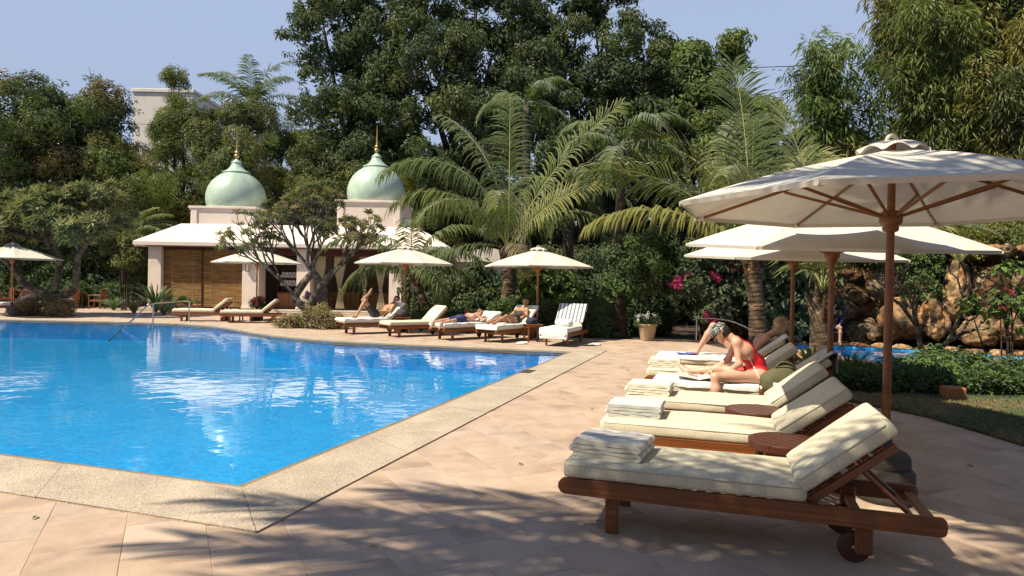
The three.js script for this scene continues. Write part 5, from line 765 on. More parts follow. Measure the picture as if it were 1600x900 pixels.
function droopy(n, L, seed, e = [70, -5]) { const r = rngOf(seed); return Array.from({ length: n }, (_, i) => ({ az: i * 137.5 + r() * 20, L: L * (0.85 + r() * 0.3), e0: lerp(e[0], e[1], i / n) + (r() - 0.5) * 10, bend: 95 + r() * 30, ll: L * 0.24, hang: 0.95, n: 38, lw: 0.075, m: [3, 0, 3][i % 3] })); }
palm('royal_palm', 'palm with a swollen ringed trunk right of the far loungers', 3.2, 20.9, { seed: 87, trunk: [[0, 0, 0], [0.0, 0.4, 0], [0.02, 1.0, 0], [0.06, 1.8, 0], [0.1, 2.8, 0], [0.12, 4.4, 0], [0.12, 5.8, 0]], tr: [0.42, 0.40, 0.33, 0.23, 0.17, 0.14, 0.13], barkM: M.barkRoyal, step: 0.16, amp: 0.02, fronds: droopy(8, 2.8, 5), rach: M.rachisDark });
palm('royal_palm', 'grey trunked palm close behind the coconut palm', 0.45, 26.5, { seed: 88, trunk: [[0, 0, 0], [0.0, 1.0, 0], [0.02, 3, 0], [0.02, 8.6, 0]], tr: [0.34, 0.29, 0.2, 0.16], barkM: M.barkGrey, step: 0.16, amp: 0.02, fronds: droopy(6, 2.6, 6), rach: M.rachisDark });
palm('royal_palm', 'dark palm between the coconut palm and the swollen trunk', 2.1, 25.5, { seed: 91, trunk: [[0, 0, 0], [0, 3, 0], [0.0, 5.2, 0]], tr: [0.26, 0.2, 0.15], barkM: M.barkRoyal, step: 0.16, amp: 0.02, fronds: droopy(10, 3.2, 9, [50, -25]), rach: M.rachisDark });
palm('small_palm', 'small leaning palm right of the pavilion, under the arching fronds', -3.15, 25.8, { seed: 92, trunk: [[0, 0, 0], [-0.15, 0.6, 0], [-0.5, 1.5, 0], [-0.7, 1.9, 0]], tr: [0.2, 0.17, 0.14, 0.11], boots: 5, step: 0.1, fronds: droopy(12, 3.6, 10, [72, 10]).map((f, i) => ({ ...f, m: [0, 3][i % 2] })) });
palm('background_palm', 'palm crown far behind the left dome, against the sky', -20.2, 50, { seed: 93, trunk: [[0, 0, 0], [0.3, 7, 0], [0.6, 14.4, 0]], tr: [0.3, 0.22, 0.18], step: 0.3, fronds: droopy(16, 4.6, 11, [80, 0]).map(f => ({ ...f, bend: 70, hang: 0.5, n: 44, m: 0 })) });
for (const [X, d, s, n, label] of [[-20.6, 35.6, 21, 14, 'feathery cane palm left of the pavilion, nearer of two'], [-22.6, 37, 22, 14, 'feathery cane palm left of the pavilion, farther and darker']]) palm('cane_palm', label, X, d, { seed: s, trunk: [[0, 0, 0], [0, 1.6, 0], [0, 3.4, 0]], tr: [0.16, 0.12, 0.1], step: 0.2, fronds: droopy(n + 6, 3.2, s, [88, 35]).map((f, i) => ({ ...f, bend: 78, hang: 0.9, ll: 0.55, n: 46, lw: 0.05, roll: ((i * 37) % 80) - 40, m: [0, 3, 1][i % 3] })), group: 'cane palms left of the pavilion' });

// frangipani: stubby forking branches with leaf rosettes at the tips
function frangipani(label, X, d, o) {
  const { seed, levels, len, r0, starts, pal = GREENS.frangi, spreadA = 0.62, shrink = 0.80, rs = [0.85, 1.3], keep = 1, tipsPer = 2 } = o, r = rngOf(seed), t = thing('frangipani_tree', label, 'tree', at(X, d, -0.03), 0, 'frangipani trees by the pool'), trunk = new MB(), tips = [];
  let br = null;
  const grow = (p, dir, L, rad, lv, out) => {
    const e = p.clone().addScaledVector(dir, L), k = p.clone().lerp(e, 0.5).add(V3((r() - 0.5) * L * 0.22, -L * 0.04, (r() - 0.5) * L * 0.22)); out.add(tube([p, k, e], [rad, rad * 0.86, rad * 0.80], lv > 2 ? 8 : 6, 3));
    if (lv === 0) { tips.push([e, dir]); return; }
    const n = lv > 1 && r() < 0.35 ? 3 : 2, a0 = r() * 6.28;
    for (let i = 0; i < n; i++) { const a = a0 + i * 6.283 / n + (r() - 0.5) * 0.6, side = V3(Math.cos(a), 0, Math.sin(a)); const pd = dir.clone(); const s2 = side.addScaledVector(pd, -side.dot(pd)).normalize(), nd = pd.multiplyScalar(Math.cos(spreadA)).addScaledVector(s2, Math.sin(spreadA * (0.7 + r() * 0.6))).add(V3(0, 0.13, 0)).normalize(); grow(e, nd, L * shrink * (0.75 + r() * 0.5), rad * 0.74, lv - 1, out); }
  };
  for (const [p, dir, L, rad, lv] of starts) { const b = new MB(); grow(V3(...p), V3(...dir).normalize(), L, rad, lv, b); mesh('branch', b, M.barkGrey, t); }
  if (o.trunk) { const b = new MB(); for (const [pts, rr] of o.trunk) b.add(tube(pts.map(p => V3(...p)), rr, 10, 5)); mesh('trunk', b, M.barkGrey, t); }
  const items = []; for (const [p, dir] of tips) { if (r() > keep) continue; for (let i = 0; i < tipsPer; i++) { const c = pal[Math.floor(r() * pal.length)], e = 0.85 + r() * 0.4, d2 = dir.clone().add(V3((r() - 0.5) * 0.9, 0.25, (r() - 0.5) * 0.9)).normalize(); items.push({ p: p.clone().add(i ? V3((r() - 0.5) * 0.22, (r() - 0.3) * 0.2, (r() - 0.5) * 0.22) : V3()), q: new THREE.Quaternion().setFromUnitVectors(UPV, d2).multiply(new THREE.Quaternion().setFromAxisAngle(UPV, r() * 6.28)), s: lerp(rs[0], rs[1], r()), c: new THREE.Color().setRGB(c[0] * e, c[1] * e, c[2] * e) }); } }
  instanced('crown', t, CL.rosette, M.leaf, items); return t;
}
frangipani('bare branched frangipani tree in front of the pavilion', -6.75, 22.5, { seed: 101, levels: 5, trunk: [[[[0.25, 0, 0], [0.2, 0.45, 0], [-0.25, 0.75, 0.05], [-0.5, 1.0, 0], [-0.3, 1.4, 0], [0.1, 1.9, 0]], [0.22, 0.17, 0.15, 0.14, 0.13, 0.11]], [[[0.1, 0.3, 0.05], [0.5, 1.0, 0.05], [0.35, 1.5, 0], [-0.1, 2.1, -0.05]], [0.15, 0.12, 0.11, 0.10]], [[[-0.1, 0.6, 0.1], [0.15, 1.0, 0.15], [0.45, 1.5, 0.1], [0.75, 1.95, 0]], [0.13, 0.12, 0.11, 0.09]]], starts: [[[0.1, 1.85, 0], [0.3, 1, 0.3], 0.62, 0.06, 5], [[0.1, 1.85, 0], [-0.25, 1, -0.4], 0.62, 0.06, 5], [[-0.1, 2.05, -0.05], [-0.75, 1, 0.2], 0.62, 0.06, 5], [[0.75, 1.9, 0], [0.7, 1, -0.2], 0.56, 0.06, 5], [[-0.45, 1.0, 0], [-0.85, 1.0, 0.3], 0.85, 0.06, 5], [[-0.1, 2.05, -0.05], [0.05, 1, 0.1], 0.62, 0.06, 5], [[0.45, 1.45, 0.1], [0.95, 1.0, 0.2], 0.7, 0.055, 5]], keep: 0.62, rs: [0.45, 0.8], tipsPer: 1, shrink: 0.79, spreadA: 0.37 });
frangipani('spreading frangipani tree at the left, thick with leaves', -18.3, 26.6, { seed: 103, levels: 4, trunk: [[[[0, 0, 0], [0.05, 0.5, 0], [0.1, 0.8, 0]], [0.22, 0.19, 0.18]], [[[0.1, 0.75, 0], [-0.9, 1.25, 0.1], [-1.5, 2.0, 0.1]], [0.15, 0.13, 0.12]], [[[0.1, 0.75, 0], [0.9, 1.0, 0], [1.05, 1.7, 0], [1.1, 2.4, 0]], [0.15, 0.13, 0.12, 0.11]], [[[0.1, 0.75, 0], [0.4, 1.6, 0.1], [0.45, 2.4, 0.1]], [0.14, 0.12, 0.11]]], starts: [[[-1.5, 2.0, 0.1], [-0.7, 1, 0.3], 0.7, 0.10, 5], [[-1.5, 2.0, 0.1], [0.1, 1, -0.3], 0.75, 0.10, 5], [[1.1, 2.35, 0], [0.8, 0.9, 0.3], 0.7, 0.10, 5], [[1.1, 2.35, 0], [-0.1, 1, -0.4], 0.7, 0.10, 5], [[0.45, 2.35, 0.1], [0, 1, 0.4], 0.7, 0.10, 5], [[0.45, 2.35, 0.1], [-0.7, 0.9, 0], 0.7, 0.1, 5]], pal: [[0.20, 0.215, 0.06], [0.27, 0.27, 0.085], [0.15, 0.17, 0.045]], rs: [1.0, 1.5], tipsPer: 2, shrink: 0.80, spreadA: 0.7 });
frangipani('small bare dark tree in front of the rock wall', 8.35, 13.4, { seed: 105, levels: 4, trunk: [[[[0, 0, 0], [0, 0.3, 0]], [0.10, 0.09]]], starts: [[[0, 0.25, 0], [-0.45, 1, 0], 0.55, 0.06, 4], [[0, 0.25, 0], [0.75, 0.8, 0.1], 0.5, 0.06, 4]], keep: 0.22, rs: [0.4, 0.7], tipsPer: 1, spreadA: 0.5 });

// small trees, shrubs and hedges
tree('small_tree', 'small bright green tree above the white flowered pot', 'tree', 4.15, 20.9, { seed: 111, h: 2.9, tr: 0.045, split: 0.5, pal: GREENS.hedge, kind: 'mid', puffs: 9, per: 12, pr: 0.36, size: [0.45, 0.75], up: 0.3, twigs: 12, barkM: M.barkGrey, lobes: [[-0.5, 2.6, 0, 0.7, 0.45, 0.6], [0.5, 2.5, 0.1, 0.75, 0.5, 0.6], [0.0, 2.1, 0.2, 1.1, 0.45, 0.7, 1.4], [-0.5, 1.75, 0.2, 0.6, 0.35, 0.5], [0.9, 1.85, 0.1, 0.6, 0.35, 0.5], [0.1, 3.0, 0, 0.6, 0.35, 0.5]] });
function shrub(name, label, X, d, o) {
  const { seed, lobes, kind = 'mid', group, mat = M.leaf, stems = 6, h = 1 } = o, r = rngOf(seed), t = thing(name, label, o.cat || 'shrub', at(X, d, -0.03), 0, group), m = new MB(), items = crownItems(r, lobes, o);
  for (let i = 0; i < stems; i++) { const e = items.cs[Math.floor(r() * items.cs.length)], b = V3(e.x * 0.35 + (r() - 0.5) * 0.2, -0.03, e.z * 0.35); m.add(tube([b, b.clone().lerp(e, 0.55).add(V3((r() - 0.5) * 0.15, 0.08, 0)), e], [0.022 * h, 0.016 * h, 0.007 * h], 5, 3)); }
  mesh('stem', m, o.stemM || M.bark, t); instanced('foliage', t, CL[kind], mat, items);
  if (o.flowers) { const fl = []; for (let i = 0; i < o.flowers.n; i++) { const c = items.cs[Math.floor(r() * items.cs.length)], k = o.flowers.at ? o.flowers.at[i % o.flowers.at.length] : null, p = k ? V3(k[0] + (r() - 0.5) * k[3], k[1] + (r() - 0.5) * k[3], k[2] + (r() - 0.5) * k[3]) : c.clone().add(V3((r() - 0.5) * 0.4, 0.2 * r(), 0.25)), e = 0.8 + r() * 0.4, col = o.flowers.c; fl.push({ p, q: new THREE.Quaternion().setFromEuler(new THREE.Euler(r() * 6, r() * 6, r() * 6)), s: lerp(0.5, 1.1, r()) * (o.flowers.s || 1), c: new THREE.Color().setRGB(col[0] * e, col[1] * e, col[2] * e) }); } instanced('blossom', t, CL.flower, M.petal, fl); }
  return t;
}
shrub('bougainvillea', 'magenta flowering bougainvillea behind the near umbrellas', 5.9, 20.4, { seed: 121, kind: 'big', puffs: 12, per: 14, pr: 0.34, size: [0.45, 0.85], pal: [[0.07, 0.11, 0.035], [0.10, 0.14, 0.05], [0.05, 0.085, 0.025]], stems: 12, lobes: [[0.2, 2.3, 0, 1.1, 0.5, 0.5, 1.4], [-0.7, 1.75, 0.1, 0.7, 0.22, 0.4], [0.5, 1.6, 0.1, 0.8, 0.4, 0.4], [0.3, 0.85, 0.3, 0.6, 0.35, 0.4], [1.2, 1.4, 0, 0.5, 0.6, 0.4]], flowers: { n: 110, s: 1.15, c: [0.62, 0.05, 0.22], at: [[-0.95, 1.78, 0.45, 0.32], [-0.6, 1.85, 0.45, 0.28], [0.55, 2.4, 0.55, 0.5], [0.9, 2.45, 0.5, 0.35], [-0.15, 0.72, 0.75, 0.26], [0.35, 1.05, 0.7, 0.22], [0.1, 1.95, 0.5, 0.2]] } });
shrub('large_leaved_vine', 'large leaved pale climber right of the leaning palm trunk', 7.9, 19.6, { seed: 123, kind: 'big', puffs: 10, per: 12, pr: 0.4, size: [0.7, 1.2], pal: [[0.09, 0.13, 0.05], [0.12, 0.16, 0.06], [0.06, 0.09, 0.03]], lobes: [[0, 2.3, 0, 0.8, 0.5, 0.4], [-0.1, 1.5, 0, 0.7, 0.5, 0.4], [0.5, 1.9, 0, 0.7, 0.5, 0.4], [0.2, 0.8, 0, 0.6, 0.4, 0.4]] });
// clipped hedges
function hedge(label, X, d, L, h, w, turn, o = {}) {
  const r = rngOf(o.seed || 5), t = thing('hedge', label, 'hedge', at(X, d, -0.03), turn, o.group), items = [], pal = o.pal || GREENS.hedge, n = Math.round((L * w + 2 * L * h + 2 * w * h) * (o.dens || 42)), core = box(L * 0.95, h * 0.82, w * 0.86, 0.05); mesh('branches', core, M.bark, t).position.y = h * 0.42;
  for (let i = 0; i < n; i++) { const f = r() * (L * w + 2 * L * h + 2 * w * h); let p; if (f < L * w) p = V3((r() - 0.5) * L, h, (r() - 0.5) * w); else if (f < L * w + 2 * L * h) p = V3((r() - 0.5) * L, r() * h, (r() < 0.7 ? 1 : -1) * w / 2); else p = V3((r() < 0.5 ? -1 : 1) * L / 2, r() * h, (r() - 0.5) * w); const nn = fbm3(p.x * 1.8 + (o.seed || 0), p.y * 2, p.z * 2, 3) - 0.5; p.y *= 1 + nn * (o.rough || 0.5); p.z += nn * 0.35 * w; p.x += (r() - 0.5) * 0.1; const c = pal[Math.floor(r() * pal.length)], e = 0.8 + r() * 0.4; items.push({ p, q: new THREE.Quaternion().setFromEuler(new THREE.Euler((r() - 0.5) * 1.6, r() * 6.28, (r() - 0.5) * 1.6)), s: lerp(0.8, 1.35, r()) * (o.s || 1), c: new THREE.Color().setRGB(c[0] * e, c[1] * e, c[2] * e) }); }
  instanced('foliage', t, CL.hedge, M.leaf, items); return t;
}
hedge('low leafy hedge along the lawn on the right, behind a terracotta block', 8.6, 10.5, 6.6, 0.26, 1.0, -0.10, { seed: 131, dens: 130, pal: GREENS.hedge });
hedge('round topped hedge behind the right hand poolside umbrella', 1.2, 20.9, 3.4, 0.98, 1.0, -0.25, { seed: 133, dens: 60, s: 1.25, pal: GREENS.hedge });
hedge('dark low hedge between the swollen trunk and the potted flowers', 3.6, 22.2, 3.0, 0.7, 0.8, 0, { seed: 135, dens: 60, s: 1.3, pal: GREENS.hedge });
hedge('shaded planting behind the reclining people, left of the coconut palm', -2.0, 23.2, 2.6, 0.5, 0.8, 0.2, { seed: 137, dens: 60, s: 1.3, pal: GREENS.hedge });
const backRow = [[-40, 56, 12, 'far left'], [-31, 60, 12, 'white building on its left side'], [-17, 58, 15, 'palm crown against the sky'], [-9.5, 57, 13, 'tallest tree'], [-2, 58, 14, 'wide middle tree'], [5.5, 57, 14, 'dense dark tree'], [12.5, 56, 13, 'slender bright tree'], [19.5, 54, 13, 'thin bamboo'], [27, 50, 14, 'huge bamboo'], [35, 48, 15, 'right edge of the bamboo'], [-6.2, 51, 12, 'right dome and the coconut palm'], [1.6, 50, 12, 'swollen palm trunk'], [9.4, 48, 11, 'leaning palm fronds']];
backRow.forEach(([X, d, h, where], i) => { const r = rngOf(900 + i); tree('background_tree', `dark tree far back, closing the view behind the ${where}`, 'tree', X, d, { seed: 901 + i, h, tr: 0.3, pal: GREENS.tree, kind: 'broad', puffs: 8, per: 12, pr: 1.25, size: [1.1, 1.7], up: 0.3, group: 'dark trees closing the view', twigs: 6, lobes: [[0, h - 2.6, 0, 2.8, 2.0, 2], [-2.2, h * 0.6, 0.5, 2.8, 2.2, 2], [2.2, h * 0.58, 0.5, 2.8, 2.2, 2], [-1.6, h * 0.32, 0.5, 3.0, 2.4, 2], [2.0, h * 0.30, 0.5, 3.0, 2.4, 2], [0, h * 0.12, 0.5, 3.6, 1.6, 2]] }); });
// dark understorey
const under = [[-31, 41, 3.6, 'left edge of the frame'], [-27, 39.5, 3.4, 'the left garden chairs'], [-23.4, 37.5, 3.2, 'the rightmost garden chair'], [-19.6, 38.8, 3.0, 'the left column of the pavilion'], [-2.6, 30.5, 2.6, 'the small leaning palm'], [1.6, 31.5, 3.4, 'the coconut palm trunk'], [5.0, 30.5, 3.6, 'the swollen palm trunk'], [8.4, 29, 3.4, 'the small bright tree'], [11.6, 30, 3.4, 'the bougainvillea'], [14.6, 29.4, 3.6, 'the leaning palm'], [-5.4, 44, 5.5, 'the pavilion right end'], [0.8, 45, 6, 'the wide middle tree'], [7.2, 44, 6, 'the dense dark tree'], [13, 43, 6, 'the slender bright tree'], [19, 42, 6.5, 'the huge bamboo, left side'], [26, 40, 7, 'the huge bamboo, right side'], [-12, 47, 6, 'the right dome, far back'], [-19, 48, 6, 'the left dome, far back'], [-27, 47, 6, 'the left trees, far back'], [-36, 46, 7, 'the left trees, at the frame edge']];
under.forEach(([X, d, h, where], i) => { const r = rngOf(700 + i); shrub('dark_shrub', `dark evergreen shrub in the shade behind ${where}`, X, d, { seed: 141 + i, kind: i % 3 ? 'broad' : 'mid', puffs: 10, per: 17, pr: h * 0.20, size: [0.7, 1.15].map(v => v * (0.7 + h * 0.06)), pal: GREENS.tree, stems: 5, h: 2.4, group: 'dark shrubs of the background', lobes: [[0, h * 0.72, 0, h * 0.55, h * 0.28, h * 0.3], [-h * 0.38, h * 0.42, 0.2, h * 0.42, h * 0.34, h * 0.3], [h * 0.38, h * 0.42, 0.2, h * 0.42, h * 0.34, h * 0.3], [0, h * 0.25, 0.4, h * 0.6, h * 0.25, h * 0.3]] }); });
// sunlit shrubs
shrub('yellow_green_shrub', 'yellow green shrub left of the pavilion roof', -19.1, 33.2, { seed: 171, kind: 'mid', puffs: 12, per: 12, pr: 0.5, size: [0.5, 0.8], pal: GREENS.olive, stems: 10, h: 2, lobes: [[0, 3.2, 0, 1.1, 0.6, 0.7], [0.6, 2.6, 0.2, 0.8, 0.5, 0.6], [-0.6, 3.8, 0, 0.7, 0.4, 0.6]] });
shrub('leafy_plant', 'leafy shrub beside the cream wall, behind the right poolside umbrella', 1.5, 24.6, { seed: 173, kind: 'big', puffs: 10, per: 9, pr: 0.4, size: [0.9, 1.5], pal: GREENS.bright, lobes: [[0, 1.4, 0, 0.8, 0.5, 0.5], [0.6, 0.9, 0, 0.7, 0.5, 0.5], [-0.6, 1.8, 0, 0.5, 0.5, 0.4]] });
// strap leaved plants and grasses
function tuft(n, L, Wd, seed, lean = 0.7, droop = 0.9) { const m = new MB(), r = rngOf(seed); for (let i = 0; i < n; i++) { const a = r() * 6.28, e = lean * (0.25 + r()), l = L * (0.6 + r() * 0.5), out = V3(Math.cos(a), 0, Math.sin(a)), sd = V3(-out.z, 0, out.x).multiplyScalar(Wd / 2), p0 = out.clone().multiplyScalar(0.03 * r()), p1 = p0.clone().addScaledVector(out, l * 0.35 * e).add(V3(0, l * 0.45, 0)), p2 = p1.clone().addScaledVector(out, l * 0.45 * e).add(V3(0, l * 0.33 * (1 - droop * 0.5 * e), 0)), p3 = p2.clone().addScaledVector(out, l * 0.42 * e).add(V3(0, l * (0.2 - droop * 0.4 * e), 0)); m.quad(p0.clone().sub(sd), p0.clone().add(sd), p1.clone().add(sd), p1.clone().sub(sd)); m.quad(p1.clone().sub(sd), p1.clone().add(sd), p2.clone().addScaledVector(sd, 0.7), p2.clone().addScaledVector(sd, -0.7)); m.tri(p2.clone().addScaledVector(sd, -0.7), p2.clone().addScaledVector(sd, 0.7), p3); } return m.geo(); }
const strapMat = (r, g, b) => phy({ color: lin(r, g, b), roughness: 1, transmission: 0.35, thickness: 0, clearcoat: 0.3, clearcoatRoughness: 0.4 });
M.strap = strapMat(0.10, 0.18, 0.03); M.strapDry = strapMat(0.26, 0.24, 0.09); M.strapPale = strapMat(0.46, 0.46, 0.16); M.strapDark = strapMat(0.075, 0.12, 0.04);
function plant(name, label, X, d, g, mat, s = 1, y = -0.02, cat = 'plant') { const t = thing(name, label, cat, at(X, d, y)); const m = mesh('leaves', g, mat, t); m.scale.setScalar(s); mesh('crown_base', lathe([[0, -0.05], [0.05 * s, -0.04], [0.06 * s, 0.03], [0, 0.07 * s]], 8), M.bark, t); return t; }
plant('strap_leaved_plant', 'bright strap leaved plant left of the pavilion column', -16.0, 30.2, tuft(60, 1.7, 0.06, 181), M.strap); plant('strap_leaved_plant', 'smaller strap leaved plant in front of the left column', -15.2, 29.9, tuft(40, 1.2, 0.05, 182), M.strap);
plant('grass_tuft', 'dry looking grass tuft left of the pool handrail', -14.6, 28.2, tuft(160, 0.75, 0.02, 183, 0.9), M.strapDry); plant('grass_tuft', 'pale grass tuft between the garden chair and the handrail', -16.3, 29.0, tuft(160, 0.85, 0.02, 184, 0.9), M.strapDry); plant('grass_tuft', 'broad grass tuft nearest the pool handrail post', -13.4, 27.4, tuft(140, 0.65, 0.02, 185, 0.9), M.strapDry); plant('grass_tuft', 'small grass clump behind the rightmost garden chair', -18.6, 31.4, tuft(150, 0.8, 0.02, 186, 0.9), M.strap);
plant('spiky_plant', 'pale spiky rosette plant on top of the tall boulder', 12.35, 18.6, tuft(54, 0.75, 0.055, 187, 0.9, 0.5), M.strapPale, 1, 2.36); 
plant('strap_leaved_plant', 'strap leaved plant between the third umbrella pole and the palm', 5.35, 11.9, tuft(50, 0.75, 0.045, 188), M.strap); plant('strap_leaved_plant', 'bright green strap plant right of the third umbrella pole', 5.75, 11.4, tuft(50, 0.7, 0.045, 189), M.strap); plant('strap_leaved_plant', 'strap leaved plant beside the second umbrella pole', 6.5, 11.5, tuft(46, 0.65, 0.05, 190), M.strap); plant('reed_clump', 'tall green reeds in front of the wet rock face', 13.9, 17.4, tuft(160, 1.4, 0.02, 191, 0.25, 0.2), M.strap, 1, 0.9);
plant('spiky_plant', 'grey green spiky plant right of the person with raised knees', -2.9, 21.6, tuft(60, 0.6, 0.03, 192, 0.8, 0.4), M.strapDark); plant('spiky_plant', 'small spiky plant behind the empty cream lounger', -1.6, 21.3, tuft(50, 0.55, 0.03, 193, 0.8, 0.4), M.strap);
for (const [X, d, s, label] of [[8.9, 11.9, 195, 'left one of the pale grass tufts behind the low hedge'], [10.0, 11.7, 196, 'middle one of the pale grass tufts behind the low hedge'], [7.7, 12.1, 197, 'right one of the pale grass tufts near the thin stemmed shrub']]) plant('grass_tuft', label, X, d, tuft(120, 0.6, 0.018, s, 0.9), M.strapDry, 1, -0.02);
shrub('leafy_plant', 'dark leaved shrub just behind the middle of the low hedge', 7.6, 11.5, { seed: 201, kind: 'mid', puffs: 8, per: 12, pr: 0.22, size: [0.35, 0.6], pal: GREENS.hedge, lobes: [[0, 0.34, 0, 0.6, 0.14, 0.3], [0.7, 0.32, 0, 0.5, 0.12, 0.3], [-0.6, 0.3, 0, 0.5, 0.12, 0.3]] });
shrub('thin_shrub', 'thin stemmed shrub with red flowers before the boulders', 9.4, 12.6, { seed: 203, kind: 'big', puffs: 4, per: 5, pr: 0.22, size: [0.35, 0.6], pal: GREENS.bright, stems: 9, h: 0.9, lobes: [[0.1, 1.75, 0, 0.6, 0.35, 0.3], [-0.5, 1.35, 0, 0.35, 0.25, 0.3], [0.7, 1.4, 0, 0.4, 0.35, 0.3], [0.4, 1.05, 0, 0.5, 0.25, 0.3]], flowers: { n: 14, c: [0.5, 0.02, 0.06], s: 0.7 } });
shrub('ground_cover', 'bronze bushy plants at the foot of the boulders on the right', 13.4, 15.6, { seed: 205, kind: 'fine', puffs: 10, per: 14, pr: 0.3, size: [0.4, 0.7], pal: GREENS.olive, lobes: [[0, 0.5, 0, 1.0, 0.3, 0.5], [1.2, 0.6, 0, 0.9, 0.3, 0.5]] });
shrub('flower_bed', 'dry looking croton bed round the bare branched tree', -6.6, 22.3, { seed: 207, cat: 'plants', kind: 'fine', puffs: 9, per: 10, pr: 0.22, size: [0.5, 0.9], pal: [[0.24, 0.20, 0.07], [0.16, 0.16, 0.05], [0.32, 0.25, 0.10]], mat: M.leafMatt, lobes: [[0.2, 0.35, 0.2, 0.6, 0.3, 0.4], [-0.6, 0.18, 0.3, 0.5, 0.14, 0.3], [0.8, 0.2, 0.3, 0.4, 0.14, 0.3]] });
shrub('flower_bed', 'dry looking croton bed round the spreading tree at the left', -18.2, 26.4, { seed: 209, cat: 'plants', kind: 'fine', puffs: 9, per: 12, pr: 0.26, size: [0.6, 1.0], pal: [[0.26, 0.18, 0.06], [0.17, 0.15, 0.05], [0.34, 0.22, 0.09]], mat: M.leafMatt, lobes: [[0, 0.38, 0.2, 0.75, 0.3, 0.4], [-0.8, 0.25, 0.3, 0.5, 0.2, 0.3], [0.9, 0.25, 0.3, 0.5, 0.2, 0.3]] });
shrub('ground_cover', 'shaded leafy plants left of the pavilion plinth', -18.6, 34.6, { seed: 211, kind: 'mid', puffs: 10, per: 12, pr: 0.4, size: [0.5, 0.9], pal: GREENS.hedge, lobes: [[0, 0.9, 0, 1.0, 0.6, 0.6], [-1.6, 0.7, 0, 1.0, 0.5, 0.6], [-3.2, 0.6, 0, 1.0, 0.45, 0.6]] });
// pots
function pot(name, label, X, d, pr, mat, o) { const t = thing(name, label, 'flower pot', at(X, d, o.y || 0)); mesh('pot', lathe(pr, 24), mat, t); const top = pr[o.top ?? 3]; mesh('soil', lathe([[0, top[1] - 0.05], [top[0] * 0.9, top[1] - 0.055]], 18).rotateX(0), M.soil, t); const r = rngOf(o.seed), it = crownItems(r, o.lobes, { puffs: 8, per: 8, pr: 0.12, size: [0.6, 1.0], pal: o.pal || GREENS.hedge, ...o.cr }); instanced('foliage', t, CL[o.kind || 'hedge'], M.leaf, it); if (o.fl) { const f = []; for (let i = 0; i < o.fl.n; i++) { const c = it.cs[Math.floor(r() * it.cs.length)], e = 0.85 + r() * 0.3; f.push({ p: c.clone().add(V3((r() - 0.5) * 0.2, 0.1 + r() * 0.1, 0.06 + r() * 0.1)), q: new THREE.Quaternion().setFromEuler(new THREE.Euler(r() * 6, r() * 6, 0)), s: o.fl.s, c: new THREE.Color().setRGB(...o.fl.c.map(v => v * e)) }); } instanced('blossom', t, CL.flower, M.petal, f); } return t; }
const potP = [[0, 0], [0.17, 0], [0.19, 0.02], [0.265, 0.42], [0.29, 0.43], [0.29, 0.48], [0.265, 0.48], [0.25, 0.42]];
pot('terracotta_pot', 'terracotta pot with white flowers on the deck', 3.95, 19.5, potP, M.terracotta, { seed: 221, top: 5, lobes: [[0, 0.56, 0, 0.26, 0.12, 0.2]], fl: { n: 9, c: [0.75, 0.74, 0.72], s: 0.62 } });
pot('planter_pot', 'brown planter with purple flowers beside the bare branched tree', -7.9, 26.6, [[0, 0], [0.25, 0], [0.3, 0.05], [0.4, 0.45], [0.44, 0.47], [0.44, 0.55], [0.38, 0.55], [0.36, 0.48]], M.potBrown, { seed: 223, top: 5, lobes: [[0, 0.75, 0, 0.4, 0.25, 0.3]], fl: { n: 26, c: [0.5, 0.16, 0.42], s: 0.9 } });
pot('planter_pot', 'low bowl planter under the strap leaved plants', -14.6, 30.3, [[0, 0], [0.3, 0], [0.42, 0.1], [0.55, 0.3], [0.58, 0.32], [0.58, 0.36], [0.52, 0.36], [0.5, 0.32]], M.clay, { seed: 225, top: 5, lobes: [[0, 0.5, 0, 0.4, 0.2, 0.3]], cr: { per: 6 } });
pot('planter_pot', 'pot of red flowers between the two empty loungers', -9.75, 25.9, [[0, 0], [0.14, 0], [0.16, 0.02], [0.2, 0.3], [0.22, 0.31], [0.22, 0.36], [0.2, 0.36], [0.19, 0.31]], M.clay, { seed: 227, y: 0, top: 5, lobes: [[0, 0.62, 0, 0.22, 0.2, 0.2]], fl: { n: 14, c: [0.6, 0.05, 0.14], s: 0.8 } });
solo('terracotta_block', (() => { const g = box(0.27, 0.18, 0.25, 0.02), p = g.attributes.position; for (let i = 0; i < p.count; i++) p.setXYZ(i, p.getX(i) * (1 + 0.12 * p.getY(i)), p.getY(i) + 0.1, p.getZ(i)); return g; })(), M.clay, 'terracotta block on the lawn in front of the low hedge', 'block', at(6.5, 9.86), -0.1);
// grass blades on the lawn
{ const r = rngOf(231), items = [], g = [tuft(9, 0.075, 0.006, 232, 0.9, 0.6), tuft(9, 0.06, 0.006, 233, 1.1, 0.6)]; for (let i = 0; i < 26000; i++) { const X = 4.7 + r() * 5.3, d = 4.5 + r() * 6.2; if (!inPoly(X, d, LAWN) || X > d * 0.86) continue; const dry = smooth(0.45, 0.62, fbm3(X * 1.3, 0, d * 1.3, 3)), e = 0.8 + r() * 0.5; items.push({ p: P(X, -0.005, d), q: new THREE.Quaternion().setFromAxisAngle(UPV, r() * 6.28), s: 0.6 + r() * 0.7, c: new THREE.Color().setRGB(lerp(0.085, 0.22, dry) * e, lerp(0.125, 0.17, dry) * e, lerp(0.02, 0.05, dry) * e) }); } const G = new THREE.Group(); G.name = 'grass'; G.userData = { kind: 'stuff', label: 'short lawn grass on the right', category: 'grass' }; scene.add(G); instanced('blades', G, g, M.leafMatt, items); }
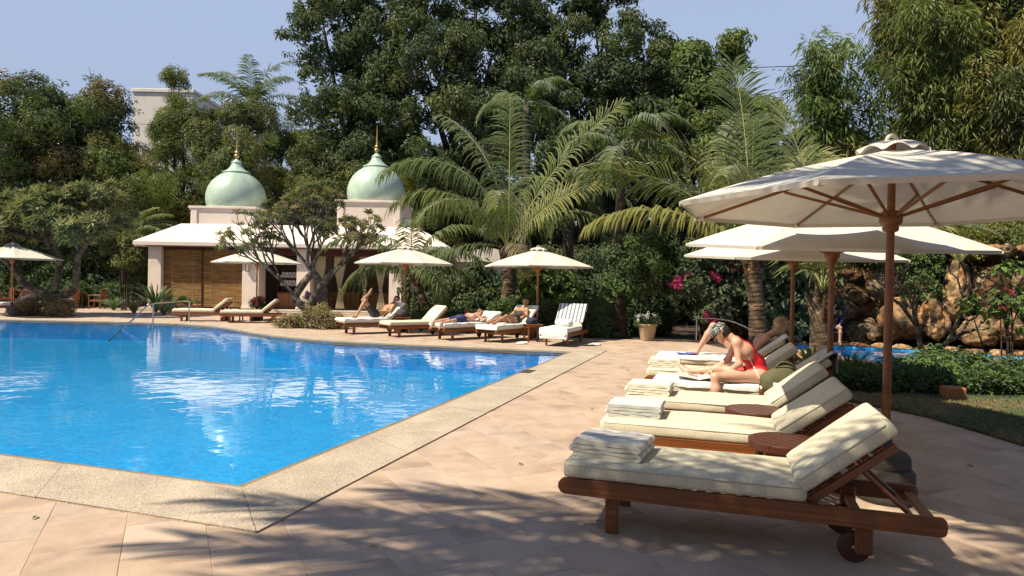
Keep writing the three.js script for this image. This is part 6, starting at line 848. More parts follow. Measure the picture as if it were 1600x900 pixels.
const SHADE_FRONDS = [...[154, 162, 168].map((az, i) => ({ az, L: 6.6 + i * 0.3, e0: 26 + i * 3, bend: 50, ll: 1.1, hang: 0.35, sweep: 0.9, lw: 0.13, n: 54, bare: 0.1 })), ...[112, 60, 44].map(az => ({ az, L: 3.8, e0: 24, bend: 40, ll: 1.1, hang: 0.35, sweep: 0.4, lw: 0.12, n: 40 })), { az: 165, L: 7.0, e0: 17, bend: 36, ll: 1.1, hang: 0.35, sweep: 0.9, lw: 0.12, n: 56, bare: 0.1 }, { az: 176, L: 6.4, e0: 30, bend: 52, ll: 1.1, hang: 0.35, sweep: 0.9, lw: 0.12, n: 52, bare: 0.1 }, { az: 159, L: 7.2, e0: 15, bend: 32, ll: 1.15, hang: 0.35, sweep: 0.9, lw: 0.13, n: 56, bare: 0.1 }, { az: 145, L: 5.2, e0: 20, bend: 44, ll: 0.7, hang: 0.5, lw: 0.06, n: 40 }, { az: 124, L: 4.2, e0: 26, bend: 50, ll: 0.8, hang: 0.5, lw: 0.06, n: 40 }, { az: 93, L: 4.5, e0: 32, bend: 50, ll: 1.1, hang: 0.4, sweep: 0.3, lw: 0.11, n: 44 }, { az: 74, L: 4.3, e0: 34, bend: 50, ll: 1.1, hang: 0.4, sweep: 0.3, lw: 0.11, n: 44 }, { az: 84, L: 3.6, e0: 32, bend: 52, ll: 0.9, hang: 0.5, lw: 0.07, n: 42 }, { az: 100, L: 2.6, e0: 60, bend: 60, ll: 0.8, n: 36 }, { az: 170, L: 6.6, e0: 22, bend: 42, ll: 1.1, hang: 0.35, sweep: 0.8, lw: 0.11, n: 52 }, { az: 181, L: 6.0, e0: 26, bend: 48, ll: 1.0, hang: 0.4, sweep: 0.6, lw: 0.10, n: 48 }, { az: 112, L: 2.8, e0: 22, bend: 40, ll: 0.9, hang: 0.4, sweep: 0.6, lw: 0.10, n: 34 }, { az: 134, L: 3.0, e0: 40, bend: 50, ll: 0.9, hang: 0.4, sweep: 0.6, lw: 0.10, n: 34 }, { az: 195, L: 5.0, e0: 34, bend: 60, ll: 1.0, hang: 0.5, lw: 0.07, n: 46 }, ...[50, 25, 0, 330, 300, 270, 240, 215].map((az, i) => ({ az, L: 3.6 + (i % 3) * 0.4, e0: 30 + (i % 4) * 12, bend: 80, ll: 0.9, n: 40, lw: 0.06 }))];
// the palm that shades the foreground stands behind the viewer
palm('coconut_palm', 'coconut palm behind the viewer that shades the foreground', 2.2, -3.6, { seed: 241, trunk: [[0, 0, 0], [0.1, 2.3, 0.1], [-0.5, 4.8, -1.2], [-1.95, 6.7, -3.65]], tr: [0.3, 0.24, 0.2, 0.17], step: 0.14, fronds: SHADE_FRONDS });

// the garden goes on behind the viewer: trees round the near side of the pool
[[-17, -9, 13, 'left'], [-9, -15, 14, 'left of centre'], [0, -17, 15, 'centre'], [9, -14, 14, 'right of centre'], [16, -7, 14, 'right'], [19, 2, 13, 'far right'], [21, 10, 12, 'right of the lawn']].forEach(([X, d, h, where], i) => tree('garden_tree', `large garden tree behind the viewer, ${where}`, 'tree', X, d, { seed: 951 + i, h, tr: 0.3, pal: GREENS.tree, kind: 'broad', puffs: 8, per: 10, pr: 1.4, size: [1.4, 2.0], up: 0.3, group: 'garden trees behind the viewer', twigs: 4, lobes: [[0, h - 2.4, 0, 3.2, 2.2, 3], [-2.6, h * 0.55, 0, 3.2, 2.6, 2.6], [2.6, h * 0.55, 0, 3.2, 2.6, 2.6], [0, h * 0.25, 0, 4, 2.6, 2.6]] }));

{ const r = rngOf(977), g = (() => { const m = new MB(); leaf(m, V3(-0.03, 0.004, 0), V3(1, 0.1, 0).normalize(), UPV, 0.075, 0.028, 0.35, 0.1); return m.geo(); })(), mats = [M.strapDry, strapMat(0.30, 0.17, 0.06), strapMat(0.22, 0.2, 0.07)], spots = [[-3.1, 4.4, 'near the left end of the coping'], [0.1, 5.9, 'left of the nearest lounger'], [1.05, 8.6, 'beside the third lounger'], [3.5, 4.6, 'by the nearest umbrella base'], [4.2, 6.1, 'right of the nearest umbrella pole'], [2.2, 12.6, 'between the pool and the farthest lounger'], [-0.8, 4.0, 'in the shadow stripes'], [1.9, 15.2, 'near the far pool corner'], [2.9, 17.6, 'right of the far loungers'], [-0.2, 8.4, 'beside the coping halfway along']]; spots.forEach(([X, d, where], i) => solo('fallen_leaf', g, mats[i % 3], `small dry leaf lying on the deck ${where}`, 'leaf', at(X, d, 0.003), r() * 6, 'dry leaves on the deck')); }
// ---------- rock wall ----------
function rockGeo(rx, ry, rz, seed, detail = 3, planes = 14, rough = 0.15) {
  const r = rngOf(seed * 37 + 5), pl = Array.from({ length: planes }, () => { const a = r() * 6.283, u = r() * 2 - 1, s = Math.sqrt(1 - u * u); return [V3(Math.cos(a) * s, u, Math.sin(a) * s), 0.62 + r() * 0.28]; });
  const g = new THREE.IcosahedronGeometry(1, detail * 3), p = g.attributes.position, v = V3();
  for (let i = 0; i < p.count; i++) { v.fromBufferAttribute(p, i).normalize(); let k = 1; for (const [n, c] of pl) { const q = n.dot(v); if (q > 0.05) k = -0.08 * Math.log(Math.exp(-k / 0.08) + Math.exp(-(c / q) / 0.08)) ; } k = Math.max(k, 0.35); const n = fbm3(v.x * 2.2 + seed, v.y * 2.2, v.z * 2.2 - seed, 5) - 0.5, rg = Math.pow(1 - Math.abs(2 * fbm3(v.x * 3 + seed * 2, v.y * 3, v.z * 3, 3) - 1), 4); k *= 1 + n * rough * 3 - rg * rough * 0.9; p.setXYZ(i, v.x * k * rx, v.y * k * ry, v.z * k * rz); }
  const uvs = new Float32Array(p.count * 2), na = g.attributes.normal; g.computeVertexNormals(); const q = mergeVertices(g.clone().deleteAttribute('normal').deleteAttribute('uv'), 1e-4); q.computeVertexNormals();
  const qp = q.attributes.position, u2 = new Float32Array(qp.count * 2), qn = q.attributes.normal; for (let i = 0; i < qp.count; i++) { const ax = Math.abs(qn.getX(i)), ay = Math.abs(qn.getY(i)), az = Math.abs(qn.getZ(i)); u2[i * 2] = (ax > az ? qp.getZ(i) : qp.getX(i)) + seed * 0.7; u2[i * 2 + 1] = (ay > Math.max(ax, az) ? qp.getZ(i) : qp.getY(i)) + seed * 0.3; } q.setAttribute('uv', new THREE.BufferAttribute(u2, 2)); return q;
}
{
  const w = thing('rock_wall', 'tall wall of piled brown boulders behind the second pool', 'rock wall', at(11.5, 19.2)), r = rngOf(303);
  const put = (X, y, d, rx, ry, rz, mat, seed, rot = 0, tilt = 0, name = 'boulder') => { const m = mesh(name, rockGeo(rx, ry, rz, seed, 3), mat, w); m.position.set(X - 11.5, y, -(d - 19.2)); m.rotation.order = 'ZYX'; m.rotation.y = rot; m.rotation.z = tilt; return m; };
  // rows from the left end to beyond the frame
  mesh('earth_bank', rockGeo(5.2, 1.9, 1.0, 55, 3, 4, 0.08), M.rock[1], w).position.set(1.2, 0.9, -1.9);
  let s = 1;
  for (let row = 0; row < 5; row++) { let X = 7.6 + (row % 2) * 0.3; while (X < 17.5) { const wd = 0.36 + r() * 0.5, y = 0.30 + row * 0.56 + (r() - 0.5) * 0.16, d = 20.3 - (X - 7.6) * 0.14 + row * 0.22 + (r() - 0.5) * 0.25, special = X > 10.6 && X < 13.0 && row < 3; if (!special || r() < 0.5) { const wet = X > 12.9 && X < 15.6; put(X, y, d + (special ? 0.5 : 0), wd * 0.9, 0.38 + r() * 0.14, 0.5, wet ? M.rockWet : M.rock[Math.floor(r() * 3)], s++, (r() - 0.5) * 0.8, (r() - 0.5) * 0.3); } X += wd * 1.0; } }
  put(11.35, 0.72, 19.1, 1.0, 0.78, 0.6, M.rock[1], 61, 0.2); put(11.75, 0.85, 18.75, 0.5, 0.75, 0.4, M.rockPale, 62, 0.1);                   // big flat boulder
  put(10.95, 1.75, 19.4, 0.6, 0.55, 0.5, M.rock[0], 63, 0.5); put(10.55, 1.7, 19.35, 0.42, 0.52, 0.4, M.rock[2], 64, 0.2); put(10.9, 1.22, 19.0, 0.3, 0.22, 0.3, M.rock[0], 65); put(11.5, 1.5, 19.6, 0.5, 0.5, 0.4, M.rock[2], 66);
  put(12.33, 1.62, 18.75, 0.52, 1.08, 0.45, M.rockPale, 71, 0.3, -0.20, 'tall_boulder');
  put(12.6, 0.5, 18.2, 0.62, 0.5, 0.5, M.rock[1], 72); put(13.4, 0.55, 17.9, 0.6, 0.55, 0.5, M.rock[0], 73, 0.4); put(14.2, 0.6, 17.2, 0.95, 0.55, 0.6, M.rockPale, 74, 0.2); put(13.3, 1.5, 18.6, 0.6, 1.0, 0.4, M.rockWet, 75); put(14.2, 1.5, 18.5, 0.7, 1.1, 0.4, M.rockWet, 76); put(15.1, 1.4, 18.2, 0.7, 1.1, 0.4, M.rockWet, 77);
  for (let i = 0; i < 7; i++) put(13.2 + i * 0.5, 2.72 + (r() - 0.5) * 0.1, 18.6, 0.4, 0.24, 0.35, i % 3 ? M.rock[0] : M.rockPale, 80 + i, r());
  put(7.0, 0.45, 20.9, 0.6, 0.5, 0.5, M.rock[1], 91); put(8.1, 1.6, 20.2, 0.35, 0.32, 0.3, M.rock[0], 92);
}
// flat stones along the rim of the second pool
{ const t = thing('stone_edging', 'low sandy stones edging the second pool', 'edging', [0, 0, 0]), r = rngOf(305), Q = offsetPoly(POOL2, 0.22); let k = 0; for (let i = 0; i < Q.length; i++) { const a = Q[i], b = Q[(i + 1) % Q.length], L = Math.hypot(b[0] - a[0], b[1] - a[1]), n = Math.max(1, Math.round(L / 0.55)); for (let q = 0; q < n; q++) { const u = (q + 0.5) / n, m = mesh('stone', rockGeo(0.34, 0.12, 0.28, 400 + k++, 2, 8), k % 3 ? M.rockPale : M.rock[0], t); m.position.set(lerp(a[0], b[0], u), 0.0, -lerp(a[1], b[1], u)); m.rotation.y = r() * 6; } } }
// plants growing on the wall
shrub('wall_shrub', 'bright green shrub growing over the top of the rock wall', 10.9, 19.6, { seed: 311, kind: 'fine', puffs: 12, per: 12, pr: 0.34, size: [0.6, 1.0], pal: GREENS.bright, lobes: [[-0.2, 2.85, 0.2, 0.55, 0.28, 0.4], [0.4, 2.45, 0.4, 0.35, 0.35, 0.3]] });
shrub('wall_shrub', 'leafy plants hanging beside the tall boulder', 11.75, 19.2, { seed: 313, kind: 'mid', puffs: 8, per: 10, pr: 0.24, size: [0.4, 0.7], pal: GREENS.hedge, lobes: [[0, 1.9, 0.3, 0.3, 0.4, 0.2], [0, 2.5, 0.1, 0.4, 0.25, 0.3]] });
shrub('wall_shrub', 'dark shrubs along the top of the rock wall at the left', 8.6, 21.2, { seed: 315, kind: 'mid', puffs: 10, per: 14, pr: 0.4, size: [0.6, 1.0], pal: GREENS.tree, lobes: [[0, 3.0, 0, 0.9, 0.45, 0.5], [1.3, 3.2, 0, 0.8, 0.35, 0.5], [-1, 2.8, 0, 0.7, 0.4, 0.5]] });
shrub('wall_shrub', 'bushy plants along the top of the wet rock face', 14.2, 19.4, { seed: 317, kind: 'fine', puffs: 14, per: 14, pr: 0.4, size: [0.6, 1.1], pal: GREENS.bamboo, lobes: [[-1.2, 3.2, 0, 0.9, 0.4, 0.5], [0.2, 3.3, 0, 0.9, 0.45, 0.5], [1.6, 3.3, 0, 0.9, 0.45, 0.5], [2.9, 3.3, 0, 0.9, 0.45, 0.5]] });
// ---------- people ----------
// J: joints in the person's own axes; bodies are one skin grown round a skeleton
function bodyField(J, k = 0.035) {
  const B = [], add = (a, b, ra, rb) => B.push([a, b, ra, rb]);
  const mid = (a, b, t = 0.5) => a.clone().lerp(b, t);
  const hipC = mid(J.hipL, J.hipR), shC = mid(J.shL, J.shR), waist = J.waist || mid(hipC, shC, 0.45);
  add(J.hipL, J.hipR, 0.098, 0.098); add(hipC, waist, 0.105, 0.095); const cl = mid(waist, J.shL, 0.6), cr = mid(waist, J.shR, 0.6); add(waist, cl, 0.09, 0.092); add(waist, cr, 0.09, 0.092); add(cl, J.shL, 0.088, 0.052); add(cr, J.shR, 0.088, 0.052); add(J.shL, J.shR, 0.052, 0.052); add(cl, cr, 0.095, 0.095);
  add(shC, J.neck, 0.055, 0.05); add(J.neck, mid(J.neck, J.head, 0.6), 0.048, 0.046);
  for (const s of ['L', 'R']) {
    add(J['sh' + s], J['el' + s], 0.045, 0.035); add(J['el' + s], J['wr' + s], 0.036, 0.024);
    add(J['hip' + s], J['kn' + s], 0.088, 0.052); const cf = mid(J['kn' + s], J['an' + s], 0.32); add(J['kn' + s], cf, 0.050, 0.052); add(cf, J['an' + s], 0.052, 0.032);
    const ft = J['toe' + s]; add(J['an' + s], ft, 0.034, 0.02); add(J['an' + s].clone().add(V3(0, -0.02, 0)), mid(J['an' + s], ft, 0.6).add(V3(0, -0.012, 0)), 0.032, 0.03);
  }
  const f = (x, y, z) => { let d = 1e3; for (const [a, b, ra, rb] of B) { const c = capsule(x, y, z, a, b, ra, rb); d = d === 1e3 ? c : smin(d, c, k); } return d; };
  const lo = [1e9, 1e9, 1e9], hi = [-1e9, -1e9, -1e9]; for (const [a, b, ra, rb] of B) for (const q of [a, b]) for (let c = 0; c < 3; c++) { lo[c] = Math.min(lo[c], q.getComponent(c) - 0.15); hi[c] = Math.max(hi[c], q.getComponent(c) + 0.15); }
  return { f, lo, hi };
}
function headGeo(J, cell) {       // J.head centre, J.face direction it looks, J.crown up
  const F = J.face.clone().normalize(), U = J.crown.clone().addScaledVector(F, -J.crown.dot(F)).normalize(), S = V3().crossVectors(U, F), C = J.head, at2 = (f, u, s) => C.clone().addScaledVector(F, f).addScaledVector(U, u).addScaledVector(S, s), k = 0.02;
  const parts = [[at2(-0.012, 0.025, 0.012), at2(-0.012, 0.025, -0.012), 0.082, 0.082], [at2(0.022, 0.03, 0.01), at2(0.022, 0.03, -0.01), 0.062, 0.062], [at2(0.04, -0.05, 0), at2(0.052, -0.082, 0), 0.046, 0.028], [at2(0.02, -0.03, 0.028), at2(0.03, -0.06, 0.02), 0.035, 0.03], [at2(0.02, -0.03, -0.028), at2(0.03, -0.06, -0.02), 0.035, 0.03], [at2(0.083, 0.015, 0), at2(0.103, -0.022, 0), 0.009, 0.013], [at2(0.066, 0.012, 0.03), at2(0.066, 0.012, -0.03), 0.017, 0.017], [at2(0.082, -0.05, 0.014), at2(0.082, -0.05, -0.014), 0.010, 0.010], [at2(0.080, -0.063, 0.012), at2(0.080, -0.063, -0.012), 0.010, 0.010]];
  const ears = [1, -1].map(s => [at2(-0.005, 0.015, s * 0.083), at2(0, -0.02, s * 0.078), 0.014, 0.010]);
  const f = (x, y, z) => { let d = capsule(x, y, z, ...parts[0]); for (let i = 1; i < parts.length; i++) d = smin(d, capsule(x, y, z, ...parts[i]), i > 4 ? 0.012 : k); for (const e of ears) d = smin(d, capsule(x, y, z, ...e), 0.008); return d; };
  return { g: surf(f, [C.x - 0.16, C.y - 0.16, C.z - 0.16], [C.x + 0.16, C.y + 0.16, C.z + 0.16], cell), at2, F, U, S, f };
}
function handGeo(wr, el, curlDir, s, cell, len = 1) {     // palm, four fingers of different length and a thumb
  const D = wr.clone().sub(el).normalize(), N = curlDir.clone().addScaledVector(D, -curlDir.dot(D)).normalize(), S = V3().crossVectors(D, N).multiplyScalar(s), p = (d, n, t) => wr.clone().addScaledVector(D, d).addScaledVector(N, n).addScaledVector(S, t);
  const B = [[p(-0.01, 0, 0), p(0.03, 0, 0), 0.021, 0.022], [p(0.03, 0, -0.022), p(0.078, 0.004, -0.028), 0.015, 0.013], [p(0.03, 0, 0.022), p(0.078, 0.004, 0.026), 0.015, 0.013], [p(0.035, 0, 0), p(0.08, 0.004, 0), 0.016, 0.013]];
  const fin = [[-0.03, 0.062], [-0.011, 0.074], [0.009, 0.07], [0.028, 0.054]]; const fs = [];
  for (const [t, l] of fin) { const a = p(0.08, 0.004, t), b = p(0.08 + l * 0.45, 0.014, t * 1.1), c = p(0.08 + l * 0.78, 0.036, t * 1.12), e = p(0.08 + l * 0.95, 0.058, t * 1.1); fs.push([a, b, 0.0092, 0.0088], [b, c, 0.0088, 0.008], [c, e, 0.008, 0.0065]); }
  const t0 = p(0.018, 0.006, -0.026), t1 = p(0.05, 0.02, -0.052), t2 = p(0.078, 0.034, -0.058); fs.push([t0, t1, 0.0125, 0.0105], [t1, t2, 0.0105, 0.008]);
  const f = (x, y, z) => { let d = capsule(x, y, z, ...B[0]); for (let i = 1; i < B.length; i++) d = smin(d, capsule(x, y, z, ...B[i]), 0.016); for (const b of fs) d = smin(d, capsule(x, y, z, ...b), 0.005); return d; };
  const c = p(0.07, 0.02, 0); return surf(f, [c.x - 0.12, c.y - 0.12, c.z - 0.12], [c.x + 0.12, c.y + 0.12, c.z + 0.12], cell);
}
function person(label, pos, turn, J, o) {
  const { skinM, suit, suitM, hairM, hair, cell = 0.02, hc = 0.009, handCell = 0.007 } = o, t = thing('person', label, 'person', pos, turn), b = bodyField(J), m = new MB();
  m.add(surf(b.f, b.lo, b.hi, cell)); const h = headGeo(J, hc); m.add(h.g);
  for (const s of ['L', 'R']) m.add(handGeo(J['wr' + s], J['el' + s], J['palm' + s] || V3(0, -1, 0), s === 'L' ? 1 : -1, handCell));
  mesh('body', m, skinM, t);
  if (suit) mesh(o.suitName || 'swimsuit', surf((x, y, z) => Math.max(b.f(x, y, z) - 0.009, suit(x, y, z)), b.lo, b.hi, cell * 0.8), suitM, t);
  if (hair) { const H = J.head, ex = o.hairBox || 0.2, lo = [H.x - ex, H.y - ex - (o.hairLong || 0), H.z - ex], hi = [H.x + ex, H.y + ex, H.z + ex]; mesh('hair', surf((x, y, z) => hair(x, y, z, h), lo, hi, o.hairCell || 0.012), hairM, t); }
  for (const s of [1, -1]) mesh('eye', new THREE.SphereGeometry(0.0085, 8, 6), M.eye, t).position.copy(h.at2(0.083, 0.014, s * 0.031));
  mesh('mouth', tube([h.at2(0.090, -0.056, 0.02), h.at2(0.0935, -0.057, 0), h.at2(0.090, -0.056, -0.02)], 0.004, 5, 3), M.lip, t);
  return { t, h, b };
}
const rel = (h, x, y, z) => { const d = V3(x, y, z).sub(h.at2(0, 0, 0)); return [d.dot(h.F), d.dot(h.U), d.dot(h.S)]; };
const shortHair = (x, y, z, h) => { const [f, u, s] = rel(h, x, y, z), e = Math.hypot((f + 0.018) / 0.102, (u - 0.03) / 0.098, s / 0.093) - 1; return Math.max(e * 0.095, (f - 0.05) - (u - 0.055) * 0.9, -(u + 0.05)) + (fbm3(x * 40, y * 40, z * 40, 2) - 0.5) * 0.008; };
const longHair = (L, curl) => (x, y, z, h) => { const [f, u, s] = rel(h, x, y, z), n = (fbm3(x * 22, y * 22, z * 22, 3) - 0.5) * curl, e = (Math.hypot((f + 0.02) / 0.108, (u - 0.025) / 0.105, s / 0.102) - 1) * 0.1, dn = (Math.hypot((f + 0.05) / 0.07, s / 0.11) - 1) * 0.07; const fall = Math.max(dn, -(u + L), u - 0.03); return Math.max(Math.min(e, fall), (f - 0.045) - Math.max(0, u - 0.05) * 1.0) + n; };
const J3 = o => { const r = {}; for (const k in o) r[k] = Array.isArray(o[k]) ? V3(...o[k]) : o[k]; return r; };

// the reader in red, seated across her lounger and bent over a newspaper (axes of the lounger: x to its head, z to the viewer)
{
  const C = NEAR[3];
  const J = J3({ hipL: [0.13, 0.555, 0.13], hipR: [0.13, 0.555, -0.07], waist: [0.09, 0.70, 0.03], shL: [-0.13, 0.945, 0.19], shR: [-0.13, 0.945, -0.14], neck: [-0.22, 1.0, 0.02], head: [-0.315, 1.035, 0.02], face: [-0.72, -0.69, 0.06], crown: [-0.6, 0.75, 0], elL: [-0.10, 0.70, 0.25], wrL: [-0.27, 0.57, 0.20], palmL: [-0.3, -1, -0.2], elR: [-0.22, 0.71, -0.18], wrR: [-0.40, 0.58, -0.12], palmR: [-0.3, -1, 0.2], knL: [-0.36, 0.55, 0.36], anL: [-0.33, 0.11, 0.44], toeL: [-0.50, 0.03, 0.47], knR: [-0.33, 0.58, -0.14], anR: [-0.70, 0.53, -0.16], toeR: [-0.80, 0.60, -0.20] });
  const hc = V3(0.13, 0.555, 0.03), sc = V3(-0.13, 0.945, 0.02), ax = sc.clone().sub(hc).normalize(), L = hc.distanceTo(sc), fr = V3(-ax.y, ax.x, 0).normalize();
  const p = person('person in a red swimsuit and patterned headscarf, bent over a newspaper', at(...C), TURN, J, { skinM: M.skinPale, suitM: M.redSuit, cell: 0.0135, hc: 0.0065, handCell: 0.005,
    suit: (x, y, z) => { const q = V3(x, y, z).sub(hc), u = q.dot(ax) / L, f = q.dot(fr), s = Math.abs(z - 0.03); const lowCut = -0.20 + Math.max(0, f - 0.01) * 1.6, top = f > 0 ? 0.80 : 0.66; const strap = Math.abs(s - 0.105) - 0.02; const inside = Math.max(lowCut - u, u - top, s - 0.135, -u - 0.17); const st = Math.max(u - 1.12, top - 0.1 - u, strap); const armOut = (q.dot(fr) > 0.16 ? 1 : -1); return Math.min(inside * 0.3, st * 0.3) * 1 + (q.dot(fr) > 0.19 ? 0.1 : 0); },
    hairM: M.hairDark, hair: (x, y, z, h) => { const [f, u, s] = rel(h, x, y, z); return Math.max((Math.hypot((f + 0.03) / 0.09, (u + 0.0) / 0.095, s / 0.092) - 1) * 0.09, f - 0.0, u - 0.04) + (fbm3(x * 50, y * 50, z * 50, 2) - 0.5) * 0.012; } });
  const h = p.h, sf = (x, y, z) => { const [f, u, s] = rel(h, x, y, z), e = (Math.hypot((f + 0.005) / 0.112, (u - 0.035) / 0.100, s / 0.102) - 1) * 0.1; return Math.max(e, -(u - 0.028 + (f + 0.02) * 0.12)) + (fbm3(x * 18, y * 18, z * 18, 2) - 0.5) * 0.016; }, H = J.head;
  mesh('headscarf', surf(sf, [H.x - 0.17, H.y - 0.17, H.z - 0.17], [H.x + 0.17, H.y + 0.17, H.z + 0.17], 0.007), M.bandana, p.t);
  const gl = new MB(); for (const s of [1, -1]) gl.add(new THREE.SphereGeometry(0.024, 12, 8), new THREE.Matrix4().makeBasis(h.S, h.U, h.F).setPosition(h.at2(0.088, 0.012, s * 0.032)).multiply(M4(0, 0, 0, 0, 0, 0, V3(1, 0.8, 0.25)))).add(tube([h.at2(0.085, 0.018, s * 0.055), h.at2(0.0, 0.016, s * 0.089)], 0.003, 5)); mesh('glasses', gl, M.dark, p.t);
  // pale side stripe of the swimsuit
  const pts = []; for (let i = 0; i <= 12; i++) { const u = -0.10 + i / 12 * 0.62, c = hc.clone().addScaledVector(ax, u * L).addScaledVector(fr, 0.01 - 0.03 * i / 12), d = V3(0, 0, 1); let lo = 0, hi = 0.3; for (let k = 0; k < 18; k++) { const md = (lo + hi) / 2, q = c.clone().addScaledVector(d, md); if (p.b.f(q.x, q.y, q.z) - 0.011 < 0) lo = md; else hi = md; } pts.push(c.addScaledVector(d, hi - 0.003)); }
  mesh('side_stripe', tube(pts, 0.006, 6, 2), M.whiteCloth, p.t);
}
// poses on a lounger: reclining, knees up
function recline(o) { const { kneeY = 0.80, ank = -0.72, tilt = 38, spread = 0.10, hip = 0.02 } = o, a = tilt * RAD, sy = 0.475, along = q => [HINGE - 0.07 + Math.cos(a) * q - Math.sin(a) * 0.10, sy + Math.sin(a) * q + Math.cos(a) * 0.10]; const sh = along(0.42), nk = along(0.52), hd = along(0.66), wa = along(0.12); return J3({ hipL: [hip, sy + 0.09, 0.10], hipR: [hip, sy + 0.09, -0.10], waist: [wa[0], wa[1], 0], shL: [sh[0], sh[1], 0.17], shR: [sh[0], sh[1], -0.17], neck: [nk[0], nk[1], 0], head: [hd[0], hd[1] + 0.03, 0], face: o.face || [-0.8, 0.45, 0.1], crown: [0.55, 0.85, 0], elL: [sh[0] - 0.16, sh[1] - 0.17, 0.27], wrL: o.wrL || [hip + 0.0, sy + 0.20, 0.13], palmL: [0, -1, 0], elR: [sh[0] - 0.16, sh[1] - 0.17, -0.27], wrR: o.wrR || [hip + 0.0, sy + 0.20, -0.13], palmR: [0, -1, 0], knL: [hip - 0.36, kneeY, spread], anL: [ank, sy + 0.05, spread], toeL: [ank - 0.15, sy + 0.04, spread], knR: o.knR || [hip - 0.36, kneeY - 0.06, -spread], anR: o.anR || [ank, sy + 0.05, -spread], toeR: o.toeR || [ank - 0.15, sy + 0.04, -spread] }); }
const onePiece = (J) => { const hc = J.hipL.clone().lerp(J.hipR, 0.5), sc = J.shL.clone().lerp(J.shR, 0.5), ax = sc.clone().sub(hc), L = ax.length(); ax.normalize(); return (x, y, z) => { const u = V3(x, y, z).sub(hc).dot(ax) / L, s = Math.abs(z - hc.z); return Math.max(-0.10 - u, u - 0.74, s - 0.15) * 0.3; }; };
const trunks = (J) => (x, y, z) => { const hc = J.hipL.clone().lerp(J.hipR, 0.5); let d = 1e3; for (const s of ['L', 'R']) { const a = J['hip' + s], b = a.clone().lerp(J['kn' + s], 0.5); d = Math.min(d, capsule(x, y, z, a, b, 0.13, 0.12)); } return Math.min(d, Math.hypot(x - hc.x, y - hc.y, z - hc.z) - 0.14); };
{ const J = recline({ tilt: 35, kneeY: 0.96, ank: -0.45, hip: 0.16, face: [-0.9, 0.25, 0.35] }); person('person with curly fair hair lying with raised knees beyond the reader', at(...NEAR[5]), TURN, J, { skinM: M.skinPink, suitM: M.blackSuit, suit: onePiece(J), hairM: M.hairBlond, hairBox: 0.24, hair: (x, y, z, h) => { const [f, u, s] = rel(h, x, y, z); return Math.max((Math.hypot((f + 0.03) / 0.15, (u - 0.02) / 0.15, s / 0.155) - 1) * 0.14, f - 0.05 - Math.max(0, u - 0.06)) + (fbm3(x * 26, y * 26, z * 26, 3) - 0.5) * 0.10; } }); }
{ const J = recline({ tilt: 42, kneeY: 0.98, ank: -0.62, knR: [-0.34, 1.0, -0.06], anR: [-0.26, 1.22, 0.22], toeR: [-0.20, 1.36, 0.26], face: [-0.9, 0.2, 0.3] }); person('person lying with one leg crossed high over a raised knee', at(FAR[2][0], FAR[2][1]), FAR[2][2], J, { skinM: M.skinTan, suitM: M.blackSuit, suit: trunks(J), suitName: 'shorts', hairM: M.hairDark, hair: shortHair, cell: 0.02 }); }
{ const J = recline({ tilt: 46, kneeY: 0.68, ank: -0.85, face: [-0.75, 0.2, 0.62], wrL: [0.12, 0.68, 0.34] }); person('person in a dark swimsuit reclining with head turned', at(FAR[5][0], FAR[5][1]), FAR[5][2], J, { skinM: M.skinTan, suitM: M.blackSuit, suit: onePiece(J), hairM: M.hairDark, hair: shortHair }); }
{ const s = 0.55, J = J3({ hipL: [-0.25, s + 0.02, 0.10], hipR: [-0.25, s + 0.02, -0.10], waist: [-0.02, s + 0.03, 0], shL: [0.22, s + 0.09, 0.17], shR: [0.22, s + 0.09, -0.17], neck: [0.33, s + 0.13, 0], head: [0.44, s + 0.16, 0.02], face: [0.4, -0.75, 0.5], crown: [0.9, 0.3, 0], elL: [0.30, s - 0.02, 0.36], wrL: [0.50, s + 0.03, 0.24], palmL: [0, -1, 0], elR: [0.30, s - 0.02, -0.36], wrR: [0.50, s + 0.03, -0.24], palmR: [0, -1, 0], knL: [-0.72, s - 0.03, 0.20], anL: [-1.13, s - 0.07, 0.25], toeL: [-1.20, s - 0.24, 0.26], knR: [-0.72, s - 0.03, -0.14], anR: [-1.13, s - 0.07, -0.12], toeR: [-1.20, s - 0.24, -0.12] }); person('person lying face down in dark blue shorts, feet over the end', at(FAR[4][0], FAR[4][1]), FAR[4][2], J, { skinM: M.skinPink, suitM: M.navySuit, suit: trunks(J), suitName: 'shorts', hairM: M.hairBrown, hair: shortHair }); }
{ const J = J3({ hipL: [0.1, 0.09, 0], hipR: [-0.1, 0.09, 0], shL: [0.17, 0.52, 0.03], shR: [-0.17, 0.52, 0.03], neck: [0, 0.60, 0.03], head: [0, 0.71, 0.02], face: [0.25, -0.1, -1], crown: [0, 1, 0], elL: [0.24, 0.30, -0.05], wrL: [0.18, 0.16, -0.25], palmL: [0, -1, 0], elR: [-0.24, 0.30, -0.05], wrR: [-0.18, 0.16, -0.25], palmR: [0, -1, 0], knL: [0.32, 0.13, -0.32], anL: [-0.02, 0.06, -0.38], toeL: [-0.12, 0.04, -0.45], knR: [-0.32, 0.13, -0.32], anR: [0.02, 0.07, -0.28], toeR: [0.14, 0.04, -0.32] }); person('person with long brown hair sitting with their back to the pool', at(-1.38, 21.2), 0.25, J, { skinM: M.skinTan, suitM: M.navySuit, suit: onePiece(J), hairM: M.hairBrown, hair: longHair(0.30, 0.03), hairLong: 0.2 }); }
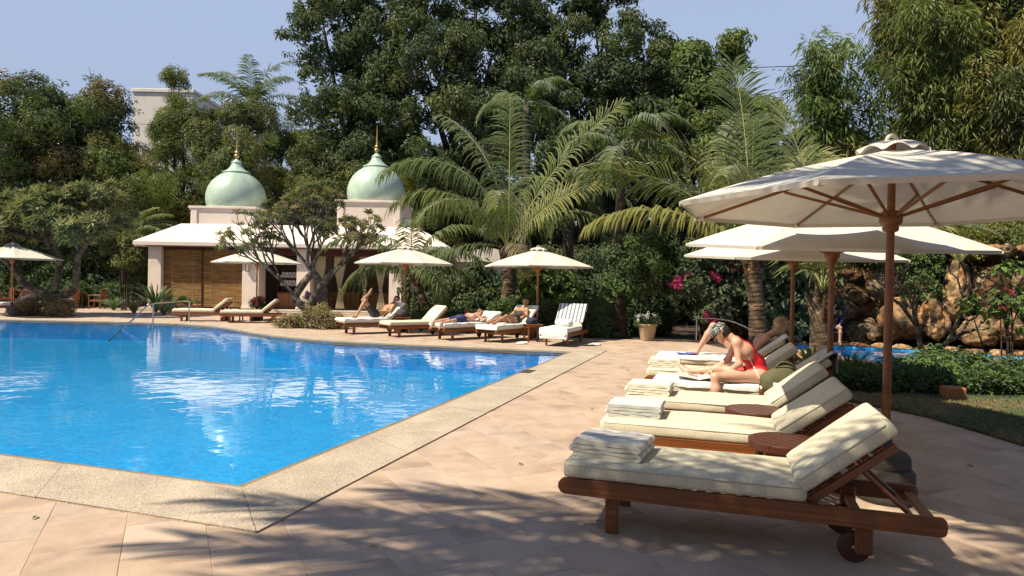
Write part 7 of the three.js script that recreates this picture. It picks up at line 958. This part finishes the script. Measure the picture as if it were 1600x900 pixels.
{ const s = 0.53, J = J3({ hipL: [-0.1, s, -0.05], hipR: [0.1, s, -0.05], waist: [0, s + 0.17, 0.02], shL: [-0.17, s + 0.37, 0.22], shR: [0.17, s + 0.37, 0.22], neck: [0, s + 0.42, 0.30], head: [0, s + 0.44, 0.41], face: [0, -0.75, 0.65], crown: [0, 0.6, 0.8], elL: [-0.22, s + 0.14, 0.36], wrL: [-0.1, s - 0.06, 0.5], palmL: [0, -1, 0], elR: [0.22, s + 0.14, 0.36], wrR: [0.1, s - 0.06, 0.5], palmR: [0, -1, 0], knL: [-0.16, s - 0.03, 0.42], anL: [-0.15, 0.09, 0.40], toeL: [-0.16, 0.03, 0.57], knR: [0.16, s - 0.03, 0.42], anR: [0.15, 0.09, 0.40], toeR: [0.16, 0.03, 0.57] }); person('bare backed person sitting bent over at the left edge', at(-20.25, 28.35), -1.2, J, { skinM: M.skinBrown, suitM: M.blackSuit, suit: trunks(J), suitName: 'shorts', hairM: M.hairDark, hair: shortHair });
  const J2 = J3({ hipL: [-0.1, 0.47, 0], hipR: [0.1, 0.47, 0], shL: [-0.17, 0.92, 0], shR: [0.17, 0.92, 0], neck: [0, 0.99, 0], head: [0, 1.10, 0.02], face: [-0.4, -0.1, 1], crown: [0, 1, 0], elL: [-0.24, 0.68, 0.06], wrL: [-0.14, 0.56, 0.25], palmL: [0, -1, 0], elR: [0.24, 0.68, 0.06], wrR: [0.14, 0.56, 0.25], palmR: [0, -1, 0], knL: [-0.13, 0.50, 0.44], anL: [-0.13, 0.1, 0.46], toeL: [-0.13, 0.03, 0.63], knR: [0.13, 0.50, 0.44], anR: [0.13, 0.1, 0.46], toeR: [0.13, 0.03, 0.63] }); person('person in dark blue sitting by the second pool behind the palm trunk', at(9.25, 19.35), -0.3, J2, { skinM: M.skinPink, suitM: M.navySuit, suit: (x, y, z) => Math.max(y - 0.86, 0.36 - y, z - 0.25), suitName: 'dress', hairM: M.hairBrown, hair: shortHair });
  solo('garden_stool', new MB().add(box(0.42, 0.05, 0.42, 0.01), M4(0, 0.345, 0)).add(box(0.3, 0.32, 0.3, 0.01), M4(0, 0.16, 0)), M.teakDark, 'low block stool under the person by the second pool', 'stool', at(9.25, 19.38), -0.3); }
renderer.render(scene, camera);
